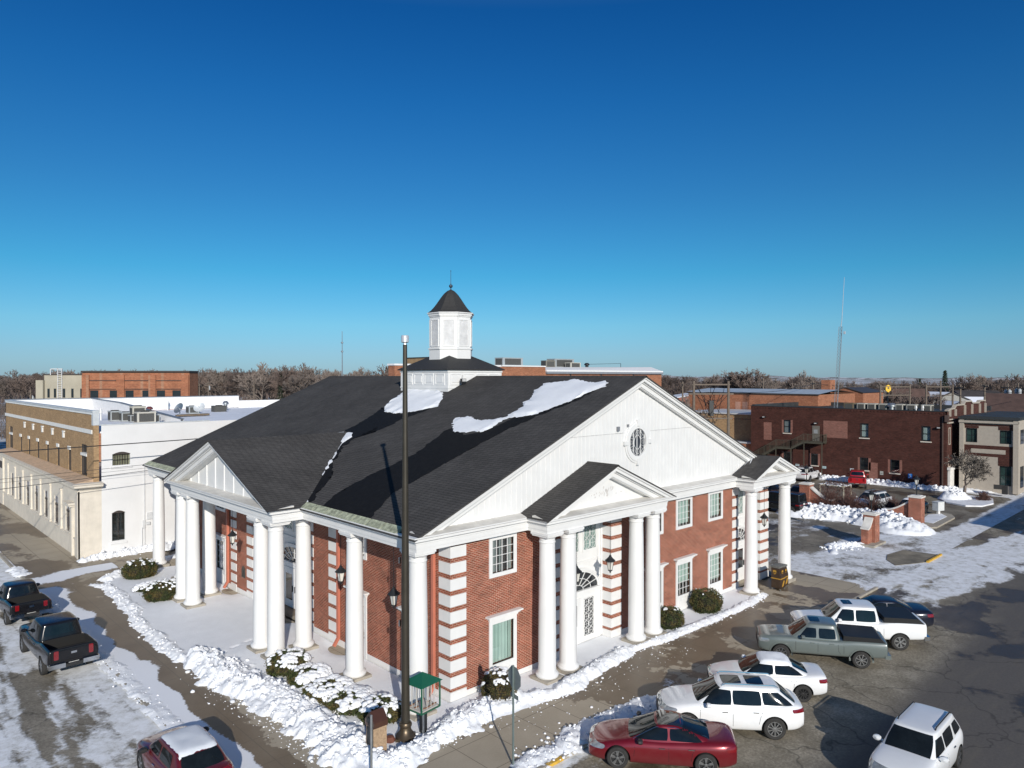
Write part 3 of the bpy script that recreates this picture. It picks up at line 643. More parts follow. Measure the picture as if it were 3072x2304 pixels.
# hanging lanterns
LWH = mat('frosted_glass', (.70, .68, .62), .5)
def lantern_mesh(mb_f, mb_g, mb_r, c, s=1.0):
    x, y, z = c    # z = underside of the roof of the lantern
    for i in range(4):
        a = math.pi/4 + i*math.pi/2
        mb_f.bar((x+.21*s*math.cos(a), y+.21*s*math.sin(a), z), (x+.11*s*math.cos(a), y+.11*s*math.sin(a), z-.52*s), .022*s)
        b = a + math.pi/2
        mb_g.quad((x+.19*s*math.cos(a), y+.19*s*math.sin(a), z), (x+.19*s*math.cos(b), y+.19*s*math.sin(b), z), (x+.10*s*math.cos(b), y+.10*s*math.sin(b), z-.51*s), (x+.10*s*math.cos(a), y+.10*s*math.sin(a), z-.51*s))
    mb_r.lathe([(.30*s, z-.03), (.30*s, z), (.2*s, z+.09*s), (.12*s, z+.17*s), (.07*s, z+.24*s), (.075*s, z+.27*s), (.03*s, z+.3*s), (.02*s, z+.4*s)], (x, y, 0), 8, ang=A8)
    mb_f.lathe([(.13*s, z-.51*s), (.13*s, z-.55*s), (.05*s, z-.6*s), (.03*s, z-.68*s), (.0, z-.7*s)], (x, y, 0), 8, ang=A8)
def hanging(x, y, z, label):
    o = empty('hanging_lantern', (x, y, 6.4), label, 'lantern', 'lanterns hung from chains under the porticoes')
    f, g, r, ch = MB(), MB(), MB(), MB()
    lantern_mesh(f, g, r, (x, y, z), .86)
    z -= .04; k = int((6.4 - z - .38)/.09)
    for i in range(k): ch.bar((x, y, z+.38+i*.09), (x, y, z+.38+i*.09+.075), .02 if i % 2 else .012, .012 if i % 2 else .02)
    ch.bar((x, y, z+.3), (x, y, 6.41), .008)
    f.build('frame', BLACK, o); g.build('glass', LWH, o); r.build('lantern_roof', BLACK, o); ch.build('chain', BLACK, o)
hanging(-1.5, 17.6, 4.15, 'black lantern hung on a chain over the left entrance beside the wall with the plaque')
hanging(-1.5, 5.86, 4.42, 'black lantern hung in front of the middle orange downspout between two white columns')
hanging(-1.5, 1.75, 4.32, 'black lantern hung just left of the flagpole in front of the brick corner bay')
hanging(8.95, -.9, 4.3, 'black lantern hung by the striped brick pier right of the arched entrance')
hanging(6.55, -.9, 4.22, 'black lantern hung over the arched entrance, half behind the second column')
hanging(24.1, -.9, 4.3, 'black lantern hung under the small far right portico')
# ================================================================== ground, streets, pavements, snow
_rs = np.random.RandomState(11)
_LAT = _rs.rand(256, 256)
def vnoise(x, y):
    xi = np.floor(x).astype(int); yi = np.floor(y).astype(int); fx = x - xi; fy = y - yi
    fx = fx*fx*(3 - 2*fx); fy = fy*fy*(3 - 2*fy)
    a = _LAT[xi & 255, yi & 255]; b = _LAT[(xi+1) & 255, yi & 255]; c = _LAT[xi & 255, (yi+1) & 255]; d = _LAT[(xi+1) & 255, (yi+1) & 255]
    return (a*(1-fx)+b*fx)*(1-fy) + (c*(1-fx)+d*fx)*fy
def fbm(x, y, s=1.0, o=5, g=.55):
    t = 0; A = 1; n = 0
    for k in range(o):
        t = t + A*vnoise(x*s + 17.3*k, y*s + 9.7*k); n += A; A *= g; s *= 2.03
    return t/n
def sstep(a, b, x): t = np.clip((x-a)/(b-a), 0, 1); return t*t*(3-2*t)
def seg_dist(X, Y, pts):
    d = np.full(X.shape, 1e9); tt = np.zeros(X.shape); L = 0
    for (ax, ay), (bx, by) in zip(pts[:-1], pts[1:]):
        vx, vy = bx-ax, by-ay; l2 = vx*vx+vy*vy; t = np.clip(((X-ax)*vx+(Y-ay)*vy)/l2, 0, 1)
        q = np.hypot(X-ax-t*vx, Y-ay-t*vy); m = q < d; d = np.where(m, q, d); tt = np.where(m, L + t*math.sqrt(l2), tt); L += math.sqrt(l2)
    return d, tt
def poly_sd(X, Y, poly):
    d, _ = seg_dist(X, Y, list(poly) + [poly[0]]); ins = np.zeros(X.shape, bool); n = len(poly)
    for i in range(n):
        (ax, ay), (bx, by) = poly[i], poly[(i+1) % n]
        if ay == by: continue
        c = ((ay > Y) != (by > Y)) & (X < (bx-ax)*(Y-ay)/(by-ay) + ax); ins ^= c
    return np.where(ins, d, -d)
def grid_obj(name, x0, x1, y0, y1, step, zfun, mt, attrs=None, smooth=True, keep=None):
    nx, ny = int(round((x1-x0)/step))+1, int(round((y1-y0)/step))+1
    X, Y = np.meshgrid(np.linspace(x0, x1, nx), np.linspace(y0, y1, ny), indexing='ij'); Z = zfun(X, Y) if callable(zfun) else np.full(X.shape, zfun)
    idx = np.arange(nx*ny).reshape(nx, ny)
    F = np.stack([idx[:-1, :-1], idx[1:, :-1], idx[1:, 1:], idx[:-1, 1:]], -1).reshape(-1, 4)
    if keep is not None:
        K = keep(X, Y, Z); kf = (K[:-1, :-1] | K[1:, :-1] | K[1:, 1:] | K[:-1, 1:]).reshape(-1); F = F[kf]
        used = np.zeros(nx*ny, bool); used[F.ravel()] = True; rm = np.cumsum(used) - 1; F = rm[F]
    else: used = np.ones(nx*ny, bool)
    P = np.stack([X, Y, Z], -1).reshape(-1, 3)[used]
    me = bpy.data.meshes.new(name); me.vertices.add(len(P)); me.vertices.foreach_set('co', P.ravel())
    me.loops.add(F.size); me.loops.foreach_set('vertex_index', F.ravel().astype(np.int32)); me.polygons.add(len(F))
    me.polygons.foreach_set('loop_start', np.arange(0, F.size, 4, dtype=np.int32)); me.polygons.foreach_set('loop_total', np.full(len(F), 4, dtype=np.int32))
    me.update(); me.validate()
    if smooth: me.polygons.foreach_set('use_smooth', np.ones(len(F), bool))
    for k, fn in (attrs or {}).items():
        a = me.attributes.new(k, 'FLOAT', 'POINT'); a.data.foreach_set('value', np.clip(fn(X, Y), 0, 1).reshape(-1)[used].astype(np.float32))
    me.materials.append(mt); o = bpy.data.objects.new(name, me); C.objects.link(o); return o
def attr(nt, name): a = N(nt, 'ShaderNodeAttribute'); a.attribute_name = name; return a.outputs['Fac']
def thresh(nt, fac, vec, scale, amt, lo, hi, detail=5):
    """sharpen a vertex mask with fine noise so that its border breaks up"""
    n = noise_tex(nt, vec, scale, detail, 0.65); s = math_n(nt, 'ADD', fac, math_n(nt, 'MULTIPLY', math_n(nt, 'SUBTRACT', n, 0.5), amt))
    return ramp(nt, s, [(lo, (0, 0, 0)), (hi, (1, 1, 1))])
# far ground: winter fields and earth, reaches the horizon
def ground_mat():
    m, nt, b = _new('winter_ground'); MATS['winter_ground'] = m
    v = coords(nt); f = noise_tex(nt, v, .012, 5); f2 = noise_tex(nt, v, .3, 6)
    f3 = noise_tex(nt, v, .0018, 4)
    snow = ramp(nt, math_n(nt, 'ADD', math_n(nt, 'MULTIPLY', f, .6), math_n(nt, 'MULTIPLY', f2, .4)), [(.47, (0, 0, 0)), (.53, (1, 1, 1))])
    dirt = ramp(nt, f2, [(.3, (.10, .085, .065)), (.7, (.16, .14, .11))])
    wh = ramp(nt, f3, [(.4, (.50, .50, .50)), (.6, (.72, .74, .78))])
    nt.links.new(mixc(nt, snow, dirt, wh), b.inputs['Base Color']); b.inputs['Roughness'].default_value = .9; return m
_g = MB(); _g.add([(-400, -400, -.16), (6000, -400, -.16), (6000, 6000, -.16), (-400, 6000, -.16)], [(0, 1, 2, 3)])
tag(_g.build('ground', ground_mat()), kind='structure')
# street surface
def street_mat():
    m, nt, b = _new('street_surface'); MATS['street_surface'] = m
    v = coords(nt); fine = noise_tex(nt, v, 9, 6, .7); grit = noise_tex(nt, v, 60, 3, .7); big = noise_tex(nt, v, .7, 6, .65)
    asph = ramp(nt, fine, [(.3, (.088, .080, .074)), (.7, (.122, .112, .102))])
    conc = ramp(nt, math_n(nt, 'ADD', math_n(nt, 'MULTIPLY', fine, .5), math_n(nt, 'MULTIPLY', big, .5)), [(.36, (.13, .112, .08)), (.5, (.22, .195, .15)), (.62, (.36, .325, .26))])
    salt = ramp(nt, noise_tex(nt, coords(nt, (.16, 1, 1)), 3.0, 6, .7), [(.5, (0, 0, 0)), (.72, (1, 1, 1))])
    asph = mixc(nt, math_n(nt, 'MULTIPLY', salt, .35), asph, (.15, .135, .105))
    base = mixc(nt, attr(nt, 'conc'), asph, conc)
    wet = thresh(nt, attr(nt, 'wet'), v, 3.0, .5, .45, .6)
    base = mixc(nt, wet, base, mixc(nt, 1.0, base, (.45, .40, .35), 'MULTIPLY'))
    # cracks
    vo = N(nt, 'ShaderNodeTexVoronoi', feature='DISTANCE_TO_EDGE'); vo.inputs['Scale'].default_value = .22
    wv = N(nt, 'ShaderNodeVectorMath', operation='ADD'); nn = N(nt, 'ShaderNodeTexNoise'); nn.inputs['Scale'].default_value = 1.2; nt.links.new(v, nn.inputs['Vector'])
    nt.links.new(v, wv.inputs[0]); nt.links.new(nn.outputs['Color'], wv.inputs[1]); nt.links.new(wv.outputs[0], vo.inputs['Vector'])
    crack = ramp(nt, vo.outputs['Distance'], [(.0, (.6, .6, .6)), (.012, (0, 0, 0))])
    base = mixc(nt, crack, base, (.03, .028, .025))
    sn = thresh(nt, attr(nt, 'snow'), v, 5.0, .55, .44, .62, 7)
    # tyre-packed snow: greyer where thin
    scol = ramp(nt, noise_tex(nt, v, 2.2, 7, .7), [(.30, (.40, .39, .36)), (.44, (.68, .69, .69)), (.6, (.83, .85, .88))])
    c = mixc(nt, sn, base, scol)
    nt.links.new(c, b.inputs['Base Color'])
    rg = mixc(nt, sn, mixc(nt, wet, (.8,)*3, (.38,)*3), (.75,)*3); nt.links.new(rg, b.inputs['Roughness'])
    b.inputs['Specular IOR Level'].default_value = .35
    h = math_n(nt, 'ADD', math_n(nt, 'MULTIPLY', sn, .8), math_n(nt, 'MULTIPLY', grit, .25)); bump(nt, b, h, .5, .035)
    return m
STREET = street_mat()
ZS = -.12
def st_left_snow(X, Y):
    n = fbm(X*1.6, Y*.35, 1.0, 5); n2 = fbm(X, Y, .35, 4)
    n3 = fbm(X*2.5, Y*.22, 1.0, 5); s = .66 + (n-.5)*.8 + (n2-.5)*.45 + (n3-.5)*1.15
    for xc, wd in ((-12.6, .5), (-15.2, .55), (-17.4, .6)): s = s - .30*np.exp(-((X-xc-.4*np.sin(Y*.12))/wd)**2)
    s = s - .55*sstep(-15, -19, X)*sstep(4, -6, Y) - .25*sstep(-16.5, -19, X)
    s = s + .25*sstep(-10.2, -9.0, X)
    s = s - .45*sstep(33, 31, Y)*sstep(29, 31, Y)*0
    return s
def st_right_snow(X, Y):
    n = fbm(X*.5, Y*1.3, .8, 5); s = .12 + (n-.5)*.5
    far = sstep(25.5, 30.5, X - (Y+7)*.55); s = s + far*(.62 + (n-.5)*.8)
    edge = -9.3 - np.clip((X-30)*.16, 0, 4)           # swept carriageway beyond the snow
    s = s - far*.75*sstep(edge+.5, edge-1.2, Y)*(.65 + .7*fbm(X*.15, Y*1.2, 1, 4)*.8)
    s = s - .6*sstep(43, 47, X)*sstep(-7.6, -6.4, Y + .12*(X-50))    # cleared drive in front of the far buildings
    s = s + .5*sstep(9, 2, X)*sstep(-6.4, -5.9, Y) + .3*np.exp(-((X-0.5)/2.5)**2 - ((Y+6.6)/1.0)**2)
    return s
def st_conc(X, Y): return sstep(-12.8, -11.3, Y + .35*(fbm(X, Y, .5)-.5)) * (1 - .8*sstep(24, 30, X)*sstep(-9, -11, Y))
tag(grid_obj('street', -34, -8.86, -40, 120, .2, ZS, STREET, dict(snow=st_left_snow, conc=lambda X, Y: .75+0*X, wet=lambda X, Y: .2 + .9*(fbm(X, Y*.4, .5)-.3) + .5*sstep(33, 36, Y)*0)), kind='structure')
o = grid_obj('street', -8.86, 130, -60, -5.82, .2, ZS, STREET, dict(snow=st_right_snow, conc=st_conc, wet=lambda X, Y: (fbm(X, Y, .35)-.42)*2.2 + .25*sstep(-9, -7, Y))); tag(o, kind='structure')
# parking lot east of the building
def lot_snow(X, Y):
    n = fbm(X*.6, Y*1.1, .6, 5); s = .68 + (n-.5)*.9
    s = s - .30*sstep(27.5, 31, X)*sstep(1.0, 3.5, Y + .15*(X-30))*sstep(50, 46, X)      # trampled dark band by the drive
    s = s - .9*sstep(48, 51, X)*sstep(75.5, 74, X)*sstep(-4, -2, Y)
    s = s + .8*sstep(70, 74, X)*sstep(13, 16, Y)
    return s
tag(grid_obj('parking_lot', 26.4, 130, -5.82, 60, .25, ZS+.004, STREET, dict(snow=lot_snow, conc=lambda X, Y: .55 + .5*(fbm(X, Y, .2)-.3), wet=lambda X, Y: .38 + (fbm(X, Y*1.5, .5)-.5)*1.5)), kind='structure')
# pavement: concrete slabs with joints, wet or dry
def pave_mat():
    m, nt, b = _new('pavement_slabs'); MATS['pavement_slabs'] = m
    v = coords(nt); tc = N(nt, 'ShaderNodeTexCoord'); sx = N(nt, 'ShaderNodeSeparateXYZ'); nt.links.new(tc.outputs['Object'], sx.inputs[0])
    fine = noise_tex(nt, v, 14, 6, .7); big = noise_tex(nt, v, .5, 4)
    dry = ramp(nt, math_n(nt, 'ADD', math_n(nt, 'MULTIPLY', fine, .4), math_n(nt, 'MULTIPLY', big, .6)), [(.35, (.33, .285, .215)), (.65, (.41, .355, .275))])
    wetc = ramp(nt, math_n(nt, 'ADD', math_n(nt, 'MULTIPLY', fine, .35), math_n(nt, 'MULTIPLY', big, .65)), [(.35, (.135, .098, .062)), (.65, (.19, .148, .10))])
    wet = thresh(nt, attr(nt, 'wet'), v, 2.6, .75, .49, .53, 8)
    c = mixc(nt, wet, dry, wetc)
    def joint(s, period, off):
        a = math_n(nt, 'MODULO', math_n(nt, 'ADD', s, off), period); d = math_n(nt, 'ABSOLUTE', math_n(nt, 'SUBTRACT', a, period/2))
        return math_n(nt, 'GREATER_THAN', d, period/2 - .014)
    j = math_n(nt, 'MAXIMUM', joint(sx.outputs[0], 1.62, 1000.0), joint(sx.outputs[1], 1.85, 1000.05))
    c = mixc(nt, math_n(nt, 'MULTIPLY', j, .7), c, (.09, .075, .055))
    sn = thresh(nt, attr(nt, 'snow'), v, 6.0, .6, .48, .58, 7)
    c = mixc(nt, sn, c, (.80, .82, .86)); nt.links.new(c, b.inputs['Base Color'])
    nt.links.new(mixc(nt, sn, mixc(nt, wet, (.85,)*3, (.42,)*3), (.75,)*3), b.inputs['Roughness']); b.inputs['Specular IOR Level'].default_value = .3
    bump(nt, b, math_n(nt, 'ADD', math_n(nt, 'MULTIPLY', sn, 1.0), math_n(nt, 'MULTIPLY', fine, .15)), .5, .02)
    return m
PAVE = pave_mat()
def pv_wet(X, Y):
    w1 = .88 + (fbm(X, Y, .6, 4)-.5)*.9 - .5*sstep(-6.3, -5.9, X + .25*fbm(X, Y, .8))*sstep(12, 9, Y)*0
    left = w1 - .5*np.exp(-((X+5.75-.02*Y)/.55)**2)*sstep(13, 8, Y) - .25*np.exp(-((X+6.2)/.5)**2)
    wl2 = .5 + (fbm(X, Y, .25)-.5)*1.6 + .5*sstep(-6.2, -7.6, X + .1*(Y-40))          # in front of the old bank
    left = np.where(Y > 30, wl2, left)
    right = .24 + (fbm(X, Y, .55, 4)-.5)*1.5 + .38*sstep(2.5, 5.5, X) - .35*sstep(24.5, 26.5, X + .5*(Y+2.4)) - .25*sstep(2, -2, X)
    right = right + .25*sstep(-2.9, -2.4, Y)*sstep(20, 8, X)
    cor = right - .15
    return np.where(X < -3.6, np.where(Y > -2.0, left, np.where(X < -6, left*.7, cor)), right)
def pv_snow(X, Y):
    s = (fbm(X*1.2, Y*.7, .7, 5)-.5)*.8
    L = s + .18 + .75*sstep(-7.25, -8.0, X + .55*(fbm(X*0, Y, .5, 3)-.5)*2)
    L = np.where(Y > 29.5, s + .15 + .8*np.exp(-((Y-32.3-.3*(X+6))/1.3)**2) + .9*sstep(-8.5, -9.6, X)*0, L)
    L = np.where(Y > 33.5, s + .05 + .9*sstep(-8.4, -8.9, X), L)
    Rr = s + .12 + .55*sstep(-5.0, -5.7, Y)*sstep(9, 3, X) + .25*np.exp(-((X-7)/3)**2 - ((Y+5)/.7)**2) + .5*sstep(27.6, 29.6, X - .5*(Y+4))
    return np.where(X < -3.6, np.where(Y > -3, L, s + .15), Rr)
_ks = [(-8.72, 120), (-8.72, -4.6), (-8.3, -5.35), (-7.5, -5.68), (28.5, -5.68)]
def pave_keep(X, Y, Z): return poly_sd(X, Y, [(-8.72, 121), (-8.72, -4.6), (-8.3, -5.35), (-7.5, -5.68), (29, -5.68), (29, 0.2), (27, 31), (0.2, 31), (0.2, 121)]) > 0
tag(grid_obj('pavement', -8.72, 29.0, -5.68, 70, .16, 0.0, PAVE, dict(snow=pv_snow, wet=pv_wet), keep=pave_keep), kind='structure')
kb = MB(); kp = [(-8.86, 120), (-8.86, -4.7), (-8.42, -5.45), (-7.6, -5.82), (29.1, -5.82)]
sweep(kb, kp, [(0, ZS-.05), (0, -.008), (-.02, .004), (-.18, .004), (-.18, ZS-.05)]); tag(kb.build('kerb', CONC), kind='structure')
kb = MB(); kb.box(-.5, -5.84, -.1, .25, -5.70, .008); kb.box(38.3, -5.95, ZS-.05, 41.4, -5.8, .0); tag(kb.build('kerb_paint', mat('yellow_paint', (.55, .33, .04), .7, var=.3, scale=6)), kind='structure')
# snow: one height field, sunk below the pavement wherever it has melted
YARD = [(.2, 29.5), (-4.6, 29.8), (-5.6, 27.4), (-5.5, 24.1), (-5.7, 20.8), (-6.2, 19.4), (-6.15, 17.2), (-6.3, 14.6), (-6.3, 10.4), (-6.1, 8.7), (-5.9, 7), (-5.45, 5.0), (-5.6, 2.8), (-5.65, .8), (-5.8, -.5), (-5.6, -1.7), (-4.9, -2.55), (-3.76, -2.7), (-3.0, -1.95), (-2.0, -2.2), (-.56, -2.1), (1.3, -2.35), (3.9, -2.67), (5.85, -2.3), (7.7, -1.9), (9.3, -1.65), (12.4, -2.0), (14.5, -2.06), (16.7, -2.15), (19.9, -2.16), (22.6, -1.75), (23.1, -1.0), (23.0, 1.2), (.2, 1.2)]
def snow_h(X, Y):
    jg = (fbm(X, Y, 1.7, 5)-.5)*.55
    sd = poly_sd(X, Y, YARD) + jg*.6
    h = .075*sstep(-.02, .35, sd) - .05*sstep(.05, -.1, sd)
    h = h + .02*(fbm(X, Y, 1.1, 3)-.5)*sstep(0, 1, sd)
    lump = np.abs(fbm(X, Y, 2.6, 5, .6)-.5)*2; ch = 1 - np.abs(fbm(X, Y, 5.2, 4, .6)-.5)*2
    def bank(pts, wd, ht, k=1.0):
        d, t = seg_dist(X, Y, pts); ww = wd*(.35 + 1.2*fbm(t, t*0, 1.1, 4)); d = np.clip(d + (fbm(X, Y, 2.2, 4)-.5)*wd*1.1 + (fbm(X, Y, 6.5, 3)-.5)*.22, 0, 9); p = np.clip(1 - (d/ww)**2, 0, 1)
        return ht*np.power(p, .75)*(.35 + 1.15*fbm(X, Y, 1.9, 4)) * (.80 + k*.55*(ch-.75) + k*.5*(lump-.3)) * (p > 0)
    B = bank([(-5.55, 11.8), (-5.45, 9.3), (-5.35, 7.6), (-4.9, 5.4), (-4.75, 3.4), (-4.85, 1.5), (-4.95, -.4)], .95, .50)
    B = np.maximum(B, bank([(-4.95, -.4), (-4.6, -1.6), (-3.7, -2.3)], .6, .26))
    B = np.maximum(B, bank([(-3.6, -2.2), (-2.5, -1.95), (-1.2, -1.75), (-.4, -1.55), (.7, -1.35), (2.0, -1.5)], .62, .42))
    B = np.maximum(B, bank([(2.0, -1.7), (3.6, -2.35), (5.85, -2.05), (7.7, -1.75), (9.3, -1.6)], .42, .30))
    B = np.maximum(B, bank([(9.3, -1.6), (12.4, -1.85), (16, -2.0), (20, -2.0), (22.6, -1.6)], .3, .16))
    B = np.maximum(B, bank([(-5.9, 28.2), (-5.5, 27), (-5.5, 24.1), (-5.75, 20.8), (-6.2, 18.5), (-6.2, 15), (-6.2, 12)], .38, .20))
    B = np.maximum(B, bank([(-4.9, 29.0), (-3.5, 29.6), (-2.0, 30.4)], .8, .35))
    B = np.maximum(B, bank([(-4.6, 35.2), (-3, 35.5), (0, 35.5), (3, 35.6)], .7, .45))
    B = np.maximum(B, bank([(-3.2, 31.2), (-1, 31.9), (1, 32.4)], .6, .2))
    B = np.maximum(B, bank([(-8.6, 26), (-8.6, 12.5), (-8.6, 6), (-8.5, 1.5), (-8.4, -3)], .40, .11))
    B = np.maximum(B, bank([(-9.0, 50), (-8.9, 40), (-8.7, 34)], .5, .22))
    B = np.maximum(B, bank([(-1.2, -5.2), (.6, -5.35), (2.5, -5.0), (4.6, -5.3), (6.0, -5.5)], .55, .24))
    B = np.maximum(B, bank([(-2.2, -5.6), (-.6, -5.0)], .35, .2))
    h = h + B
    for cx_, cy_ in ((-2.0, .9), (-.35, 8.0), (-.3, 20.9), (-.2, 13.9)): h = h - .16*np.exp(-((X-cx_)**2/.25 + (Y-cy_)**2/.8)) * (0 if cx_ == -2.0 else 1)
    # foot track across the yard
    d, t = seg_dist(X, Y, [(-5.3, 10.6), (-4.2, 11.6), (-3.0, 12.0), (-1.8, 12.6)]); h = h - .05*np.exp(-(d/.09)**2)*(np.sin(t*7.5) > -.2)
    h = np.where((X > -.02) & (Y > -.02) & (Y < YB+.02) & ~((Y > 11.86) & (Y < 18.34) & (X < 1.0)) & ~((X > 6.44) & (X < 10.16) & (Y < .62)), -.2, h)
    return h + .004
tag(grid_obj('snow_cover', -9.4, 23.4, -6.2, 36.1, .075, snow_h, SNOW, keep=lambda X, Y, Z: Z > -.02), 'white snow cover with chunky shovelled banks around the brick building', kind='stuff')
# lot snow: shovelled heap, verge banks
def lot_h(X, Y):
    lump = np.abs(fbm(X, Y, 1.4, 5, .6)-.5)*2; ch = 1 - np.abs(fbm(X, Y, 2.8, 4, .6)-.5)*2
    def bank(pts, wd, ht):
        d, t = seg_dist(X, Y, pts); ww = wd*(.8 + .5*fbm(t, t*0, .45, 3)); p = np.clip(1 - (d/ww)**2, 0, 1)
        return ht*np.power(p, .6)*(.6 + .7*fbm(X, Y, .8, 4)) * (.75 + .7*(ch-.75) + .4*(lump-.3)) * (p > 0)
    B = bank([(49.6, 8.4), (50.6, 6.4), (51.0, 4.2), (51.0, 2.4), (49.8, .4), (48.9, -.8)], 2.3, 1.12)
    B = np.maximum(B, bank([(75.3, 24), (75.3, 4), (76.3, 2.2)], .85, .55)); B = np.maximum(B, bank([(77, 1.6), (79.5, -2.2)], 1.2, .4))
    B = np.maximum(B, bank([(69.2, .9), (70.2, .4)], 1.3, 1.0))
    B = np.maximum(B, bank([(38.6, 1.0), (40.4, -.6)], .45, .35)); B = np.maximum(B, bank([(36.2, -.2), (38.6, .9)], .3, .25))
   
    return B - .02 + ZS
tag(grid_obj('snow_heap', 27, 82, -9, 26, .16, lot_h, SNOW, keep=lambda X, Y, Z: Z > ZS-.018), 'heaped snow and low snow banks along the parking lot and drive', kind='stuff')
# pavement and island slabs east of the building
def slab(name, poly, z0, z1, m):
    mb = MB(); mb.vprism(poly, z0, z1); return tag(mb.build(name, m), kind='structure')
ISL = mat('island_snow', (.74, .76, .80), .75, var=.14, scale=1.3, bmp=.4, bscale=8)
slab('kerb_island', [(68.5, 1.9), (73.2, 1.0), (72.4, -2.2), (69, -3.0), (66.4, -2.6), (65.4, -1.4), (66.3, .6)], ZS-.05, .02, ISL)
slab('kerb_island', [(56.4, .4), (59.4, -.9), (59.2, -1.8), (57.6, -2.5), (51.6, -2.7), (50.4, -1.8), (52.4, -.6)], ZS-.05, .02, CONC)
slab('kerb_island', [(53.2, -.9), (57.2, -.4), (58.6, -1.1), (57.4, -1.9), (53.0, -2.0)], .0, .04, ISL)
slab('pavement_patch', [(37.0, -3.6), (38.6, -3.1), (41.0, -3.4), (41.3, -5.7), (38.2, -5.75), (35.8, -4.6)], ZS-.05, ZS+.03, mat('patched_concrete', (.20, .175, .13), .8, var=.5, scale=.9, bmp=.2))
# low rise on the horizon
def hill_z(X, Y): return -60 + 75*fbm(X, Y, .0016, 4) + 22*sstep(1500, 3500, X+Y*.2)
tag(grid_obj('hills', 1400, 5200, -380, 5200, 60, hill_z, MATS['winter_ground']), kind='structure')
# ================================================================== neighbouring buildings
STONE = mat('cream_stone', (.62, .57, .49), .75, var=.1, scale=1.5, bmp=.15, streak=.15)
WPAINT = mat('painted_brick', (.66, .66, .66), .75, var=.04, scale=.6, bmp=.3, bscale=14, streak=.05)
DFRAME = mat('dark_frame', (.05, .04, .035), .5)
METALW = mat('pale_metal_cap', (.55, .58, .60), .5, .2, var=.1)
HVACM = mat('hvac_beige', (.48, .46, .40), .6, var=.1); HVACG = mat('hvac_grille', (.07, .07, .065), .7, var=.3, scale=20); HVACS = mat('hvac_grey', (.42, .45, .46), .5, .3, var=.12)
SNOWR = mat('roof_snow', (.78, .80, .85), .8, var=.07, scale=.4, bmp=.5, bscale=4)
TARR = mat('dark_roof_membrane', (.03, .034, .036), .7, var=.3, scale=.6)
# --- old bank left of the brick building
OB = empty('old_bank_building', (0, 54, 0), 'tan brick and cream stone building with white painted side wall and snowy roof at left', 'building')
TF, TU, TS = TL(-4.85), TL(-4.0), TR(36.0)
lowwin = [(39.3, 40.4), (42.95, 44.15), (46.7, 47.85), (50.5, 51.65), (54.2, 55.4), (57.9, 59.1), (61.6, 62.8)]
m = MB(); wall(m, TF, 36.9, 68.2, 0, 5.0, [(a-.1, b+.1, 1.42, 3.62) for a, b in lowwin], .12)
pbox(m, TF, 36.9, 68.2, 0, .09, 0, 1.25); pbox(m, TF, 36.9, 68.2, 0, .16, 1.25, 1.36)
for i in range(8):      # fluted pilasters between the windows
    y = 41.3 + (i-0)*3.72 + (.0 if i else 0); y = 41.68 + (i-1)*3.74 + 0
    if i == 0: continue
    pbox(m, TF, y-.17, y+.17, 0, .11, 1.36, 4.3); pbox(m, TF, y-.22, y+.22, 0, .15, 4.3, 4.42); pbox(m, TF, y-.22, y+.22, 0, .15, 1.36, 1.5)
for y in (39.0, 66.0): pass
m.box(-4.85-.16, 36.0, 0, -3.5, 36.95, 5.0); m.box(-5.05, 36.0, 0, -4.9, 36.5, 4.8); m.box(-5.0, 66.4, 0, -3.5, 68.3, 5.0)
m.box(-5.25, 37.4, 3.55, -4.85, 39.0, 3.7); m.box(-5.35, 37.3, 3.7, -4.85, 39.1, 3.85); m.box(-5.1, 37.5, 0, -4.85, 37.75, 3.55)
for k in range(1, 13): m.box(-5.008, 36.96, k*.38, -3.52, 36.945, k*.38+.02)
m.build('stone_front', STONE, OB)
for a, b in lowwin:
    window(OB, TF, (a-.04, b+.04, 1.45, 2.85), .06, -.05, 2, 1, mats=DFRAME, recess=.05, deep=.5, muntin=.04, curtain=(mat('beige_blind', (.35, .33, .28), .8), [(0, .8, 0, 1)]))
    window(OB, TF, (a-.04, b+.04, 3.0, 3.58), .06, -.05, 2, 1, mats=DFRAME, recess=.05, deep=.5, muntin=.04)
m = MB(); pbox(m, TF, 66.6, 67.9, .17, .19, 3.7, 4.4); m.build('dark_board', DFRAME, OB)
m = MB(); sweep(m, [(-4.85, 68.6), (-4.85, 36.0), (-3.5, 36.0)], [(0, 4.9), (.1, 4.92), (.12, 5.02), (.42, 5.08), (.5, 5.14), (.5, 5.26), (.58, 5.34), (.58, 5.38), (0, 5.42), (-.2, 5.42), (-.2, 4.9)])
for i in range(150): y = 36.3 + i*.213; m.box(-5.2, y, 4.98, -4.9, y+.1, 5.07)
m.build('cornice', STONE, OB)
m = MB(); m.add([(-5.4, 36.1, 5.36), (-5.4, 68.6, 5.36), (-3.95, 68.6, 5.62), (-3.95, 36.1, 5.62), (-3.95, 36.1, 5.3)], [(0, 1, 2, 3), (0, 3, 4)]); m.build('cornice_tiles', mat('faded_tiles', (.52, .37, .25), .8, var=.25, scale=5), OB)
upwin = [(37.84, 39.59, 5.65, 7.96), (42.61, 43.55, 5.59, 7.26), (46.5, 47.45, 5.58, 7.19), (50.47, 51.38, 5.54, 7.14), (54.38, 55.37, 5.53, 7.14), (58.4, 59.3, 5.5, 7.12), (62.35, 63.33, 5.48, 7.09), (67.19, 69.0, 5.51, 7.85)]
m = MB(); wall(m, TU, 36.02, 71.2, 5.3, 10.45, upwin, .3); m.box(-4.0, 36.0, 5.3, -3.65, 36.02, 10.45); m.box(-4.0, 71.0, 0, -3.65, 71.2, 10.45); m.quad((-3.65, 36.02, 9), (-3.65, 71.2, 9), (-3.65, 71.2, 10.45), (-3.65, 36.02, 10.45))
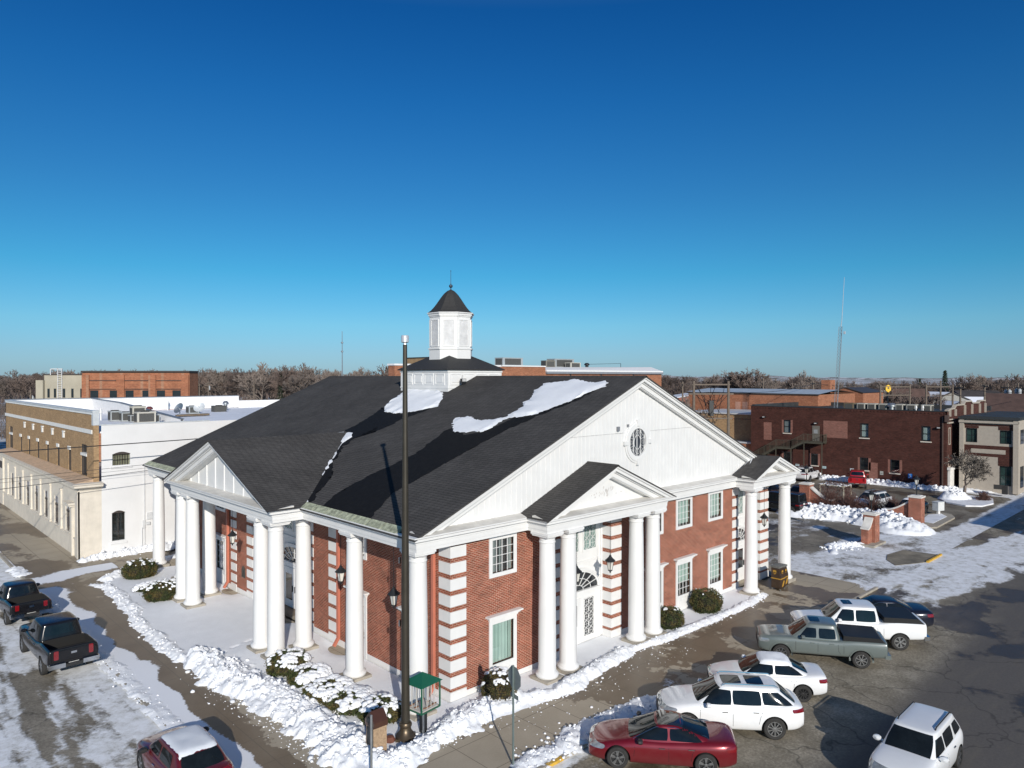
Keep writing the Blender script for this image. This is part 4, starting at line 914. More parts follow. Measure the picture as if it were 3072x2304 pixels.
for i in range(8): y = 41 + i*3.95; pbox(m, TU, y-.45, y+.45, 0, .05, 5.6, 8.6) if i < 8 and False else None
o = m.build('upper_wall', MATS['tan_brick'], OB)
m = MB(); pbox(m, TU, 36.3, 71.2, 0, .07, 8.86, 9.16)
for i in range(5): y = 44.9 + i*3.95; pbox(m, TU, y-.2, y+.2, 0, .1, 8.1, 8.6); pbox(m, TU, y-.35, y+.2, 0, .12, 8.55, 8.66)
for a, b, c, d in upwin[1:-1]: pbox(m, TU, a+.1, b-.1, 0, .08, d, d+.28)
m.build('stone_trim', mat('pale_stone', (.66, .66, .64), .7, var=.06), OB)
m = MB(); pbox(m, TU, 36.0, 71.3, -.4, .06, 10.45, 10.56); pbox(m, TU, 36.0, 71.2, 0, .04, 10.36, 10.44)
for i in range(120): y = 36.2 + i*.29; pbox(m, TU, y, y+.14, .04, .09, 10.28, 10.38)
m.build('parapet_cap', METALW, OB)
for i, (a, b, c, d) in enumerate(upwin):
    big = i in (0, 7)
    window(OB, TU, (a+.07, b-.07, c+.05, d-.05), .05, -.05, 1, 1, mats=DFRAME, recess=.2, deep=.5, gmat=DGLASS)
    if big: m = MB(); pbox(m, TU, a, b, -.2, .04, d-.85, d-.65); m.build('transom', mat('pale_stone', (.6,)*3), OB)
sidewin = [(-2.83, -1.95, .95, 3.0), (-2.78, -1.58, 6.5, 7.32)]
m = MB(); wall(m, TS, -3.5, 22, 0, 9.48, sidewin, .2); m.build('side_wall', WPAINT, OB)
m = MB(); m.box(-3.66, 35.97, 9.48, 4.25, 36.25, 9.56); m.box(-4.03, 35.97, 9.5, -3.64, 36.4, 10.58); m.build('side_cap', METALW, OB)
for i, (a, b, c, d) in enumerate(sidewin):
    o = window(OB, TS, (a, b, c, d), 0, 0, 7 if i else 2, 1 if i else 3, mats=DFRAME, recess=.12, deep=.4, muntin=.03, gmat=None, curtain=(mat('tan_blind', (.28, .25, .18), .8), [(0, 1, 0, 1)]) if i else None)
    m = MB(); n = 12; pts = [(a-.02, d-.02)] + [(a + (b-a)*k/n, d + .16*math.sin(math.pi*k/n)) for k in range(n+1)] + [(b+.02, d-.02)]
    m.prism(pts, TS, -.02, .006); m.build('arch', DFRAME, o)
    m = MB(); pbox(m, TS, a-.12, b+.12, 0, .08, c-.22, c-.08); m.build('sill', WPAINT, o)
m = MB(); pbox(m, TS, -.1-.35, -.1+.15, 0, .1, 2.25, 2.75); pbox(m, TS, -.5, -.25, 0, .14, 1.85, 2.05); pbox(m, TS, 0, .2, 0, .12, 1.9, 2.05); pbox(m, TS, -.75, -.6, 0, .1, 1.6, 2.2)
m.tube([(-.62, 35.94, 0), (-.62, 35.94, 6.3), (-.3, 35.94, 6.4)], .025); m.tube([(-.8, 35.94, .2), (-.8, 35.94, 1.7)], .03); m.build('meter_boxes', mat('meter_grey', (.55, .56, .57), .5), OB)
m = MB(); m.box(-3.64, 36.2, 8.9, 4.1, 71.0, 9.02); m.box(4.3, 36.2, 8.6, 27, 71.0, 8.95); m.build('roof', SNOWR, OB)
m = MB(); m.box(-3.6, 70.9, 9.0, 21.3, 71.2, 10.52); m.box(21.3, 70.9, 8.9, 27, 71.2, 9.9)
m.add([(4.1, 42, 9.0), (4.1, 71, 9.0), (4.1, 71, 10.5), (4.1, 60, 10.3), (4.1, 42, 9.36), (4.35, 42, 9.0), (4.35, 71, 9.0), (4.35, 71, 10.5), (4.35, 60, 10.3), (4.35, 42, 9.36)], [(0, 1, 2, 3, 4), (9, 8, 7, 6, 5), (4, 3, 8, 9), (3, 2, 7, 8)])
m.build('parapet', mat('white_membrane', (.74, .74, .74), .6, var=.06), OB)
m = MB(); m.box(-3.7, 70.85, 10.52, 21.3, 71.25, 10.6); m.bar((4.22, 42, 9.4), (4.22, 60, 10.34), .34, .06); m.bar((4.22, 60, 10.34), (4.22, 71, 10.54), .34, .06); m.build('parapet_cap', mat('dark_cap', (.2, .22, .25), .5, .3), OB)
# roof equipment
def hvac(name, c, d, rz, label, body, grp=None, fan=False):
    m = MB(); m.obox((c[0], c[1], c[2]+d[2]/2), d, rz); m.obox((c[0], c[1], c[2]+d[2]-.03), (d[0]+.05, d[1]+.05, .06), rz); m.obox((c[0], c[1], c[2]-.06), (d[0]*.8, d[1]*.8, .14), rz)
    o = m.build(name, body); tag(o, label, 'air conditioner', grp)
    g = MB(); R_ = Matrix.Rotation(rz, 3, 'Z')
    p = Vector(c) + R_ @ Vector((0, -d[1]/2-.012, d[2]*.5)); g.obox(p, (d[0]*.8, .02, d[2]*.75), rz); p = Vector(c) + R_ @ Vector((-d[0]/2-.012, 0, d[2]*.5)); g.obox(p, (.02, d[1]*.8, d[2]*.75), rz)
    g.build('grille', HVACG, o)
    if fan: f = MB(); f.lathe([(.01, d[2]+.02), (min(d[0], d[1])*.36, d[2]+.02), (min(d[0], d[1])*.38, d[2]+.07), (min(d[0], d[1])*.3, d[2]+.07)], (c[0], c[1], c[2]), 14); f.build('fan', HVACG, o)
    return o
units = [((.9, 49.4, 9.04), (.9, .9, .9), 'leftmost grey air conditioner of the cluster on the snowy roof', HVACS), ((1.5, 48.3, 9.04), (.85, .8, .8), 'second grey air conditioner of the snowy roof cluster', HVACS),
         ((2.3, 47.6, 9.04), (1.1, .9, 1.35), 'tallest beige air conditioner of the cluster on the snowy roof', HVACM), ((1.7, 46.7, 9.04), (.7, .7, .6), 'small grey air conditioner in front of the tallest roof unit', HVACS),
         ((2.7, 46.1, 9.04), (1.0, .9, .95), 'middle beige air conditioner in front of the tallest roof unit', HVACM), ((2.0, 44.6, 9.04), (1.5, 1.0, .95), 'widest beige air conditioner nearest the white wall', HVACM), ((2.9, 44.9, 9.04), (.6, .7, .7), 'dark condenser at the right end of the roof cluster', HVACS),
         ((11.5, 60, 8.96), (1.1, 1.0, .8), 'grey boxy unit behind the dishes on the snowy roof', HVACS), ((15.2, 62, 8.96), (1.4, 1.0, .7), 'dark box on the far snowy roof right of the dishes', HVACG)]
for c, d, lab, b in units: hvac('air_conditioner', c, d, .0, lab, b, 'air conditioners on the snowy roof', True)
def vent(name, x, y, z, r, h, label, m_=None):
    m = MB(); m.lathe([(r*.6, z), (r*.6, z+h*.6), (r, z+h*.62), (r, z+h*.8), (r*.5, z+h), (.01, z+h)], (x, y, 0), 14); return tag(m.build(name, m_ or STEEL, smooth=True), label, 'roof vent')
vent('roof_vent', -1.4, 60, 9.0, .75, .55, 'wide round metal vent on the snowy roof of the old bank')
vent('roof_vent', .3, 51.5, 9.0, .12, 1.1, 'thin white pipe left of the roof unit cluster', WHITE); vent('roof_vent', 12.2, 70.2, 8.95, .12, 1.2, 'thin white pipe by the back parapet', WHITE)
vent('roof_vent', 17.6, 66, 8.95, .35, 1.1, 'tall grey flue standing far right on the snowy roof'); vent('roof_vent', 7.8, 62.5, 8.95, .35, .8, 'dark red turbine vent beyond the parapet', mat('rust_red', (.12, .03, .03), .6)); vent('roof_vent', -1.9, 45.9, 9.0, .14, .9, 'slim black pipe near the tan parapet', BLACK)
def dish(x, y, z, r, az, el, label, m_=STEEL):
    m = MB(); q = Matrix.Rotation(az, 4, 'Z') @ Matrix.Rotation(math.pi/2 - el, 4, 'Y'); vs = []; n = 18
    for k in range(5):
        for i in range(n): a = 2*math.pi*i/n; rr = r*k/4; vs.append(q @ Vector((rr*math.cos(a), rr*math.sin(a), r*.32*(k/4)**2)) + Vector((x, y, z)))
    m.add(vs, [(k*n+i, k*n+(i+1) % n, (k+1)*n+(i+1) % n, (k+1)*n+i) for k in range(4) for i in range(n)])
    m.tube([(x, y, z-r*1.2), (x, y, z-.1), (x, y, z)], .05); m.tube([Vector((x, y, z)), q @ Vector((0, 0, r*.8)) + Vector((x, y, z))], .025)
    return tag(m.build('satellite_dish', m_, smooth=True), label, 'satellite dish')
dish(8.1, 54, 9.75, .58, R(200), R(30), 'left satellite dish on the snowy roof, turned edge-on'); dish(10.3, 54.6, 9.75, .58, R(230), R(35), 'pale right satellite dish on the snowy roof', METALW)
m = MB(); m.obox((9.2, 53.6, 9.1), (3.2, .5, .14), 0); m.obox((9.6, 54.4, 9.1), (3.2, .5, .14), .1); tag(m.build('pallet', mat('old_wood', (.16, .12, .08), .9, var=.3)), 'low brown wooden pallets under the satellite dishes', 'pallet')

# --- dark brick building beyond the parking lot
DB = empty('dark_brick_building', (80, 15, 0), 'long dark brown two storey brick building with an outside stair beyond the parking lot', 'building')
TD = TL(76.0); PINK = MATS['pink_brick']
wins = [(21.85, 22.8, 5.45, 7.2), (11.85, 12.85, 5.4, 7.2), (4.9, 5.85, 5.4, 7.2), (21.85, 22.8, 1.3, 2.95), (18.15, 19.05, 1.4, 2.93), (11.85, 12.85, 1.35, 2.9), (8.25, 9.3, 1.32, 2.93)]
m = MB(); wall(m, TD, 3.2, 27.6, -.1, 8.95, wins, .2); m.quad((76, 3.2, 0), (95, 3.2, 0), (95, 3.2, 8.3), (76, 3.2, 8.3)); m.quad((76, 27.6, 0), (92, 27.6, 0), (92, 27.6, 9), (76, 27.6, 9))
for i in range(60): y = 3.3 + i*.405; pbox(m, TD, y, y+.2, 0, .05, 8.68, 8.8)
m.build('wall', MATS['dark_brick'], DB)
m = MB(); m.box(76.3, 3.3, 8.5, 95, 27.4, 8.6); m.box(75.95, 3.1, 8.95, 76.35, 27.7, 9.02); m.box(94.6, 3.1, 8.5, 95, 27.7, 9.1); m.box(76.3, 27.2, 8.5, 95, 27.6, 9.15); m.build('roof', TARR, DB)
for i, (a, b, c, d) in enumerate(wins):
    cur = None if i not in (1, 2) else (mat('lace', (.34, .38, .38), .8), [(.05, .95, .05, .95)])
    if i == 0: cur = (mat('blind_grey', (.2, .21, .23), .8), [(0, 1, 0, 1)])
    o = window(DB, TD, (a+.06, b-.06, c+.06, d-.06), .06, .02, 1, 2, mats=BLACK, recess=.1, deep=.4, muntin=.05, curtain=cur)
    s = MB(); pbox(s, TD, a-.12, b+.12, 0, .08, c-.13, c); s.build('sill', STONE, o)
m = MB()
for a, b, c, d in ((24.55, 25.69, 4.35, 6.75), (14.4, 17.46, 5.16, 7.34), (10.76, 11.8, .1, 2.38)): mark(m); pbox(m, TD, a, b, .0, .006, c, d)
for i in (0, 3, 4, 5, 6): a, b, c, d = wins[i]; mark(m); pbox(m, TD, a-.28, a-.0, .0, .006, c, d); mark(m); pbox(m, TD, b, b+.28, .0, .006, c, d)
split_build(m, 'bricked_patch', PINK, DB)
m = MB(); pbox(m, TD, 17.95, 18.9, 0, .04, 4.6, 6.6); o = m.build('door', mat('grey_door', (.16, .15, .13), .5), DB)
m = MB(); pbox(m, TD, 18.2, 18.7, .04, .05, 5.6, 6.1); m.build('door_window', mat('pale_pane', (.3, .32, .33), .2), o)
STM = mat('stair_steel', (.085, .08, .06), .6, .2); m = MB()
def rail(p, q_):
    p, q_ = Vector(p), Vector(q_); n = int((q_-p).length/.16)
    for dz in (1.0, .12): m.bar(p+Vector((0, 0, dz)), q_+Vector((0, 0, dz)), .05)
    for i in range(n+1): t = p.lerp(q_, i/n); m.bar(t, t+Vector((0, 0, 1.0)), .03 if i % 6 else .055)
pts = [(17.0, 4.55), (19.5, 4.55), (21.2, 3.6), (23.3, 3.55), (27.2, 1.2)]
for (a, za), (b, zb) in zip(pts[:-1], pts[1:]):
    for x in (74.7, 75.8): m.bar((x, a, za-.1), (x, b, zb-.1), .06, .22)
    if za == zb or abs(za-zb) < .1: m.box(74.7, a, za-.06, 75.95, b, za)
    else:
        n = max(2, int(abs(za-zb)/.19))
        for i in range(n): t = (i+.5)/n; y = a+(b-a)*t; m.box(74.7, y-.13, za+(zb-za)*t-.03, 75.8, y+.13, za+(zb-za)*t)
    rail((74.7, a, za), (74.7, b, zb))
for y, z in ((17.1, 4.5), (19.45, 4.5), (21.2, 3.6), (23.3, 3.5)): m.bar((74.72, y, ZS), (74.72, y, z), .09)
rail((74.7, 17.0, 4.55), (75.9, 17.0, 4.55)); m.build('outside_stair', STM, DB)
for y, z in ((25.6, 7.5), (18.4, 6.95), (4.0, 7.1)):
    m = MB(); m.obox((75.85, y, z), (.3, .45, .2), 0); m.obox((75.68, y, z-.02), (.03, .3, .12), 0, 1); m.build('wall_lamp', [BLACK, mat('lamp_face', (.5,)*3)], DB)
m = MB(); pbox(m, TD, 2.95, 3.35, .0, .35, 7.8, 8.6); m.bar((75.9, 3.6, 0), (75.9, 3.6, 8.4), .12); m.build('downpipe', mat('pipe_brown', (.09, .06, .05), .6), DB)
for k, (a, b, c, d, col) in enumerate(((17.08, 17.6, 1.1, 1.39, (.45, .6, .62)), (20.64, 21.15, 1.1, 1.37, (.45, .55, .58)), (13.6, 14.05, 1.15, 1.42, (.6, .66, .7)), (10.1, 10.48, .96, 1.41, (.36, .38, .35)))):
    m = MB(); pbox(m, TD, a, b, .0, .03, c, d); pbox(m, TD, a+.06, b-.06, .03, .034, c+.12, c+.16, 1); pbox(m, TD, a+.06, b-.06, .03, .034, c+.2, c+.22, 1)
    tag(m.build('wall_sign', [mat('sign%d' % k, col, .5), DFRAME]), ['pale blue parking sign on the brown wall under the stair end', 'pale blue parking sign on the brown wall beneath the stair', 'small white parking sign above the red pickup', 'grey notice board right of the bricked-up doorway'][k], 'sign')
m = MB(); pbox(m, TD, 6.85, 7.3, 0, .03, .87, 1.4); 
m.lathe([(.05, 0), (.05, .01)], (75.96, 7.1, 1.28), 8, 1, 'X'); m.bar((75.96, 7.1, 1.24), (75.96, 7.1, 1.1), .04, .04, 1); m.bar((75.96, 7.1, 1.1), (75.96, 6.98, 1.09), .03, .03, 1); ring(m, lambda u, d, z: (75.96-d, u, z), 7.1, 1.06, .11, .11, .025, 0, 12); 
m.m = [1 if i > 5 else v_ for i, v_ in enumerate(m.m)]
tag(m.build('accessible_parking_sign', [mat('sign_blue', (.02, .2, .62), .5), WHITE]), 'blue and white wheelchair parking sign on the brown brick wall', 'sign')
k = 0
for y, wd, z in ((15.5, 1.2, 8.6), (13.95, .95, 8.6), (12.65, .95, 8.6), (11.3, .9, 8.6), (9.35, .8, 8.6), (8.0, 1.0, 8.6), (6.3, 1.1, 8.6)):
    hvac('air_conditioner', (79.6 + .0*k, y, z), (1.0, wd, 1.0), 0, ['first', 'second', 'third', 'fourth', 'fifth', 'sixth', 'seventh'][k] + ' from the left in the row of louvred units on the dark brick roof', HVACM if k else mat('hvac_rust', (.16, .12, .07), .7), 'air conditioners on the dark brick roof'); k += 1
vent('roof_vent', 79.3, 10.3, 8.6, .55, 1.1, 'round silver vent hood in the row on the dark brick roof'); vent('roof_vent', 78.4, 7.2, 8.6, .12, .9, 'left one of two short white pipes on the dark brick roof', WHITE); vent('roof_vent', 78.4, 6.45, 8.6, .12, .95, 'right one of two short white pipes on the dark brick roof', WHITE)
# front parapet of the dark building and the beige modern building at its right
m = MB(); TP = TR(3.0); SB = mat('buff_stone', (.40, .355, .295), .8, var=.08)
BB = empty('beige_building', (84, 0, 0), 'beige and brown panelled two storey building with large dark windows at the far right', 'building')
TB = TL(77.6)
bw = [(.55, 1.65, 5.5, 7.1), (-2.75, -1.66, 5.5, 7.0), (-2.75, -1.66, .8, 3.0)]
m = MB(); wall(m, TB, -3.4, 2.3, -.1, 8.2, bw, .25); pbox(m, TB, -3.4, -2.95, 0, .25, 0, 8.2); pbox(m, TB, 1.85, 2.3, 0, .2, 0, 8.2); m.box(77.35, -3.45, 0, 95, -3.4, 8.2); pbox(m, TB, -3.45, 2.35, 0, .3, 7.75, 8.0); m.build('wall', SB, BB)
m = MB(); pbox(m, TB, -2.93, 1.84, 0, .02, 7.42, 7.62); pbox(m, TB, -2.93, 1.84, 0, .02, 3.95, 5.2); pbox(m, TB, -2.93, -1.5, .0, .021, 3.0, 3.94); pbox(m, TB, .4, 1.8, 0, .02, 7.12, 7.4); pbox(m, TB, -2.9, -1.5, 0, .02, 7.02, 7.4); m.build('brown_panels', MATS['dark_brick'], BB)
m = MB(); pbox(m, TB, -2.2, 1.15, .02, .06, 4.3, 4.78); pbox(m, TB, -2.1, 1.05, .06, .07, 4.38, 4.7); m.build('blank_name_board', SB, BB)
m = MB(); m.box(77.2, -3.6, 8.2, 95, 2.4, 8.42); m.box(77.5, -3.4, 8.42, 94, 2.2, 8.5); m.build('roof', TARR, BB)
for a, b, c, d in bw: window(BB, TB, (a+.05, b-.05, c+.05, d-.05), .05, .02, 2, 2, mats=BLACK, recess=.15, deep=.5, muntin=.05, gmat=mat('green_glass', (.03, .06, .055), .06, spec=.9, var=.5, scale=1))
for i in range(3):
    a = 78.2 + i*2.6; o = MB(); pbox(o, TR(-3.4), a, a+1.6, .05, .08, .6, 3.0); pbox(o, TR(-3.4), a, a+1.6, .05, .08, 5.5, 7.1); o.build('window', DGLASS, BB)
m = MB()   # stepped parapet front with pale coping
prof = [(76, 8.3), (76, 9.05), (76.9, 9.2), (78.6, 9.25), (79.2, 9.6), (82.4, 9.6), (82.9, 9.95), (85.5, 9.95), (86, 9.7), (89, 9.65), (89.5, 9.9), (92, 9.9), (92, 8.3)]
m.prism(prof, TR(3.18), -.2, 0); m.build('front_parapet', MATS['dark_brick'], DB)
m = MB()
for (a, za), (b, zb) in zip(prof[1:-2], prof[2:-1]): m.bar((a, 3.25, za+.05), (b, 3.25, zb+.05), .4, .14)
for x in (76.6, 78.8, 82.6, 85.7, 89.2, 91.8): m.bar((x, 3.05, 8.4), (x, 3.05, 9.6 if x > 79 else 9.2), .22, .12)
m.box(76, 2.98, 7.6, 78.2, 3.2, 7.75); m.box(76, 2.98, 8.0, 78.2, 3.2, 8.1); m.build('parapet_coping', SB, DB)
window(DB, TR(3.2), (76.7, 77.2, 5.2, 7.0), .1, .04, 1, 2, mats=SB, gmat=DGLASS, recess=.05, deep=.12); window(DB, TR(3.2), (76.6, 77.3, 2.6, 3.1), .1, .04, 1, 1, mats=SB, gmat=DGLASS, recess=.05, deep=.12)
m = MB(); m.box(76.2, 2.9, .0, 77.8, 3.15, 2.2); m.box(76.0, 2.8, 2.2, 77.9, 3.15, 2.5); m.build('stone_doorcase', mat('white_stone', (.66, .65, .62), .7), DB)

# --- brick hall behind the cupola
HB = empty('brick_hall', (55, 50, 0), 'brick hall with white capped roof rising behind the white cupola', 'building')
m = MB(); m.box(44.4, 45, 0, 52.5, 62, 14.35); m.box(52.5, 45, 0, 79.5, 62, 13.6); m.box(28.1, 45, 0, 44.4, 46.2, 14.3); m.build('wall', MATS['far_brick'], HB)
m = MB(); m.box(44.3, 44.9, 14.35, 52.5, 62.1, 14.5); m.box(28.0, 44.9, 14.3, 44.4, 46.3, 14.5); m.box(52.5, 44.75, 13.75, 79.6, 62, 13.95); m.add([(52.5, 44.9, 13.95), (79.5, 44.9, 13.95), (79.5, 47, 14.6), (52.5, 47, 14.35), (52.5, 50, 13.95), (79.5, 50, 13.95)], [(0, 1, 2, 3), (3, 2, 5, 4)]); m.build('roof', mat('white_membrane', (.74,)*3), HB)
m = MB(); m.box(52.5, 44.7, 13.45, 79.6, 45, 13.75); m.build('fascia', mat('slate_fascia', (.22, .24, .27), .6), HB)
m = MB(); m.box(38.5, 52, 14.4, 44.5, 58, 15.5); m.box(38.4, 51.9, 15.5, 44.6, 58, 15.6, 1); m.build('penthouse', [MATS['tan_brick'], DFRAME], HB)
m = MB()
for x in (57.5, 64.2, 72): mark(m); m.bar((x, 44.9, 11), (x, 44.9, 13.5), .14)
split_build(m, 'downpipe', DFRAME, HB)
hvac('air_conditioner', (49.0, 48.5, 14.5), (3.7, 1.6, 1.1), 0, 'long silver air conditioner just right of the cupola', HVACS, 'rooftop units on the brick hall'); hvac('air_conditioner', (56.7, 48.5, 14.35), (1.6, 1.3, 1.0), -.2, 'small tilted brown unit left of the silver pair on the brick hall', mat('hvac_brown', (.2, .19, .16), .7), 'rooftop units on the brick hall')
hvac('air_conditioner', (60.4, 49.5, 14.35), (4.2, 1.6, 1.3), 0, 'tall silver double unit on the brick hall roof', HVACS, 'rooftop units on the brick hall'); hvac('air_conditioner', (61.0, 47.6, 14.3), (2.2, 1.1, .8), 0, 'low beige unit in front of the silver double unit', HVACM, 'rooftop units on the brick hall')
vent('roof_vent', 64.6, 48, 14.2, .4, .9, 'squat dark vent right of the units on the brick hall roof', BLACK); dish(40.6, 50, 16.1, .5, R(60), R(40), 'small satellite dish on the penthouse beside the cupola')
m = MB(); m.tube([(71.5, 47, 14), (71.5, 47, 15.1)], .04); m.tube([(64.6, 47.5, 14.9), (71.5, 47, 15.1)], .025); tag(m.build('roof_mast', BLACK), 'thin dark mast with a stay on the brick hall roof', 'mast')

# --- long brick shed, tan building and gable behind the dark building
LB = empty('long_brick_shed', (95, 32, 0), 'long orange brick building with a pale ribbed roof behind the dark brick one', 'building')
m = MB(); m.box(90, 24.2, 0, 104, 46.7, 10.3); m.build('wall', MATS['far_brick'], LB)
m = MB(); m.add([(89.8, 24, 10.4), (89.8, 47, 10.5), (97, 47, 11.0), (97, 24, 11.0), (104, 24, 10.4), (104, 47, 10.4)], [(0, 1, 2, 3), (3, 2, 5, 4)]); m.build('roof', mat('ribbed_roof', (.48, .52, .55), .5, .2, var=.15, scale=1.5), LB)
m = MB(); m.box(89.85, 24, 10.22, 90, 47, 10.4); m.build('fascia', DFRAME, LB)
m = MB()
for a in (36.9, 35.63, 31.2, 29.8, 27.2): mark(m); m.box(89.97, a, 7.0, 90, a+.9, 8.96)
split_build(m, 'bricked_patch', mat('pink_plain', (.40, .22, .16), .8), LB)
TBB = empty('tan_brick_building', (78, 32, 0), 'yellow tan brick building with a diamond frieze behind the white gable', 'building')
m = MB(); m.box(78.2, 27.7, 3.7, 89, 39.6, 7.55); m.build('wall', MATS['tan_brick'], TBB); m = MB(); m.box(78, 27.6, 7.55, 89.5, 39.8, 7.75); m.box(76.5, 27.8, 3.55, 78.3, 40, 3.75); m.build('roof_edge', METALW, TBB)
m = MB(); m.box(76.6, 27.8, 0, 78.2, 39.6, 3.55); m.build('lower_wall', MATS['far_brick'], TBB)
m = MB()
for i in range(7): m.obox((78.18, 28.6+i*1.5, 6.9), (.04, .26, .26), 0, rx=R(45)); 
m.build('diamonds', MATS['far_brick'], TBB); m = MB(); m.box(78.17, 27.8, 6.86, 78.2, 39.4, 6.93); m.build('frieze', DFRAME, TBB)
GB = empty('brick_gable_building', (108, 27, 0), 'orange brick gabled building with a tall square chimney', 'building')
m = MB(); m.prism([(23.3, 0), (30.1, 0), (30.1, 10.0), (26.1, 11.15), (23.3, 10.3)], TL(105), -9, 0); m.build('wall', MATS['far_brick'], GB)
m = MB(); m.bar((105, 30.2, 10.1), (105, 26.1, 11.25), .3, .12); m.bar((105, 26.1, 11.25), (105, 23.2, 10.38), .3, .12); m.add([(105, 26.1, 11.25), (114, 26.1, 11.25), (114, 23.2, 10.4), (105, 23.2, 10.4)], [(0, 1, 2, 3)]); m.build('roof', DFRAME, GB)
m = MB(); m.box(104, 28.2, 0, 106, 29.7, 12.5); m.box(103, 30.3, 0, 104.5, 31.0, 10.9); m.build('chimney', MATS['far_brick'], GB)
# --- far left brick building (turned toward the camera) with its beige wing
a_ = R(46.39-90)
FL = empty('far_brick_block', (16, 97, 0), 'large orange brick block with a row of dark windows beyond the snowy roof', 'building', rz=0)
dirv = Vector((math.cos(a_), math.sin(a_), 0)); nrm = Vector((-math.sin(a_), math.cos(a_), 0)); p0 = Vector((10.4, 102.7, 0)); 
def TX(u, d, z): q_ = p0 + dirv*u - nrm*d; return (q_.x, q_.y, z)
def tb(mb, u0, u1, d0, d1, z0, z1, mi=0):
    mb.add([TX(u0, d1, z0), TX(u1, d1, z0), TX(u1, d0, z0), TX(u0, d0, z0), TX(u0, d1, z1), TX(u1, d1, z1), TX(u1, d0, z1), TX(u0, d0, z1)], [(0,3,2,1),(4,5,6,7),(0,1,5,4),(1,2,6,5),(2,3,7,6),(3,0,4,7)], mi)
m = MB(); tb(m, 0, 16.4, -3, 0, 0, 13.7)
for u in (0, 5.4, 10.2, 15.2): tb(m, u, u+1.1, 0, .18, 0, 13.3)
m.build('wall', MATS['far_brick'], FL); m = MB(); tb(m, -.1, 16.5, -3, .25, 13.7, 13.95); m.build('parapet_cap', DFRAME, FL)
m = MB()
for u in (1.2, 4.2, 6.6, 9.2, 11.4, 13.8): mark(m); tb(m, u, u+1.25, 0, .03, 9.6, 10.95)
split_build(m, 'window', DGLASS, FL)
m = MB()
for u in (1.1, 6.5, 11.3): tb(m, u, u+4.1, 0, .1, 11.1, 11.2); tb(m, u, u+4.1, 0, .1, 12.4, 12.5)
m.build('brick_band', DFRAME, FL)
BW = empty('beige_block', (9, 108, 0), 'plain beige rendered block with a roof ladder at the far left', 'building')
m = MB(); tb(m, -6.8, -.1, -16, -1.5, 0, 13.3); tb(m, -7.8, -6.7, -16, -1.0, 0, 12.5); m.build('wall', mat('beige_render', (.36, .33, .26), .85, var=.12, scale=.5), BW)
m = MB(); tb(m, -6.9, 0, -16, -1.4, 13.3, 13.45); m.build('parapet_cap', DFRAME, BW)
m = MB()
for z in range(14): tb(m, -4.6, -4.0, -1.5, -1.3, 9.5+z*.35, 9.55+z*.35)
tb(m, -4.65, -4.58, -1.5, -1.3, 9.5, 14.3); tb(m, -4.02, -3.95, -1.5, -1.3, 9.5, 14.3); tb(m, -5.8, -3.9, -1.5, -1.35, 14.2, 14.3); tb(m, -5.8, -5.7, -1.5, -1.35, 13.3, 14.3); m.build('roof_ladder', mat('pale_steel', (.6,)*3, .5), BW)
m = MB()
for u in (-5.3, -3.9, -2.6, -1.2, -6.3): mark(m); tb(m, u, u+.35, -1.5, -1.45, 9.8, 11.2)
split_build(m, 'window', DGLASS, BW)

# --- small houses of the town
ROOFD = mat('house_roof_dark', (.05, .042, .04), .85, var=.25, scale=1); ROOFB = mat('house_roof_brown', (.085, .05, .04), .85, var=.25, scale=1)
def house(c, wd, dp, hw_, hr, rz, wallm, roofm, label, snow=0.0, nwin=3, cat='house', name='house', storeys=1):
    o = empty(name, c, label, cat, rz=rz); m = MB()
    m.prism([(-wd/2, 0), (wd/2, 0), (wd/2, hw_), (0, hw_+hr), (-wd/2, hw_+hr*.0+0)] if False else [(-wd/2, 0), (wd/2, 0), (wd/2, hw_), (0, hw_+hr), (-wd/2, hw_)], lambda u, d, z: (u, -d, z), -dp/2, dp/2)
    m.build('wall', wallm, o, world=False); m = MB(); ov = .35
    for s in (-1, 1):
        zz = hw_ - ov*hr/(wd/2)
        m.add([(0, -dp/2-ov, hw_+hr+.06), (0, dp/2+ov, hw_+hr+.06), (s*(wd/2+ov), dp/2+ov, zz+.06), (s*(wd/2+ov), -dp/2-ov, zz+.06), (0, -dp/2-ov, hw_+hr-.1), (s*(wd/2+ov), -dp/2-ov, zz-.1), (s*(wd/2+ov), dp/2+ov, zz-.1)], [(0, 1, 2, 3), (0, 3, 5, 4), (3, 2, 6, 5)])
    r = m.build('roof', roofm, o, world=False)
    if snow:
        m = MB(); s = -1; k0, k1 = .05, snow
        m.add([(s*(wd/2)*k0, -dp/2, hw_+hr*(1-k0)+.1), (s*(wd/2)*k0, dp/2, hw_+hr*(1-k0)+.1), (s*(wd/2)*k1, dp/2, hw_+hr*(1-k1)+.1), (s*(wd/2)*k1, -dp/2, hw_+hr*(1-k1)+.1)], [(0, 1, 2, 3)])
        m.build('roof_snow', SNOWR, r, world=False)
    for st in range(storeys):
        for i in range(nwin):
            for face in (0, 1):
                m = MB(); u = (-.5 + (i+.5)/nwin)*(wd if face == 0 else dp); z = 1.0 + st*2.7
                if face == 0: m.box(u-.42, -dp/2-.04, z, u+.42, -dp/2, z+1.2); m.box(u-.34, -dp/2-.05, z+.08, u+.34, -dp/2-.03, z+1.12, 1)
                else: m.box(-wd/2-.04, u-.42, z, -wd/2, u+.42, z+1.2); m.box(-wd/2-.05, u-.34, z+.08, -wd/2-.03, u+.34, z+1.12, 1)
                m.build('window', [WHITE, DGLASS], o, world=False)
    return o
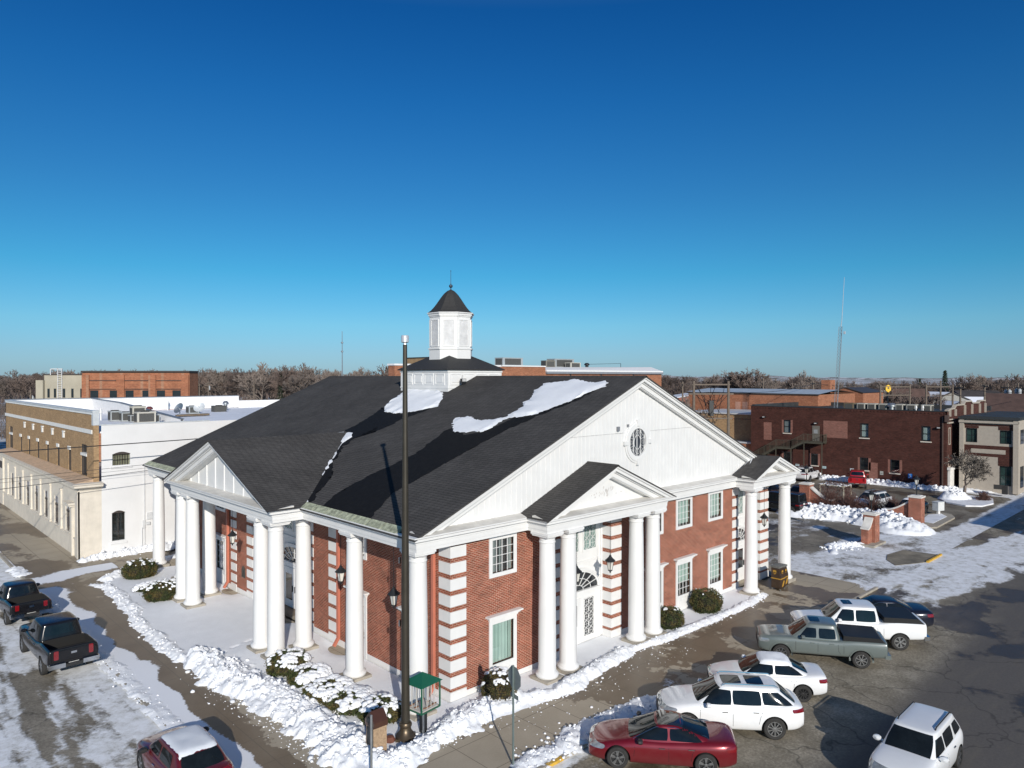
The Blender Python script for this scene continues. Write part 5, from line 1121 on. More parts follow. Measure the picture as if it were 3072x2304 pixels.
GRYW = mat('grey_siding', (.24, .235, .22), .8); WHW = mat('white_siding', (.62, .63, .64), .8); GRNW = mat('green_siding', (.18, .27, .19), .8); YEL = mat('cream_siding', (.55, .50, .36), .8); BRW = mat('brown_siding', (.12, .08, .06), .8); BLW = mat('navy_siding', (.05, .06, .10), .7)
house((152, 38, 0), 18, 9, 8.6, 1.7, R(130), GRYW, ROOFB, 'long two storey grey apartment house with brown roof beyond the gable', nwin=6, cat='apartment house', storeys=3)
house((146, 29.5, 0), 5, 7, 8.2, 2.3, R(45), GRYW, ROOFB, 'grey gabled house right of the long apartment house', nwin=2, storeys=3)
house((150, 25.5, 0), 9, 8, 8.3, 1.6, R(-30), GRYW, ROOFD, 'dark roofed house with a bar of snow on its roof beyond the rooftop units', .6, storeys=2)
house((153, 20.8, 0), 8, 7, 7.2, 1.7, R(30), WHW, ROOFD, 'white house with snow-edged roof beyond the poles', .95, storeys=2)
house((141, 20, 0), 7, 6, 6.8, 1.5, R(-45), WHW, ROOFD, 'small white house with a porch left of the navy garage', .9, storeys=2)
house((178, 25, 0), 9, 9, 8.2, 1.6, R(40), BLW, ROOFD, 'navy blue house with dark gable far beyond the rooftops', nwin=1, storeys=2)
house((116, 8.6, 0), 6, 10, 7.4, 1.7, R(-80), GRNW, ROOFD, 'green sided house with a grey roof behind the stepped parapet', nwin=2, storeys=2)
house((104, .5, 0), 12, 10, 7.6, 3.0, R(10), BRW, ROOFB, 'large brown hip-like roofed house at the far right', .0, storeys=2)
house((120, -1, 0), 12, 10, 8.2, 2.6, R(60), BRW, ROOFD, 'dark house with a snowy ridge at the right edge', .5, storeys=2)
house((184, 21, 0), 6, 6, 6.6, 1.5, R(20), YEL, ROOFD, 'cream cottage between bare trees at the far right', .8)
house((-3, 128, 0), 7, 8, 8.0, 2.2, R(20), YEL, mat('snowy_roof', (.7, .72, .76), .8), 'cream gabled house with snowy roof at the far left edge', storeys=2)
house((70, 92, 0), 16, 9, 7.8, 1.8, R(-40), mat('brick_red_wall', (.26, .10, .07), .8), mat('red_roof', (.2, .07, .05), .8), 'low house with a red roof left of the big dark roof', nwin=4)
house((104, 75, 0), 12, 9, 9.5, 1.6, R(-40), WHW, mat('snowy_roof', (.7,)*3), 'white house with a snowy roof behind the white gable slope', nwin=3, storeys=2)
house((128, 62, 0), 22, 10, 8.6, 1.8, R(-45), mat('brick_red_wall', (.26, .1, .07), .8), mat('snowy_roof', (.7,)*3), 'low long house with a snow covered roof in front of the trees', nwin=4)
# distant houses, small
far_h = [(210, 60, WHW), (236, 44, WHW), (228, 18, YEL), (250, 70, GRYW), (262, 30, WHW), (205, 12, GRYW), (285, 55, WHW), (240, 2, WHW), (300, 18, BRW), (190, 44, YEL), (205, 100, WHW), (60, 210, GRYW), (100, 180, WHW)]
base_h = None
LBL = ['white far house left of the spruce', 'white far house just behind the spruce', 'cream far house right of the spruce', 'grey far house among the trees', 'white far house deep among the trees', 'grey far house behind the navy one', 'farthest white house on the rise', 'white far house near the right edge', 'brown far house on the horizon', 'cream far house behind the apartments', 'white far house behind the white gable', 'grey far house behind the left trees', 'white far house behind the middle trees']
for i, (x, y, wm) in enumerate(far_h): house((x, y, 0), 8, 9, 5.5, 2.6, R(20 + 37*i), wm, ROOFD if i % 2 else ROOFB, LBL[i] + ', tiny in the distance', .8 if i % 3 else 0, nwin=2)
# lattice mast on the dark brick roof
TW = empty('lattice_mast', (78.6, 15.3, 8.6), 'tall thin lattice radio mast standing behind the dark brick roof', 'mast')
m = MB(); bx, by, z0, z1 = 78.6, 16.9, 8.6, 19.6; rr = .26
def leg(k, z): a = 2*math.pi*k/3; f = 1.0 - .0*(z-z0); return Vector((bx + rr*f*math.cos(a) + (z-z0)*.02, by + rr*f*math.sin(a) - (z-z0)*.045, z))
n = 24
for k in range(3):
    m.bar(leg(k, z0), leg(k, z1), .045)
    for i in range(n):
        za, zb = z0+(z1-z0)*i/n, z0+(z1-z0)*(i+1)/n; m.bar(leg(k, za), leg((k+1) % 3, zb), .025); m.bar(leg(k, zb), leg((k+1) % 3, zb), .02)
m.build('lattice', mat('mast_steel', (.22, .25, .28), .5, .5), TW); m = MB(); tp = (leg(0, z1)+leg(1, z1)+leg(2, z1))/3
m.tube([tp, tp+Vector((.05, -.1, 1.0)), tp+Vector((.15, -.35, 6.5))], .06, 6, 0, .025); m.obox(tp+Vector((-.1, -.5, -.8)), (.2, .2, .35), 0); m.build('antenna', mat('pale_antenna', (.4, .45, .5), .5), TW)
T2 = MB(); MX, MY = 108.4, 193.6; T2.tube([(MX, MY, 0), (MX, MY, 28.5)], .30, 5, 0, .1)
for z in (21.3, 24.3): T2.lathe([(.1, z), (.4, z+.1), (.4, z+.5), (.1, z+.6)], (MX, MY, 0), 8)
tag(T2.build('radio_mast', mat('mast_steel', (.22,)*3)), 'distant slim radio mast with small drums left of the flagpole top', 'mast')

# two storey shop block across the right hand street; its shadow falls over the drive
SB2 = empty('corner_shop_block', (62, -30, 0), 'two storey brick shop block across the street, outside the frame at the right', 'building')
m = MB(); m.box(46, -38, ZS, 84, -22.3, 7.7); m.build('wall', MATS['far_brick'], SB2); m = MB(); m.box(45.8, -38.2, 7.7, 84.2, -22.1, 7.95); m.build('parapet_cap', STONE, SB2)
for i in range(8):
    for z in (1.0, 4.9): m = MB(); m.box(48+i*4.4, -22.3, z, 50+i*4.4, -22.22, z+1.8); m.build('window', DGLASS, SB2)
# ================================================================== vehicles
import bmesh
def paint(name, col, metal=.0, dirt=.15, rough=.28):
    if name in MATS: return MATS[name]
    m, nt, b = _new(name); MATS[name] = m; v = coords(nt)
    tc = N(nt, 'ShaderNodeTexCoord'); sx = N(nt, 'ShaderNodeSeparateXYZ'); nt.links.new(tc.outputs['Object'], sx.inputs[0])
    low = ramp(nt, math_n(nt, 'ADD', sx.outputs[2], math_n(nt, 'MULTIPLY', noise_tex(nt, v, 4, 5), .35)), [(.38, (1, 1, 1)), (.85, (0, 0, 0))])
    film = ramp(nt, noise_tex(nt, v, 2.2, 6, .7), [(.4, (0, 0, 0)), (.75, (1, 1, 1))])
    f = math_n(nt, 'MULTIPLY', math_n(nt, 'ADD', low, math_n(nt, 'MULTIPLY', film, .3), True), dirt)
    c = mixc(nt, f, col, (.30, .28, .25)); nt.links.new(c, b.inputs['Base Color'])
    b.inputs['Metallic'].default_value = metal; b.inputs['Roughness'].default_value = rough
    b.inputs['Coat Weight'].default_value = .45 if sum(col) < .1 else .9; b.inputs['Coat Roughness'].default_value = .12 if sum(col) < .1 else .04; b.inputs['Specular IOR Level'].default_value = .25 if sum(col) < .1 else .5
    nt.links.new(mixc(nt, f, (rough,)*3, (.7,)*3), b.inputs['Roughness'])
    return m
TYRE = mat('tyre_rubber', (.025, .024, .023), .85, var=.3, scale=8); RIM = mat('alloy', (.45, .46, .47), .3, .9, var=.1); RIMD = mat('dark_alloy', (.06, .06, .062), .4, .7)
CHROME = mat('chrome', (.6, .61, .62), .12, 1.0, var=.05); PLAST = mat('black_plastic', (.018, .018, .019), .55); WELL = mat('wheel_well', (.008, .008, .008), .9)
TAILM = mat('tail_lamp_red', (.17, .005, .008), .15, coat=1.0); HEADM = mat('head_lamp', (.35, .37, .38), .1, .4, coat=1.0, var=.4, scale=6); AMBER = mat('amber_lamp', (.6, .2, .03), .2)
CARGL = mat('car_glass', (.008, .011, .013), .03, 0, var=.4, scale=2, spec=.42); PLATE = mat('number_plate', (.6, .6, .58), .5)
def loft(rings, closed_ends=True):
    vs = [p for r in rings for p in r]; k = len(rings[0]); n = len(rings)
    fs = [(i*k+j, i*k+(j+1) % k, (i+1)*k+(j+1) % k, (i+1)*k+j) for i in range(n-1) for j in range(k)]
    if closed_ends: fs += [tuple(range(k-1, -1, -1)), tuple((n-1)*k+j for j in range(k))]
    return vs, fs
def interp(tab, x):
    if x >= tab[0][0]: return tab[0][1]
    for (x0, a), (x1, b) in zip(tab[:-1], tab[1:]):
        if x <= x0 and x >= x1: t = (x0-x)/(x0-x1) if x0 != x1 else 0; return a+(b-a)*t
    return tab[-1][1]
def bake(me, subs, cutters):
    """apply subdivision and wheel-arch cuts to the mesh data itself"""
    o = bpy.data.objects.new('tmp', me); C.objects.link(o)
    if subs: s = o.modifiers.new('s', 'SUBSURF'); s.levels = subs; s.render_levels = subs
    cs = []
    for cmesh in cutters:
        c = bpy.data.objects.new('tmpc', cmesh); C.objects.link(c); cs.append(c)
        b = o.modifiers.new('b', 'BOOLEAN'); b.object = c; b.operation = 'DIFFERENCE'; b.solver = 'EXACT'
    dg = bpy.context.evaluated_depsgraph_get(); dg.update(); out = bpy.data.meshes.new_from_object(o.evaluated_get(dg))
    for c in cs: bpy.data.objects.remove(c)
    bpy.data.objects.remove(o); return out
def patch(bvh, corners, direction, nu, nv, off=.006, thick=0.0, rnd=0.0):
    """a sheet draped on the body: corners are four points, projected along direction"""
    A, B, Cc, D = [Vector(c) for c in corners]; d = Vector(direction).normalized(); vs = []; ok = True
    for i in range(nu+1):
        for j in range(nv+1):
            u, v = i/nu, j/nv
            if rnd:   # rounded corners
                uu, vv = u*2-1, v*2-1; s = 1 - rnd*(uu*uu*vv*vv); uu *= s; vv *= s; u2, v2 = (uu+1)/2, (vv+1)/2
            else: u2, v2 = u, v
            p = A.lerp(B, u2).lerp(D.lerp(Cc, u2), v2); h, nn, _, _ = bvh.ray_cast(p, d, 5)
            if h is None: h, nn, _, _ = bvh.find_nearest(p)
            if nn.dot(d) > 0: nn = -nn
            vs.append(h + nn*off)
    fs = [(i*(nv+1)+j, (i+1)*(nv+1)+j, (i+1)*(nv+1)+j+1, i*(nv+1)+j+1) for i in range(nu) for j in range(nv)]
    return vs, fs
def make_vehicle(name, label, loc, heading, S, z0=ZS, cat='car', group=None):
    root = empty(name, (loc[0], loc[1], z0), label, cat, group, rz=R(heading))
    L, W, H = S['L'], S['W'], S['H']; hl = L/2; hw = W/2; P = S['paint']; wr = S.get('wr', .34); fx, rx = S['fx'], S['rx']
    top, bot = S['top'], S['bot']; rect = S.get('boxy', 0.0)
    # stations along the body
    xs = sorted({hl, hl-.03, hl-.12, hl-.3, hl-.6, -hl, -hl+.03, -hl+.10, -hl+.3, -hl+.6, *[hl-.6-(L-1.2)*i/10 for i in range(1, 10)]}, reverse=True)
    def plan(x):
        e = max(0, abs(x)-(hl-.75))/.75; k = S.get('nose', .24) if x > 0 else S.get('tail', .15); return hw*(1 - k*e**2.4)
    rings = []
    for x in xs:
        w_ = plan(x); zt, zb = interp(top, x), interp(bot, x)
        if abs(abs(x)-hl) < .001: zm = (zt+zb)/2; zt = zm+(zt-zm)*.80; zb = zm+(zb-zm)*.8; w_ *= .93
        hh = zt-zb; cr = .05 if not rect else .02; sh = S.get('shoulder', .90)
        half = [(0, zb), (.80*w_, zb), (.95*w_, zb+.05*hh), (.99*w_, zb+.30*hh), (1.0*w_, zb+.55*hh), (.985*w_, zb+.80*hh), (sh*w_, zt-.03*hh), ((sh-.14)*w_, zt+cr*.5), (.4*w_, zt+cr*.9), (0, zt+cr)]
        rings.append([(x, y, z) for y, z in half] + [(x, -y, z) for y, z in half[-2:0:-1]])
    vs, fs = loft(rings); me = bpy.data.meshes.new('body'); me.from_pydata(vs, [], fs)
    for m_ in (P, WELL, PLAST): me.materials.append(m_)
    cut = []
    for x in (fx, rx):
        c = MB(); c.lathe([(wr+.065, -hw-.2), (wr+.065, hw+.2)], (x, 0, wr), 28, 1, 'Y')
        c2 = MB(); 
        for s in (-1, 1): c2.lathe([(wr+.065, min(s*(hw-.36), s*(hw+.2))), (wr+.065, max(s*(hw-.36), s*(hw+.2)))], (x, 0, wr), 28, 0, 'Y')
        cm = bpy.data.meshes.new('c'); cm.from_pydata(c2.v, [], c2.f); 
        for m_ in (P, WELL): cm.materials.append(m_)
        cm.polygons.foreach_set('material_index', [1]*len(cm.polygons)); b2 = bmesh.new(); b2.from_mesh(cm); bmesh.ops.recalc_face_normals(b2, faces=b2.faces); b2.to_mesh(cm); b2.free(); cut.append(cm)
    bm = bmesh.new(); bm.from_mesh(me); bmesh.ops.recalc_face_normals(bm, faces=bm.faces); bm.to_mesh(me); bm.free()
    if S.get('bed'):
        b0, b1, bz, opened = S['bed']
        if opened:
            c = MB(); c.box(b0, -hw+.13, bz-.5, b1, hw-.13, bz+.6, 0); cm = bpy.data.meshes.new('c'); cm.from_pydata(c.v, [], c.f)
            for m_ in (P, WELL): cm.materials.append(m_)
            cm.polygons.foreach_set('material_index', [1]*len(cm.polygons)); b2 = bmesh.new(); b2.from_mesh(cm); bmesh.ops.recalc_face_normals(b2, faces=b2.faces); b2.to_mesh(cm); b2.free(); cut.append(cm)
    bme = bake(me, 2, cut); bme.name = 'body'; body = bpy.data.objects.new('body', bme); C.objects.link(body); body.parent = root; smooth_mesh(bme, 40)
    # cabin: rings from belt to roof
    cb = S['cabin']   # list of cabins: dict(b0 front base x, b1 rear base x, t0, t1 roof x, zb, zt, wb, wt)
    tree_body = BVHTree.FromPolygons([v_.co for v_ in bme.vertices], [p.vertices for p in bme.polygons])
    def drape(nm, corners, direction, mt, nu=8, nv=5, off=.006, tree=None, parent=body, rnd=.0):
        v_, f_ = patch(tree or tree_body, corners, direction, nu, nv, off, rnd=rnd); mb = MB(); mb.add(v_, f_); return mb.build(nm, mt, parent, smooth=True, world=False)
    for ci, c in enumerate(cb):
        rows = []; wb, wt = c['wb'], c['wt']; lv = [(0, 0), (.12, .05), (.5, .46), (.86, .90), (.97, .985), (1.0, 1.0)]
        for t, ins in lv:
            z = c['zb'] + (c['zt']-c['zb'])*t; x0 = c['b0'] + (c['t0']-c['b0'])*ins; x1 = c['b1'] + (c['t1']-c['b1'])*ins; ww = wb + (wt-wb)*ins
            if t == 1.0: x0 -= .10; x1 += .10; ww -= .09
            rr = .16; cv = c.get('curve', .06)
            ring_ = [(x0, 0, z), (x0-.02*cv/.06, ww*.55, z), (x0-.07*cv/.06, ww*.86, z), (x0-.17*cv/.06, ww*.97, z), (x0*.72+x1*.28, ww, z), ((x0+x1)/2, ww, z), (x0*.28+x1*.72, ww, z), (x1+.17*cv/.06, ww*.97, z), (x1+.07*cv/.06, ww*.86, z), (x1+.02, ww*.55, z), (x1, 0, z)]
            rows.append(ring_ + [(a, -b, cc) for a, b, cc in ring_[-2:0:-1]])
        zt = c['zt']; cap = [((p[0]-(c['t0']+c['t1'])/2)*.55+(c['t0']+c['t1'])/2, p[1]*.55, zt+.022) for p in rows[-1]]; rows.append(cap)
        vs, fs = loft(rows); me = bpy.data.meshes.new('cabin'); me.from_pydata(vs, [], fs); me.materials.append(c.get('mat', P))
        bm = bmesh.new(); bm.from_mesh(me); bmesh.ops.recalc_face_normals(bm, faces=bm.faces); bm.to_mesh(me); bm.free()
        cme = bake(me, 2, []); cab = bpy.data.objects.new(c.get('name', 'cabin'), cme); C.objects.link(cab); cab.parent = root; smooth_mesh(cme, 60)
        tree = BVHTree.FromPolygons([v_.co for v_ in cme.vertices], [p.vertices for p in cme.polygons])
        for (a, b, z_0, z_1, sl0, sl1) in c.get('side', []):   # side windows: from x=a to x=b at the belt, tops shifted by sl0, sl1
            for s in (1, -1): drape('side_window', [(a, s*2, z_0), (b, s*2, z_0), (b+sl1, s*2, z_1), (a+sl0, s*2, z_1)], (0, -s, 0), CARGL, 10, 5, .007, tree, cab, .06)
        if 'ws' in c:
            z_0, z_1, w0, w1 = c['ws']; o = drape('windshield', [(c['b0']+.8, w0, z_0), (c['b0']+.8, -w0, z_0), (c['b0']+.8, -w1, z_1), (c['b0']+.8, w1, z_1)], (-1, 0, 0), CARGL, 12, 8, .007, tree, cab, .05)
        if 'rw' in c:
            z_0, z_1, w0, w1 = c['rw']; drape('rear_window', [(c['b1']-.8, w0, z_0), (c['b1']-.8, -w0, z_0), (c['b1']-.8, -w1, z_1), (c['b1']-.8, w1, z_1)], (1, 0, 0), CARGL, 12, 6, .007, tree, cab, .06)
        for k, (x0, x1, w0, mt) in enumerate(c.get('roofglass', [])): drape('roof_glass', [(x0, w0, 3), (x0, -w0, 3), (x1, -w0, 3), (x1, w0, 3)], (0, 0, -1), mt, 10, 8, .006, tree, cab, .05)
        if c.get('rails'):
            x0, x1 = c['rails']
            for s in (1, -1):
                m = MB(); ww = c['wt']-.1; m.tube([(x0, s*ww, zt-.01), (x0-.12, s*ww, zt+.055), (x1+.12, s*ww, zt+.055), (x1, s*ww, zt-.01)], .022); m.build('roof_rail', c.get('railmat', CHROME), cab, world=False)
        if 'snow' in c:
            x0, x1, ww = c['snow']; n1, n2 = 22, 16; vs = []
            for i in range(n1+1):
                for j in range(n2+1):
                    u, v_ = i/n1, j/n2; e = min(u, 1-u, v_, 1-v_); x = x0+(x1-x0)*u + (.06*noise.noise((j*.5, 3, ci)) if i in (0, n1) else 0); y = (v_*2-1)*ww + (.05*noise.noise((i*.5, 7, ci)) if j in (0, n2) else 0)
                    h, nn, _, _ = tree.ray_cast(Vector((x, y, 4)), Vector((0, 0, -1)), 5); z = (h.z if h else zt)
                    hh = 0 if e == 0 else .012+.035*min(1, e*8)*(.7+.6*noise.noise((x*2, y*2, 1)))
                    vs.append((x, y, z+hh*c.get('snowk', 1)))
            mb = MB(); mb.add(vs, [(i*(n2+1)+j, (i+1)*(n2+1)+j, (i+1)*(n2+1)+j+1, i*(n2+1)+j+1) for i in range(n1) for j in range(n2)]); mb.build('roof_snow', c.get('snowmat', SNOW), cab, smooth=True, world=False)
        if c.get('trim'):    # bright line round the side glass
            for s in (1, -1):
                pts = []
                for x, z in c['trim']:
                    h, nn, _, _ = tree.ray_cast(Vector((x, s*2, z)), Vector((0, -s, 0)), 5)
                    if h: pts.append(h + Vector((0, s*.01, 0)))
                if len(pts) > 1: m = MB(); m.tube(pts, .014, 5); m.build('window_trim', CHROME, cab, world=False)
    # bed cover or topper
    if S.get('bed') and not S['bed'][3]:
        b0, b1, bz, _ = S['bed']; m = MB(); tz = S.get('cover_z', .04)
        prof = [(b0, bz-.05), (b0, bz+tz), (b1+S.get('cover_sl', .02), bz+tz), (b1, bz-.05)]
        m.prism(prof, lambda u, d, z: (u, d, z), -hw+.1, hw-.1); m.build('bed_cover', S.get('cover_mat', PLAST), body, world=False)
    # seams
    def line(pts, wd=.012, mt=WELL, nm='door_seam'):
        for s in (1, -1):
            mb = MB()
            for (xa, za), (xb, zb) in zip(pts[:-1], pts[1:]):
                n = max(1, int(math.hypot(xb-xa, zb-za)/.12)); prev = None
                for i in range(n+1):
                    t = i/n; p = Vector((xa+(xb-xa)*t, s*2, za+(zb-za)*t)); h, nn, _, _ = tree_body.ray_cast(p, Vector((0, -s, 0)), 5)
                    if h is None: prev = None; continue
                    if nn.y*s < 0: nn = -nn
                    q_ = h+nn*.003; dr = Vector((xb-xa, 0, zb-za)).normalized(); sd = dr.cross(nn).normalized()*wd/2
                    if prev is not None: mb.quad(prev[0], prev[1], q_+sd, q_-sd)
                    prev = (q_-sd, q_+sd)
            if mb.v: mb.build(nm, mt, body, world=False)
    zb_ = S.get('sill', .34); belt = S['belt']
    for pts in S.get('seams', []): line(pts)
    for x, z in S.get('handles', []):
        for s in (1, -1):
            h, nn, _, _ = tree_body.ray_cast(Vector((x, s*2, z)), Vector((0, -s, 0)), 5)
            if h: m = MB(); m.obox(h+Vector((0, s*.018, 0)), (.19, .03, .028), 0); m.build('door_handle', S.get('handle_mat', CHROME), body, world=False)
    if S.get('rocker'): line([(fx-wr-.1, S['rocker']), (rx+wr+.1, S['rocker'])], .09, PLAST, 'rocker_trim')
    if S.get('cladding'):
        for x in (fx, rx):
            for s in (1, -1):
                mb = MB(); n = 18; prev = None
                for i in range(n+1):
                    a = math.pi*(-.04+1.08*i/n); P2 = []
                    for rr in (wr+.06, wr+.135):
                        p = Vector((x+rr*math.cos(a), s*2, wr+rr*math.sin(a))); h, nn, _, _ = tree_body.ray_cast(p, Vector((0, -s, 0)), 1.6)
                        P2.append((h if h else Vector((p.x, s*(hw-.03), p.z)))+Vector((0, s*.02, 0)))
                    if prev: mb.quad(prev[0], P2[0], P2[1], prev[1])
                    prev = P2
                mb.build('wheel_arch_trim', S['cladding'], body, world=False)
    # lights
    for s in (1, -1):
        x1, zl, zh, wd = S['hl']   # wraps the front corner
        drape('headlight', [(hl+.5, s*(hw*.50), zl), (hl+.5-wd*1.2, s*(hw+.25), zl+.02), (hl+.5-wd*1.2, s*(hw+.25), zh+.02), (hl+.5, s*(hw*.50), zh)], (-1, -s*.75, 0), HEADM, 8, 4, .008, rnd=.12)
        x1, zl, zh, wd = S['tl']
        drape('tail_light', [(-hl-.5, s*(hw*S.get('tlin', .62)), zl), (-hl-.5+wd, s*(hw+S.get('tlo', .25)), zl), (-hl-.5+wd, s*(hw+S.get('tlo', .25)), zh), (-hl-.5, s*(hw*S.get('tlin', .62)), zh)], (1, -s*.75, 0), TAILM, 8, 4, .010, rnd=.06)
        mx, mz = S['mirror']; m = MB(); my = s*(hw+.07)
        m.lathe([(.0, -.09), (.07, -.085), (.10, -.03), (.095, .05), (.0, .09)], (0, 0, 0), 10, 0, 'X'); m.v = [(mx+p[0], my+p[1]*1.35, mz+p[2]*.9) for p in m.v]; m.bar((mx, s*(hw-.12), mz-.04), (mx, my, mz-.03), .05, .04)
        m.build('side_mirror', S.get('mirror_mat', P), body, smooth=True, world=False)
    g0, g1, gw = S['grille']; drape('grille', [(hl+1, gw, g0), (hl+1, -gw, g0), (hl+1, -gw, g1), (hl+1, gw, g1)], (-1, 0, 0), S.get('grille_mat', PLAST), 10, 4, .008, rnd=.05)
    if S.get('lower'): a, b, ww, mt = S['lower']; drape('front_bumper', [(hl+1, ww, a), (hl+1, -ww, a), (hl+1, -ww, b), (hl+1, ww, b)], (-1, 0, 0), mt, 12, 3, .01)
    if S.get('rlower'):
        a, b, ww, mt = S['rlower']
        if S.get('truck'):
            m = MB(); m.box(-hl-.12, -hw+.03, a, -hl+.12, -.34, b); m.box(-hl-.12, .34, a, -hl+.12, hw-.03, b); m.box(-hl-.11, -.34, a+.0, -hl+.1, .34, b-.06, 1); m.build('rear_bumper', [mt, PLAST], body, world=False)
        else: drape('rear_bumper', [(-hl-1, ww, a), (-hl-1, -ww, a), (-hl-1, -ww, b), (-hl-1, ww, b)], (1, 0, 0), mt, 12, 3, .01)
    pz = S.get('plate', .85); drape('number_plate', [(-hl-1, .2, pz-.08), (-hl-1, -.2, pz-.08), (-hl-1, -.2, pz+.08), (-hl-1, .2, pz+.08)], (1, 0, 0), PLATE, 2, 2, .014 if not S.get('truck') else .014)
    if S.get('tailgate'):   # outline of the tailgate on the rear face
        z_0, z_1 = S['tailgate']; m = MB(); ww = hw*.80; x = -hl-.006
        for a, b, c_, d_ in ((-ww, ww, z_1-.012, z_1), (-ww, ww, z_0, z_0+.012), (-ww-.0, -ww+.012, z_0, z_1), (ww-.012, ww, z_0, z_1)): m.box(x-.012, a, c_, x+.03, b, d_)
        m.build('tailgate_seam', WELL, body, world=False); m = MB(); m.obox((x-.005, 0, (z_0+z_1)/2+.05), (.04, .22, .09), 0); m.build('tailgate_badge', CHROME, body, world=False)
    # wheels
    ns = S.get('spokes', 5)
    for x in (fx, rx):
        for s in (1, -1):
            wh = empty('wheel', (x, s*(hw-.115), wr), None, None); wh.parent = root
            t = MB(); wt_ = .11; t.lathe([(wr*.66, -wt_), (wr*.90, -wt_*1.05), (wr*.98, -wt_*.85), (wr, -wt_*.5), (wr, wt_*.5), (wr*.98, wt_*.85), (wr*.90, wt_*1.05), (wr*.66, wt_)], (0, 0, 0), 30, 0, 'Y', caps=False); t.build('tyre', TYRE, wh, smooth=True, world=False)
            r_m = MB(); o = s*.085
            r_m.lathe([(wr*.66, s*.1), (wr*.62, s*.09), (wr*.6, s*.03), (.0, s*.02)] if s > 0 else [(.0, s*.02), (wr*.6, s*.03), (wr*.62, s*.09), (wr*.66, s*.1)], (0, 0, 0), 30, 1, 'Y', caps=False)
            for i in range(30):
                a0, a1 = 2*math.pi*i/30, 2*math.pi*(i+1)/30; r_m.quad(*[(rr*math.cos(a), o+s*.012, rr*math.sin(a)) for rr, a in ((wr*.60, a0), (wr*.60, a1), (wr*.675, a1), (wr*.675, a0))])
            for i in range(ns):
                a = 2*math.pi*i/ns + .3; sp = .13 if ns <= 6 else .0
                for da in ((-sp, sp) if sp else (0,)): r_m.bar((.04*math.cos(a), o, .04*math.sin(a)), (wr*.63*math.cos(a+da), o, wr*.63*math.sin(a+da)), .03, .035)
            r_m.lathe([(.05, o-.02), (.05, o+.015), (.0, o+.02)], (0, 0, 0), 10, 0, 'Y', caps=False)
            r_m.build('rim', [S.get('rim', RIM), RIMD], wh, world=False)
            wh.name = 'wheel'
    return root
def sedan(paintm, **k):
    S = dict(L=4.9, W=1.88, H=1.45, wr=.345, fx=1.46, rx=-1.42, paint=paintm, belt=.93,
        top=[(2.45, .58), (2.35, .67), (2.0, .79), (1.4, .91), (1.0, .96), (0, .97), (-1.3, 1.03), (-1.7, 1.07), (-2.3, 1.07), (-2.45, .94)],
        bot=[(2.45, .30), (2.2, .22), (1.0, .19), (-1.0, .19), (-2.2, .26), (-2.45, .36)],
        cabin=[dict(b0=1.20, b1=-1.92, t0=.28, t1=-.80, zb=.86, zt=1.44, wb=.82, wt=.60, curve=.07, ws=(.98, 1.40, .66, .54), rw=(1.03, 1.38, .60, .50),
              side=[(.90, -.21, .99, 1.35, -.56, 0), (-.245, -1.38, .99, 1.35, 0, .50)], trim=[(.95, .98), (.55, 1.18), (.18, 1.35), (-.4, 1.385), (-.9, 1.34), (-1.45, 1.12), (-1.65, 1.02)])],
        hl=(0, .60, .74, .55), tl=(0, .80, .95, .45), mirror=(.72, 1.02), grille=(.45, .62, .45), lower=(.26, .38, .62, PLAST), rlower=(.28, .42, .6, PLAST), plate=.72,
        seams=[[(.88, .92), (.92, .5), (.86, .27)], [(-.22, .95), (-.22, .27)], [(-1.15, .98), (-.98, .7), (-.95, .45)]], handles=[(0, .80), (-.95, .83)], spokes=5)
    S.update(k); return S
def suv(paintm, **k):
    S = dict(L=5.2, W=2.0, H=1.78, wr=.40, fx=1.60, rx=-1.50, paint=paintm, belt=1.05, nose=.30, tail=.24,
        top=[(2.6, .74), (2.5, .88), (2.1, 1.02), (1.4, 1.13), (1.1, 1.15), (0, 1.12), (-1.5, 1.19), (-2.3, 1.22), (-2.6, 1.08)],
        bot=[(2.6, .36), (2.3, .26), (1.0, .24), (-1.0, .24), (-2.3, .32), (-2.6, .45)],
        cabin=[dict(b0=1.45, b1=-2.56, t0=.42, t1=-1.72, zb=1.0, zt=1.74, wb=.91, wt=.66, curve=.08, ws=(1.15, 1.68, .74, .62), rw=(1.22, 1.62, .68, .58), rails=(.3, -1.7),
              side=[(1.08, -.0, 1.14, 1.62, -.55, 0), (-.04, -1.08, 1.16, 1.63, 0, .05), (-1.12, -2.22, 1.19, 1.60, .04, .55)], roofglass=[(.25, -.45, .38, CARGL), (-.62, -1.25, .40, CARGL)])],
        hl=(0, .80, .94, .62), tl=(0, .98, 1.10, .55), mirror=(.86, 1.18), grille=(.55, .86, .42), lower=(.32, .46, .65, PLAST), rlower=(.36, .58, .8, mat('grey_bumper', (.25, .25, .26), .6)), plate=.85,
        seams=[[(1.12, 1.08), (1.15, .6), (1.05, .32)], [(-.03, 1.10), (-.03, .32)], [(-1.12, 1.12), (-1.0, .8), (-.95, .55)]], handles=[(.25, .93), (-.85, .96)], spokes=10)
    S.update(k); return S
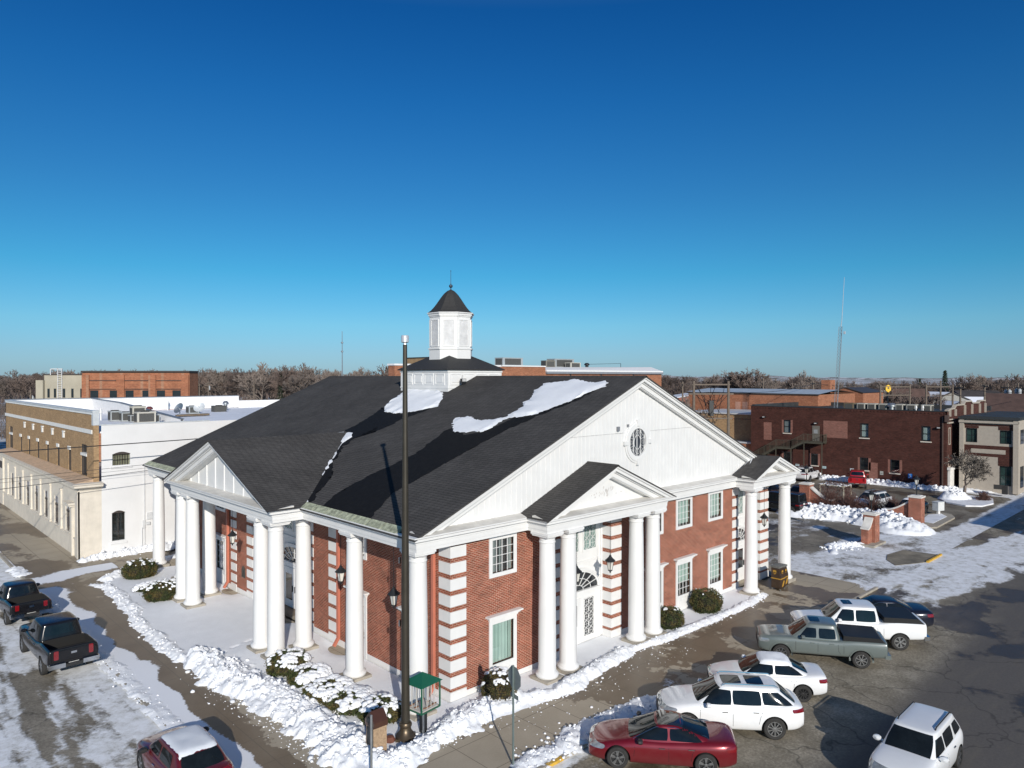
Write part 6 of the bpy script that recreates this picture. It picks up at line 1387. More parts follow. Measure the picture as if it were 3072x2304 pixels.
def truck(paintm, **k):
    S = dict(L=5.9, W=2.0, H=1.93, wr=.40, fx=1.95, rx=-1.75, paint=paintm, belt=1.15, truck=True, boxy=1, nose=.12, tail=.03, shoulder=.93,
        top=[(2.95, 1.0), (2.8, 1.10), (2.2, 1.17), (1.5, 1.22), (1.3, 1.22), (0, 1.20), (-.95, 1.20), (-1.0, 1.32), (-2.9, 1.34), (-2.95, 1.32)],
        bot=[(2.95, .48), (2.6, .38), (1.0, .40), (-1.0, .42), (-2.5, .50), (-2.95, .55)],
        cabin=[dict(b0=1.62, b1=-.98, t0=.85, t1=-.82, zb=1.08, zt=1.90, wb=.93, wt=.74, curve=.05, ws=(1.25, 1.82, .82, .68), rw=(1.38, 1.80, .72, .62),
              side=[(1.16, .28, 1.25, 1.78, -.36, 0), (.21, -.72, 1.25, 1.78, 0, .04)])],
        bed=(-1.08, -2.88, 1.34, True), hl=(0, .78, 1.02, .45), tl=(0, .90, 1.28, .06), tlin=.95, tlo=.09, mirror=(1.0, 1.32), grille=(.68, 1.02, .62), grille_mat=CHROME, lower=(.48, .62, .85, CHROME), rlower=(.55, .74, .9, CHROME), plate=.62,
        tailgate=(.80, 1.32), seams=[[(1.32, 1.18), (1.32, .5)], [(.25, 1.2), (.25, .5)], [(-.75, 1.2), (-.75, .7), (-.9, .5)], [(-1.02, 1.25), (-1.02, .5)]], handles=[(.5, 1.05), (-.5, 1.05)], spokes=6, sill=.5)
    S.update(k); return S
RED = paint('metallic_dark_red', (.17, .003, .010), .35, .10); WHT = paint('pearl_white', (.76, .77, .78), 0, .22, .3); BLK = paint('gloss_black', (.006, .006, .008), 0, .06, .2)
SAGE = paint('sage_grey', (.115, .138, .132), 0, .10, .35); NAVY = paint('dark_navy', (.008, .011, .025), .2, .1); MAR = paint('maroon_red', (.13, .005, .009), .3, .15); REDT = paint('truck_red', (.34, .006, .010), .0, .1); SILV = paint('silver', (.45, .47, .49), .5, .25); OFFW = paint('off_white', (.62, .63, .64), 0, .25)
PANO = mat('black_roof', (.012, .012, .013), .06, coat=1.0)
THIN = snow_material('thin_snow', .4, (.72, .75, .79))
G_ = 'cars parked at an angle in front of the arched entrance'
make_vehicle('parked_car', 'dark red saloon with a black glass roof, parked nearest in the angled row', (2.80, -8.02), 127.5, sedan(RED, rim=RIM, mirror_mat=PLAST, wr=.365, nose=.30, tail=.20, cabin=[dict(b0=1.28, b1=-2.12, t0=.22, t1=-.66, zb=.86, zt=1.43, wb=.84, wt=.60, curve=.08, ws=(.96, 1.40, .70, .56), rw=(1.03, 1.38, .64, .52), roofglass=[(.26, -1.05, .54, PANO)],
              side=[(.90, -.20, 1.0, 1.35, -.58, 0), (-.26, -1.38, 1.01, 1.35, 0, .50)], trim=[(.95, .98), (.55, 1.18), (.18, 1.35), (-.4, 1.385), (-.9, 1.34), (-1.45, 1.12), (-1.65, 1.02)])]), group=G_)
make_vehicle('parked_car', 'white estate-like SUV with two roof windows parked right behind the dark red saloon', (6.60, -8.38), 130, suv(WHT), group=G_)
make_vehicle('parked_car', 'white saloon with snow on its roof, between the white SUV and the sage pickup', (10.41, -7.94), 127, sedan(WHT, L=4.6, W=1.8, fx=1.40, rx=-1.32, rim=RIMD, top=[(2.3, .62), (2.2, .70), (1.9, .80), (1.3, .92), (.85, .97), (0, .95), (-1.3, 1.0), (-1.7, 1.04), (-2.15, 1.06), (-2.3, .96)],
    bot=[(2.3, .30), (2.1, .22), (1.0, .19), (-1.0, .19), (-2.1, .28), (-2.3, .38)], spokes=10, handle_mat=WHT,
    cabin=[dict(b0=1.20, b1=-1.95, t0=.30, t1=-.80, zb=.86, zt=1.44, wb=.80, wt=.60, curve=.07, ws=(.98, 1.40, .66, .54), rw=(1.05, 1.36, .58, .50), side=[(.90, -.20, 1.0, 1.35, -.56, 0), (-.26, -1.40, 1.01, 1.34, 0, .52)], snow=(.30, -1.0, .60), snowk=1.7)]), group=G_)
TOPPER = mat('black_topper', (.012, .012, .013), .5, spec=.35)
make_vehicle('pickup_truck', 'sage grey pickup with a black bed cover in the angled row', (15.62, -7.95), 121.5, truck(SAGE, L=5.5, W=1.92, fx=1.75, rx=-1.65, wr=.385, H=1.8, belt=1.1, nose=.2,
    top=[(2.75, .98), (2.6, 1.06), (2.0, 1.13), (1.4, 1.16), (0, 1.12), (-.85, 1.13), (-.9, 1.20), (-2.7, 1.24), (-2.75, 1.22)], bot=[(2.75, .48), (2.4, .36), (1.0, .40), (-1.0, .42), (-2.3, .48), (-2.75, .52)],
    cabin=[dict(b0=1.45, b1=-.9, t0=.62, t1=-.72, zb=1.02, zt=1.77, wb=.88, wt=.68, curve=.06, ws=(1.18, 1.70, .74, .60), rw=(1.28, 1.66, .66, .56), side=[(.98, .22, 1.18, 1.60, -.36, 0), (.12, -.62, 1.18, 1.61, 0, .05)], roofglass=[(.45, .0, .36, CARGL)])],
    bed=(-.92, -2.68, 1.23, False), cover_z=.16, cover_sl=.22, cover_mat=TOPPER, cladding=SAGE, rlower=(.52, .70, .9, SAGE), lower=(.42, .6, .8, PLAST), grille_mat=PLAST, mirror=(.82, 1.24), handle_mat=SAGE, hl=(0, .82, .98, .5), tailgate=(.75, 1.2), spokes=8,
    seams=[[(1.12, 1.10), (1.12, .5)], [(.17, 1.12), (.17, .5)], [(-.68, 1.12), (-.7, .7), (-.85, .5)], [(-.92, 1.18), (-.92, .5)]], handles=[(.4, .98), (-.42, 1.0)]), cat='pickup truck', group=G_)
make_vehicle('pickup_truck', 'white pickup with black bed cover, between the sage pickup and the black saloon', (19.05, -8.3), 125.5, truck(WHT, bed=(-1.06, -2.88, 1.33, False), cover_z=.20, cover_sl=.3, cover_mat=TOPPER,
    cabin=[dict(b0=1.62, b1=-.98, t0=.85, t1=-.82, zb=1.08, zt=1.90, wb=.93, wt=.74, curve=.05, ws=(1.25, 1.82, .82, .68), rw=(1.38, 1.80, .72, .62), roofglass=[(.66, .22, .36, CARGL)], side=[(1.16, .28, 1.25, 1.78, -.36, 0), (.21, -.72, 1.25, 1.78, 0, .04)])]), cat='pickup truck', group=G_)
make_vehicle('parked_car', 'black saloon at the far end of the angled row, behind the white pickup', (22.35, -8.2), 126, sedan(NAVY), group=G_)
make_vehicle('moving_car', 'white SUV alone on the dark street at the lower right with black roof rails', (8.15, -14.42), 181, suv(WHT, L=4.75, W=1.84, fx=1.45, rx=-1.40, wr=.36, top=[(2.37, .76), (2.25, .90), (1.9, 1.0), (1.3, 1.08), (.9, 1.10), (0, 1.06), (-1.5, 1.10), (-2.1, 1.12), (-2.37, 1.0)],
    bot=[(2.37, .34), (2.1, .24), (1.0, .24), (-1.0, .24), (-2.1, .32), (-2.37, .42)], rlower=(.34, .55, .7, PLAST), spokes=5, cladding=None,
    cabin=[dict(b0=1.22, b1=-2.32, t0=.42, t1=-1.80, zb=.96, zt=1.66, wb=.83, wt=.66, curve=.06, ws=(1.08, 1.60, .70, .60), rw=(1.15, 1.54, .62, .54), rails=(.1, -1.65), railmat=PLAST, side=[(.85, -.05, 1.08, 1.50, -.40, 0), (-.13, -1.0, 1.08, 1.52, 0, -.02), (-1.2, -1.95, 1.12, 1.50, .06, .32)])],
    hl=(0, .74, .95, .5), tl=(0, .88, 1.10, .3), mirror=(.75, 1.12), grille=(.5, .8, .5), seams=[[(.95, 1.04), (.98, .6), (.9, .32)], [(-.1, 1.06), (-.1, .32)]], handles=[(.2, .9), (-.8, .92)]))
LB_ = 'vehicles parked along the left street'
make_vehicle('pickup_truck', 'black full size pickup with chrome bumper, middle vehicle on the left street', (-10.22, 16.55), 91.5, truck(BLK, W=2.02), cat='pickup truck', group=LB_)
make_vehicle('pickup_truck', 'dark pickup with snow in its bed at the left edge of the photo', (-10.25, 25.3), 92, truck(BLK, L=5.5, W=1.95, fx=1.75, rx=-1.65, wr=.385, top=[(2.75, .98), (2.6, 1.06), (2.0, 1.13), (1.4, 1.16), (0, 1.12), (-.85, 1.13), (-.9, 1.22), (-2.7, 1.26), (-2.75, 1.24)], bot=[(2.75, .48), (2.4, .36), (1.0, .40), (-1.0, .42), (-2.3, .48), (-2.75, .52)],
    cabin=[dict(b0=1.45, b1=-.9, t0=.62, t1=-.72, zb=1.02, zt=1.77, wb=.88, wt=.68, curve=.06, ws=(1.18, 1.70, .74, .60), rw=(1.28, 1.66, .66, .56), side=[(.98, .22, 1.18, 1.60, -.36, 0), (.12, -.62, 1.18, 1.61, 0, .05)])], bed=(-.98, -2.68, 1.25, True), tailgate=(.75, 1.22), mirror=(.82, 1.24)), cat='pickup truck', group=LB_)
m = MB(); m.add([(-11.0, 22.9, 1.0), (-9.5, 22.9, 1.0), (-9.45, 24.2, 1.0), (-9.6, 24.9, .85), (-10.6, 24.6, .8)], [(0, 1, 2, 3, 4)])
make_vehicle('parked_car', 'maroon hatchback with snow on its roof at the lower left of the photo', (-9.55, 2.0), 90.5, sedan(MAR, L=4.35, W=1.84, H=1.52, fx=1.32, rx=-1.28, top=[(2.17, .66), (2.05, .78), (1.8, .88), (1.2, .98), (.9, 1.02), (0, 1.0), (-1.2, 1.04), (-1.9, 1.06), (-2.17, .98)], bot=[(2.17, .32), (2.0, .22), (1.0, .2), (-1.0, .2), (-2.0, .28), (-2.17, .4)],
    cabin=[dict(b0=1.18, b1=-2.05, t0=.42, t1=-1.35, zb=.92, zt=1.50, wb=.83, wt=.64, curve=.07, ws=(1.02, 1.45, .68, .56), rw=(1.08, 1.42, .66, .56), side=[(.80, -.12, 1.04, 1.38, -.42, 0), (-.20, -1.15, 1.04, 1.39, 0, .12)], snow=(.42, -1.40, .60), snowk=1.0, snowmat=THIN)],
    tl=(0, .82, 1.02, .4), mirror_mat=PLAST), group=LB_)
# vehicles in the lot
PLM = 'vehicles in the parking lot beyond the brick piers'
def low(sf, *a, **k): return sf(*a, **k)
make_vehicle('parked_suv', 'boxy black off-roader behind the far right portico columns', (48.9, 10.2), 92, suv(BLK, L=4.8, W=2.05, H=2.0, wr=.46, fx=1.5, rx=-1.5, boxy=1, nose=.08, tail=.04, top=[(2.4, 1.15), (2.2, 1.2), (1.4, 1.25), (0, 1.25), (-2.3, 1.28), (-2.4, 1.22)], bot=[(2.4, .55), (2.0, .45), (-2.0, .45), (-2.4, .55)],
    cabin=[dict(b0=1.1, b1=-2.38, t0=.85, t1=-2.3, zb=1.15, zt=2.05, wb=.96, wt=.86, curve=.03, ws=(1.32, 1.9, .84, .78), rw=(1.4, 1.9, .7, .66), side=[(.85, .1, 1.35, 1.85, -.1, 0), (.0, -.95, 1.35, 1.85, 0, 0), (-1.1, -2.1, 1.35, 1.85, 0, 0)])], rlower=(.55, .8, .9, PLAST), plate=1.1), ZS, 'off-road car', PLM)
make_vehicle('parked_suv', 'dark blue SUV just right of the left brick pier in the lot', (56.6, 11.2), 2, suv(NAVY), ZS, 'SUV', PLM)
make_vehicle('parked_suv', 'silver white SUV seen through the bare bushes behind the snow heap', (57.0, 4.6), 172, suv(OFFW, rlower=None), ZS, 'SUV', PLM)
make_vehicle('parked_car', 'dark car with a snowy roof just left of the right brick pier', (57.0, 1.1), 178, sedan(BLK, cabin=[dict(b0=1.20, b1=-1.92, t0=.28, t1=-.80, zb=.86, zt=1.44, wb=.82, wt=.62, curve=.07, ws=(.98, 1.40, .66, .54), rw=(1.03, 1.38, .60, .50), side=[(.90, -.21, .99, 1.35, -.56, 0), (-.245, -1.38, .99, 1.35, 0, .50)], snow=(.3, -1.0, .62), snowk=1.2)]), ZS, 'car', PLM)
make_vehicle('pickup_truck', 'bright red pickup with its tailgate toward the photo by the brown brick wall', (71.9, 11.6), 20, truck(REDT), ZS, 'pickup truck', PLM)
make_vehicle('parked_suv', 'white jeep-like car half hidden by the far right white pediment', (72.3, 18.0), 5, suv(OFFW), ZS, 'SUV', PLM)
make_vehicle('parked_car', 'dark car between the black off-roader and the dark blue SUV', (57.5, 15.8), 90, sedan(BLK), ZS, 'car', PLM)
# ================================================================== shrubs and trees
LEAF = None
def leaf_mat(name, a, b_, c):
    m, nt, b = _new(name); MATS[name] = m
    oi = N(nt, 'ShaderNodeTexCoord'); f = noise_tex(nt, oi.outputs['Object'], 9, 3, .7); f2 = noise_tex(nt, oi.outputs['Object'], 2.0, 2)
    col = ramp(nt, f, [(.3, a), (.5, b_), (.7, c)]); nt.links.new(mixc(nt, ramp(nt, f2, [(.45, (0, 0, 0)), (.62, (1, 1, 1))]), col, (.11, .085, .03)), b.inputs['Base Color'])
    b.inputs['Roughness'].default_value = .7; b.inputs['Specular IOR Level'].default_value = .25; return m
LEAF = leaf_mat('yew_leaf', (.018, .028, .010), (.045, .062, .020), (.10, .11, .035))
RUSTLEAF = leaf_mat('rusty_leaf', (.05, .03, .012), (.05, .06, .02), (.16, .07, .03))
def shrub(x, y, rx, ry, h, snow, seed, label, leafm=None, group='snow capped evergreen shrubs', z=0.05, side=(0, 0)):
    rn = random.Random(seed); o = empty('shrub', (x, y, z), label, 'shrub', group); mb = MB(); sn = MB()
    n = int(3600*max(.5, rx*ry*1.6)); sz = .045
    def surf(th, ph):
        k = 1 + .13*noise.noise((math.cos(th)*2+seed, math.sin(th)*2, ph*2)) + .07*noise.noise((math.cos(th)*6+seed, math.sin(th)*6, ph*6)); cp = math.cos(ph)**.75
        return Vector((rx*k*math.cos(th)*cp, ry*k*math.sin(th)*cp, h*.42 + h*.58*k*math.sin(ph)))
    for i in range(n):
        th = rn.uniform(0, 2*math.pi); ph = math.asin(rn.uniform(-.75, 1)); p = surf(th, ph); p = Vector((p.x, p.y, p.z)); c0 = Vector((0, 0, h*.4)); p = c0 + (p-c0)*(1 - abs(rn.gauss(0, .10)))
        if rn.random() < .04: p = c0 + (p-c0)*rn.uniform(1.05, 1.16)
        if p.z < .02: p.z = rn.uniform(.02, .1)
        u = Vector((rn.gauss(0, 1), rn.gauss(0, 1), rn.gauss(0, 1))).normalized(); v_ = u.orthogonal().normalized(); s1, s2 = sz*rn.uniform(.6, 1.5), sz*rn.uniform(.25, .6)
        mb.add([p-u*s1, p+v_*s2, p+u*s1, p-v_*s2], [(0, 1, 2, 3)])
    cvs = []; nn = 14
    core = MB()
    for i in range(nn):
        for j in range(8): th = 2*math.pi*i/nn; ph = -.9+2.45*j/7; p = surf(th, ph)*.84; p.z = max(.0, p.z); cvs.append(p)
    core.add(cvs, [(i*8+j, ((i+1) % nn)*8+j, ((i+1) % nn)*8+j+1, i*8+j+1) for i in range(nn) for j in range(7)])
    mb.build('leaves', leafm or LEAF, o, world=False); core.build('inner_twigs', mat('twig_dark', (.02, .018, .012), .9), o, smooth=True, world=False)
    if snow > 0:    # clumps of snow caught on the top and on one side
        rn3 = random.Random(seed+50); cnt_ = int(330*snow*max(.6, rx*ry*1.3)); big = snow >= .9
        for i in range(cnt_):
            th = rn3.uniform(0, 2*math.pi); ph = math.asin(rn3.uniform(-.1, 1)); p = surf(th, ph)
            lean = side[0]*math.cos(th) + side[1]*math.sin(th)
            cov = snow - .9*(1-math.sin(ph)) + lean + .75*noise.noise((p.x*2.4+seed, p.y*2.4, p.z*2.4))
            if cov < .12: continue
            r = rn3.uniform(.055, .15)*min(1.2, .5+cov)
            u = [Vector((rn3.uniform(.7, 1.35)*math.cos(k*1.047), rn3.uniform(.7, 1.35)*math.sin(k*1.047), 0))*r for k in range(6)]
            nv = Vector((p.x/rx**2, p.y/ry**2, (p.z-h*.42)/(h*.58)**2 + .8)).normalized(); q_ = Vector((0, 0, 1)).rotation_difference(nv)
            base = [p*.985 + q_ @ v0 for v0 in u]; mid_ = [p + q_ @ (v0*.62) + nv*r*.34 for v0 in u]; top_ = p + nv*r*.48
            sn.add(base + mid_ + [top_], [(k, (k+1) % 6, 6+(k+1) % 6, 6+k) for k in range(6)] + [(6+k, 6+(k+1) % 6, 12) for k in range(6)])
        if sn.v: so = sn.build('snow_cap', SNOW, o, smooth=False, world=False); smooth_mesh(so.data, 80)
    return o
shrub(-3.3, 27.95, 1.05, 1.0, 1.1, .28, 1, 'round green shrub by the farthest left column, with a small white snow top')
shrub(-3.75, 24.6, .9, .6, .4, .9, 12, 'low shrub almost buried in snow between the two far left shrubs')
shrub(-3.65, 22.1, 1.15, .95, 1.0, .40, 2, 'spreading green shrub in front of the left pediment columns')
shrub(-3.3, 7.3, .95, .9, .85, .6, 3, 'snowy green shrub at the foot of the front pair of columns', side=(.3, -.2))
shrub(-3.15, 5.6, .9, .85, .62, .88, 4, 'flat shrub nearly covered in snow, right of the one at the column pair', side=(.5, -.35))
shrub(-3.35, 3.7, 1.05, .95, .66, .88, 5, 'olive shrub under thick snow left of the single column', side=(.55, -.4))
shrub(-3.1, 2.3, 1.0, .9, .60, .88, 6, 'olive shrub under thick snow right of the single column', side=(.55, -.4))
shrub(-2.8, .75, .85, .8, .75, .65, 7, 'snow dusted shrub behind the litter bin, left of the flagpole')
shrub(1.6, -1.15, .78, .72, 1.15, .5, 8, 'snow flecked rusty green shrub behind the stop sign, by the brick corner', RUSTLEAF)
shrub(13.7, -1.0, .85, .75, 1.0, .22, 9, 'dark round shrub right of the portico columns, nearer of two')
shrub(17.35, -.95, .95, .85, 1.2, .14, 10, 'large dark round shrub under the two right windows, farther of two')
# bare trees
BARK = mat('bark', (.17, .14, .12), .95, var=.25, scale=3); TWIG = mat('bare_twigs', (.135, .102, .088), .95, var=.25, scale=.5); TWIG2 = mat('pale_twigs', (.19, .155, .135), .95, var=.2, scale=.5)
def bare_tree_meshes(seed, h, spread=.5, lvl=5, tw=.035, kids=3, dense=1.0, low=.28, up=.25):
    rn = random.Random(seed); tr, cr = MB(), MB()
    def seg(mb, a, b, r0, r1):
        d = (b-a).normalized(); u = d.orthogonal().normalized(); v_ = d.cross(u); vs = []
        n = 5 if r0 > .08 else 3
        for p, r in ((a, r0), (b, r1)):
            for i in range(n): t = 2*math.pi*i/n; vs.append(p + (u*math.cos(t)+v_*math.sin(t))*r)
        mb.add(vs, [(i, (i+1) % n, n+(i+1) % n, n+i) for i in range(n)])
    def grow(p, d, L, r, k):
        steps = 3 if k < 3 else 2; q_ = p; dd = d; r_ = r
        for i in range(steps):
            dd = (dd + Vector((rn.gauss(0, .16), rn.gauss(0, .16), rn.gauss(0, .10)+up*.35))).normalized(); n2 = q_ + dd*(L/steps); r2 = max(tw*.45, r_*.82)
            seg(tr if k < 2 else cr, q_, n2, r_, r2); q_, r_ = n2, r2
            if k < lvl and (i > 0 or k > 0):
                for c in range(kids if i == steps-1 else max(1, int(kids*.6*dense))):
                    a = rn.uniform(0, 2*math.pi); o1 = dd.orthogonal().normalized(); o2 = dd.cross(o1); s = rn.uniform(.45, 1.05)*(spread*1.6)
                    nd = (dd + (o1*math.cos(a)+o2*math.sin(a))*s + Vector((0, 0, up*.5))).normalized()
                    grow(q_, nd, L*rn.uniform(.55, .78), r_*.62, k+1)
    grow(Vector((0, 0, 0)), Vector((0, 0, 1)), h*low, h*.022, 0)
    zm = max(p[2] for p in cr.v); s = h/zm
    for mb in (tr, cr): mb.v = [(p[0]*s, p[1]*s, p[2]*s) for p in mb.v]
    return tr, cr
PROTO = []
for k, (h, sp, lvl, kids, tm) in enumerate([(10, .42, 5, 3, TWIG), (10, .55, 5, 3, TWIG), (10, .36, 5, 3, TWIG2), (10, .6, 5, 3, TWIG), (10, .48, 5, 3, TWIG2)]):
    tr, cr = bare_tree_meshes(40+k, h, sp, lvl, .055, kids, low=.24)
    a = tr.build('trunk', BARK); b2 = cr.build('crown', tm); PROTO.append((a.data, b2.data)); bpy.data.objects.remove(a); bpy.data.objects.remove(b2)
def tree(x, y, h, k, label, group=None, wd=1.0, name='bare_tree', z=-.16, rz=None):
    o = empty(name, (x, y, z), label, 'tree', group); s = h/10
    for nm, me in zip(('trunk', 'crown'), PROTO[k]):
        c = bpy.data.objects.new(nm, me); C.objects.link(c); c.parent = o
    o.scale = (s*wd, s*wd, s); o.rotation_euler = (0, 0, rz if rz is not None else (x*7+y*3) % 6.28); return o
rn = random.Random(99); TG = 'bare trees of the skyline'; cnt = 0
VA, VR = Vector((.6897, .7241)), Vector((.7241, -.6897)); CP = Vector((-17.886, -22.319))
def place(px, D): a = (px-1536)/2157; p = CP + (VA + VR*a)*D; return p.x, p.y
for px0, px1, n, D0, D1, h0, h1 in ((-60, 900, 84, 240, 420, 13.5, 16.8), (600, 1250, 50, 230, 380, 14.5, 18.0), (1230, 2000, 14, 260, 380, 12, 14.5), (1980, 2500, 44, 220, 400, 11.5, 15), (2400, 3130, 56, 200, 440, 8.5, 12.5), (2850, 3130, 12, 170, 280, 10.5, 14)):
    for i in range(n):
        px = px0 + (px1-px0)*(i+rn.random())/n; D = rn.uniform(D0, D1); x, y = place(px, D); hh = rn.uniform(h0, h1)
        tree(x, y, hh, rn.randrange(5), 'bare brown winter tree in the wooded skyline beyond the rooftops', TG, rn.uniform(.85, 1.25)); cnt += 1
for px, D, h, k, wd, lab in ((2262, 225, 16.3, 3, 1.35, 'broadest bare tree of the skyline, right above the white gable slope'), (1118+0, 240, 17.6, 1, 1.2, 'tall bare tree just left of the flagpole top against the sky'), (2920, 215, 14.5, 2, .9, 'tall rounded bare tree right of the spruce'), (3000, 210, 14.3, 1, 1.3, 'wide bare tree near the right edge of the skyline'),
                          (2412, 190, 15.2, 4, .6, 'narrow pale bare tree left of the lattice mast'), (3055, 220, 14.0, 3, 1.2, 'bare tree at the far right edge of the skyline'), (900, 235, 18.0, 4, 1.15, 'pale wide branched tree rising above the left wood'), (800, 235, 18.2, 4, 1.2, 'whitish branched tree left of the small spruce'), (2045, 110, 10.6, 4, .8, 'pale bare tree close behind the white gable slope'), (2620, 150, 11.5, 1, 1.2, 'bare tree among the poles right of the brick gable'), (2790, 130, 10.6, 3, 1.2, 'bushy bare tree between the poles beyond the rooftop units')):
    x, y = place(px, D); tree(x, y, h, k, lab, wd=wd)
# continuous far wood behind the single trees
wd_ = MB(); rn = random.Random(5)
for i in range(5200):
    px = rn.uniform(-150, 3200); D = rn.uniform(330, 640); x, y = place(px, D); hmax = 15.0 if px < 600 else (16.0 if px < 1300 else (13.5 if px < 2500 else 11.0)); h = hmax*(.6+.4*rn.random())*(1 if px < 1300 or px > 2000 else .8)
    if 2350 < px < 2900 and rn.random() < .5: continue
    for b in range(7):
        bx, by = x + rn.gauss(0, 2.2), y + rn.gauss(0, 2.2); z0 = rn.uniform(0, h*.5); z1 = min(h, z0 + rn.uniform(3, h*.7)); w_ = rn.uniform(.12, .4); a = rn.uniform(0, 6.28); dx, dy = math.cos(a)*w_, math.sin(a)*w_
        lx, ly = rn.gauss(0, 1.4), rn.gauss(0, 1.4); wd_.add([(bx-dx, by-dy, z0), (bx+dx, by+dy, z0), (bx+lx, by+ly, z1)], [(0, 1, 2)])
tag(wd_.build('woodland', mat('far_wood', (.13, .098, .088), .95, var=.3, scale=.05)), 'continuous brown winter wood behind the single trees on the horizon', kind='stuff')
br = MB()      # bare hedges and scrub between the houses
for i in range(1500):
    px = rn.uniform(-60, 3130); D = rn.uniform(150, 300); 
    if 1100 < px < 2000: continue
    x, y = place(px, D); h = rn.uniform(3, 8.0)
    for b in range(8):
        bx, by = x + rn.gauss(0, 1.8), y + rn.gauss(0, 1.8); a = rn.uniform(0, 6.28); w_ = rn.uniform(.04, .14); br.add([(bx-w_, by, 0), (bx+w_, by+w_, 0), (bx+rn.gauss(0, 1.5), by+rn.gauss(0, 1.5), h*rn.uniform(.5, 1))], [(0, 1, 2)])
tag(br.build('scrub', mat('scrub_brown', (.155, .12, .10), .95, var=.3, scale=.1)), 'low bare scrub and hedges between the distant houses', kind='stuff')
def spruce(x, y, h, label, r=None):
    o = empty('spruce_tree', (x, y, -.16), label, 'tree'); rn2 = random.Random(int(x*10)); t = MB(); t.lathe([(.25, 0), (.05, h*.95)], (0, 0, 0), 6); t.build('trunk', BARK, o, world=False)
    c = MB(); r = r or h*.2
    for i in range(1500):
        z = h*(.06+.94*rn2.random()**1.1); rr = r*(1-z/h)*rn2.uniform(.3, 1.1)+.1; a = rn2.uniform(0, 6.28); p = Vector((rr*math.cos(a), rr*math.sin(a), z)); s = h*.035
        c.add([p, p+Vector((math.cos(a)*s, math.sin(a)*s, -s*.6)), p+Vector((-math.sin(a)*s*.6, math.cos(a)*s*.6, -s*.1))], [(0, 1, 2)])
    c.build('crown', mat('spruce_green', (.022, .035, .018), .9, var=.3), o, world=False)
x, y = place(2835, 232); spruce(x, y, 15.4, 'dark pointed spruce standing above the right skyline'); x, y = place(842, 235); spruce(x, y, 14.8, 'dark narrow spruce in front of the left wood', 2.0)
for px, D, h, lab in ((1130, 420, 14.5, 'small far spruce behind the bare trees left of the flagpole'), (2760, 330, 12.5, 'small far spruce on the right horizon')):
    x, y = place(px, D); spruce(x, y, h, lab)
# trees and bushes by the lot
tr, cr = bare_tree_meshes(77, 5.2, .75, 5, .03, 3, low=.2, up=.05); o = empty('bare_tree', (70.6, .1, 0), 'bare spreading tree with grey twigs in the island before the beige building', 'tree'); tr.build('trunk', BARK, o, world=False); cr.build('crown', mat('grey_twigs', (.12, .105, .09), .95, var=.2), o, world=False)
RTW = mat('red_twigs', (.10, .05, .042), .95, var=.3)
for i, (x, y, h, lab) in enumerate(((53.4, 7.2, 2.2, 'bare reddish bush beside the wire frame box'), (53.6, 5.2, 2.0, 'bare reddish bush just left of the silver white SUV'), (54.0, 3.4, 2.1, 'bare reddish bush in front of the silver white SUV'), (54.2, 1.9, 2.1, 'bare reddish bush right of the silver white SUV'), (53.6, .5, 1.6, 'bare reddish bush behind the right wing wall'), (70.4, -1.8, 1.1, 'small dry bush in the tree island'))):
    rn2 = random.Random(200+i); mb = MB()
    for b in range(260):
        a = rn2.uniform(0, 6.28); e = rn2.uniform(.2, 1.0); p0_ = Vector((rn2.gauss(0, .15), rn2.gauss(0, .15), 0)); d = Vector((math.cos(a)*(1-e), math.sin(a)*(1-e), e)).normalized(); L = h*rn2.uniform(.5, 1.05); p1 = p0_ + d*L*.55; p2 = p1 + (d+Vector((rn2.gauss(0, .4), rn2.gauss(0, .4), .1))).normalized()*L*.45
        mb.bar(p0_, p1, .022); mb.bar(p1, p2, .014)
        p3 = p1 + (d+Vector((rn2.gauss(0, .6), rn2.gauss(0, .6), .1))).normalized()*L*.35; mb.bar(p1, p3, .012)
    o = mb.build('bare_bush', RTW); o.location = (x, y, ZS); tag(o, lab, 'bush', 'bare bushes along the lot')
# ================================================================== street furniture
BRZ = mat('bronze_pole', (.060, .052, .040), .42, .5, var=.15, scale=2)
o = empty('flagpole', (-2.98, -1.15, 0), 'tall bronze flagpole with a white cap in front of the brick corner', 'flagpole'); m = MB()
m.lathe([(.09*1.75, .6), (.145, 2.0), (.135, 6), (.105, 10), (.075, 14.15)], (-2.98, -1.15, 0), 20); m.build('shaft', BRZ, o, smooth=True)
m = MB(); m.obox((-2.98, -1.15, .1), (.62, .62, .14), R(45)); m.lathe([(.36, .1), (.36, .2), (.31, .25), (.24, .33), (.2, .42), (.19, .5), (.22, .53), (.23, .6), (.2, .66), (.16, .68)], (-2.98, -1.15, 0), 24); m.build('base', mat('bronze_base', (.12, .09, .06), .4, .7), o, smooth=True)
m = MB(); m.lathe([(.06, 14.15), (.05, 14.2), (.09, 14.22), (.14, 14.24), (.14, 14.45), (.12, 14.48), (.0, 14.48)], (-2.98, -1.15, 0), 14); m.build('cap', mat('cap_white', (.62, .63, .64), .3, .4), o, smooth=True)
m = MB(); 
for z in (6.45, 4.2): m.obox((-3.12, -1.0, z), (.06, .06, .22), 0)
m.build('cleat', CHROME, o)
GRN = mat('green_enamel', (.008, .10, .055), .35, var=.1, coat=.5)
o = empty('notice_case', (-2.33, -1.3, 0), 'green framed glass case with a pyramid roof on a black post, right of the flagpole', 'notice case'); gx, gy, rz = -2.3, -1.25, R(8)
m = MB(); M_ = Matrix.Translation((gx, gy, 0)) @ Matrix.Rotation(rz, 4, 'Z'); w2, d2 = .46, .42
def LQ(x, y, z): return M_ @ Vector((x, y, z))
for sx in (-1, 1):
    for sy in (-1, 1): m.bar(LQ(sx*w2, sy*d2, 1.02), LQ(sx*w2, sy*d2, 1.95), .045)
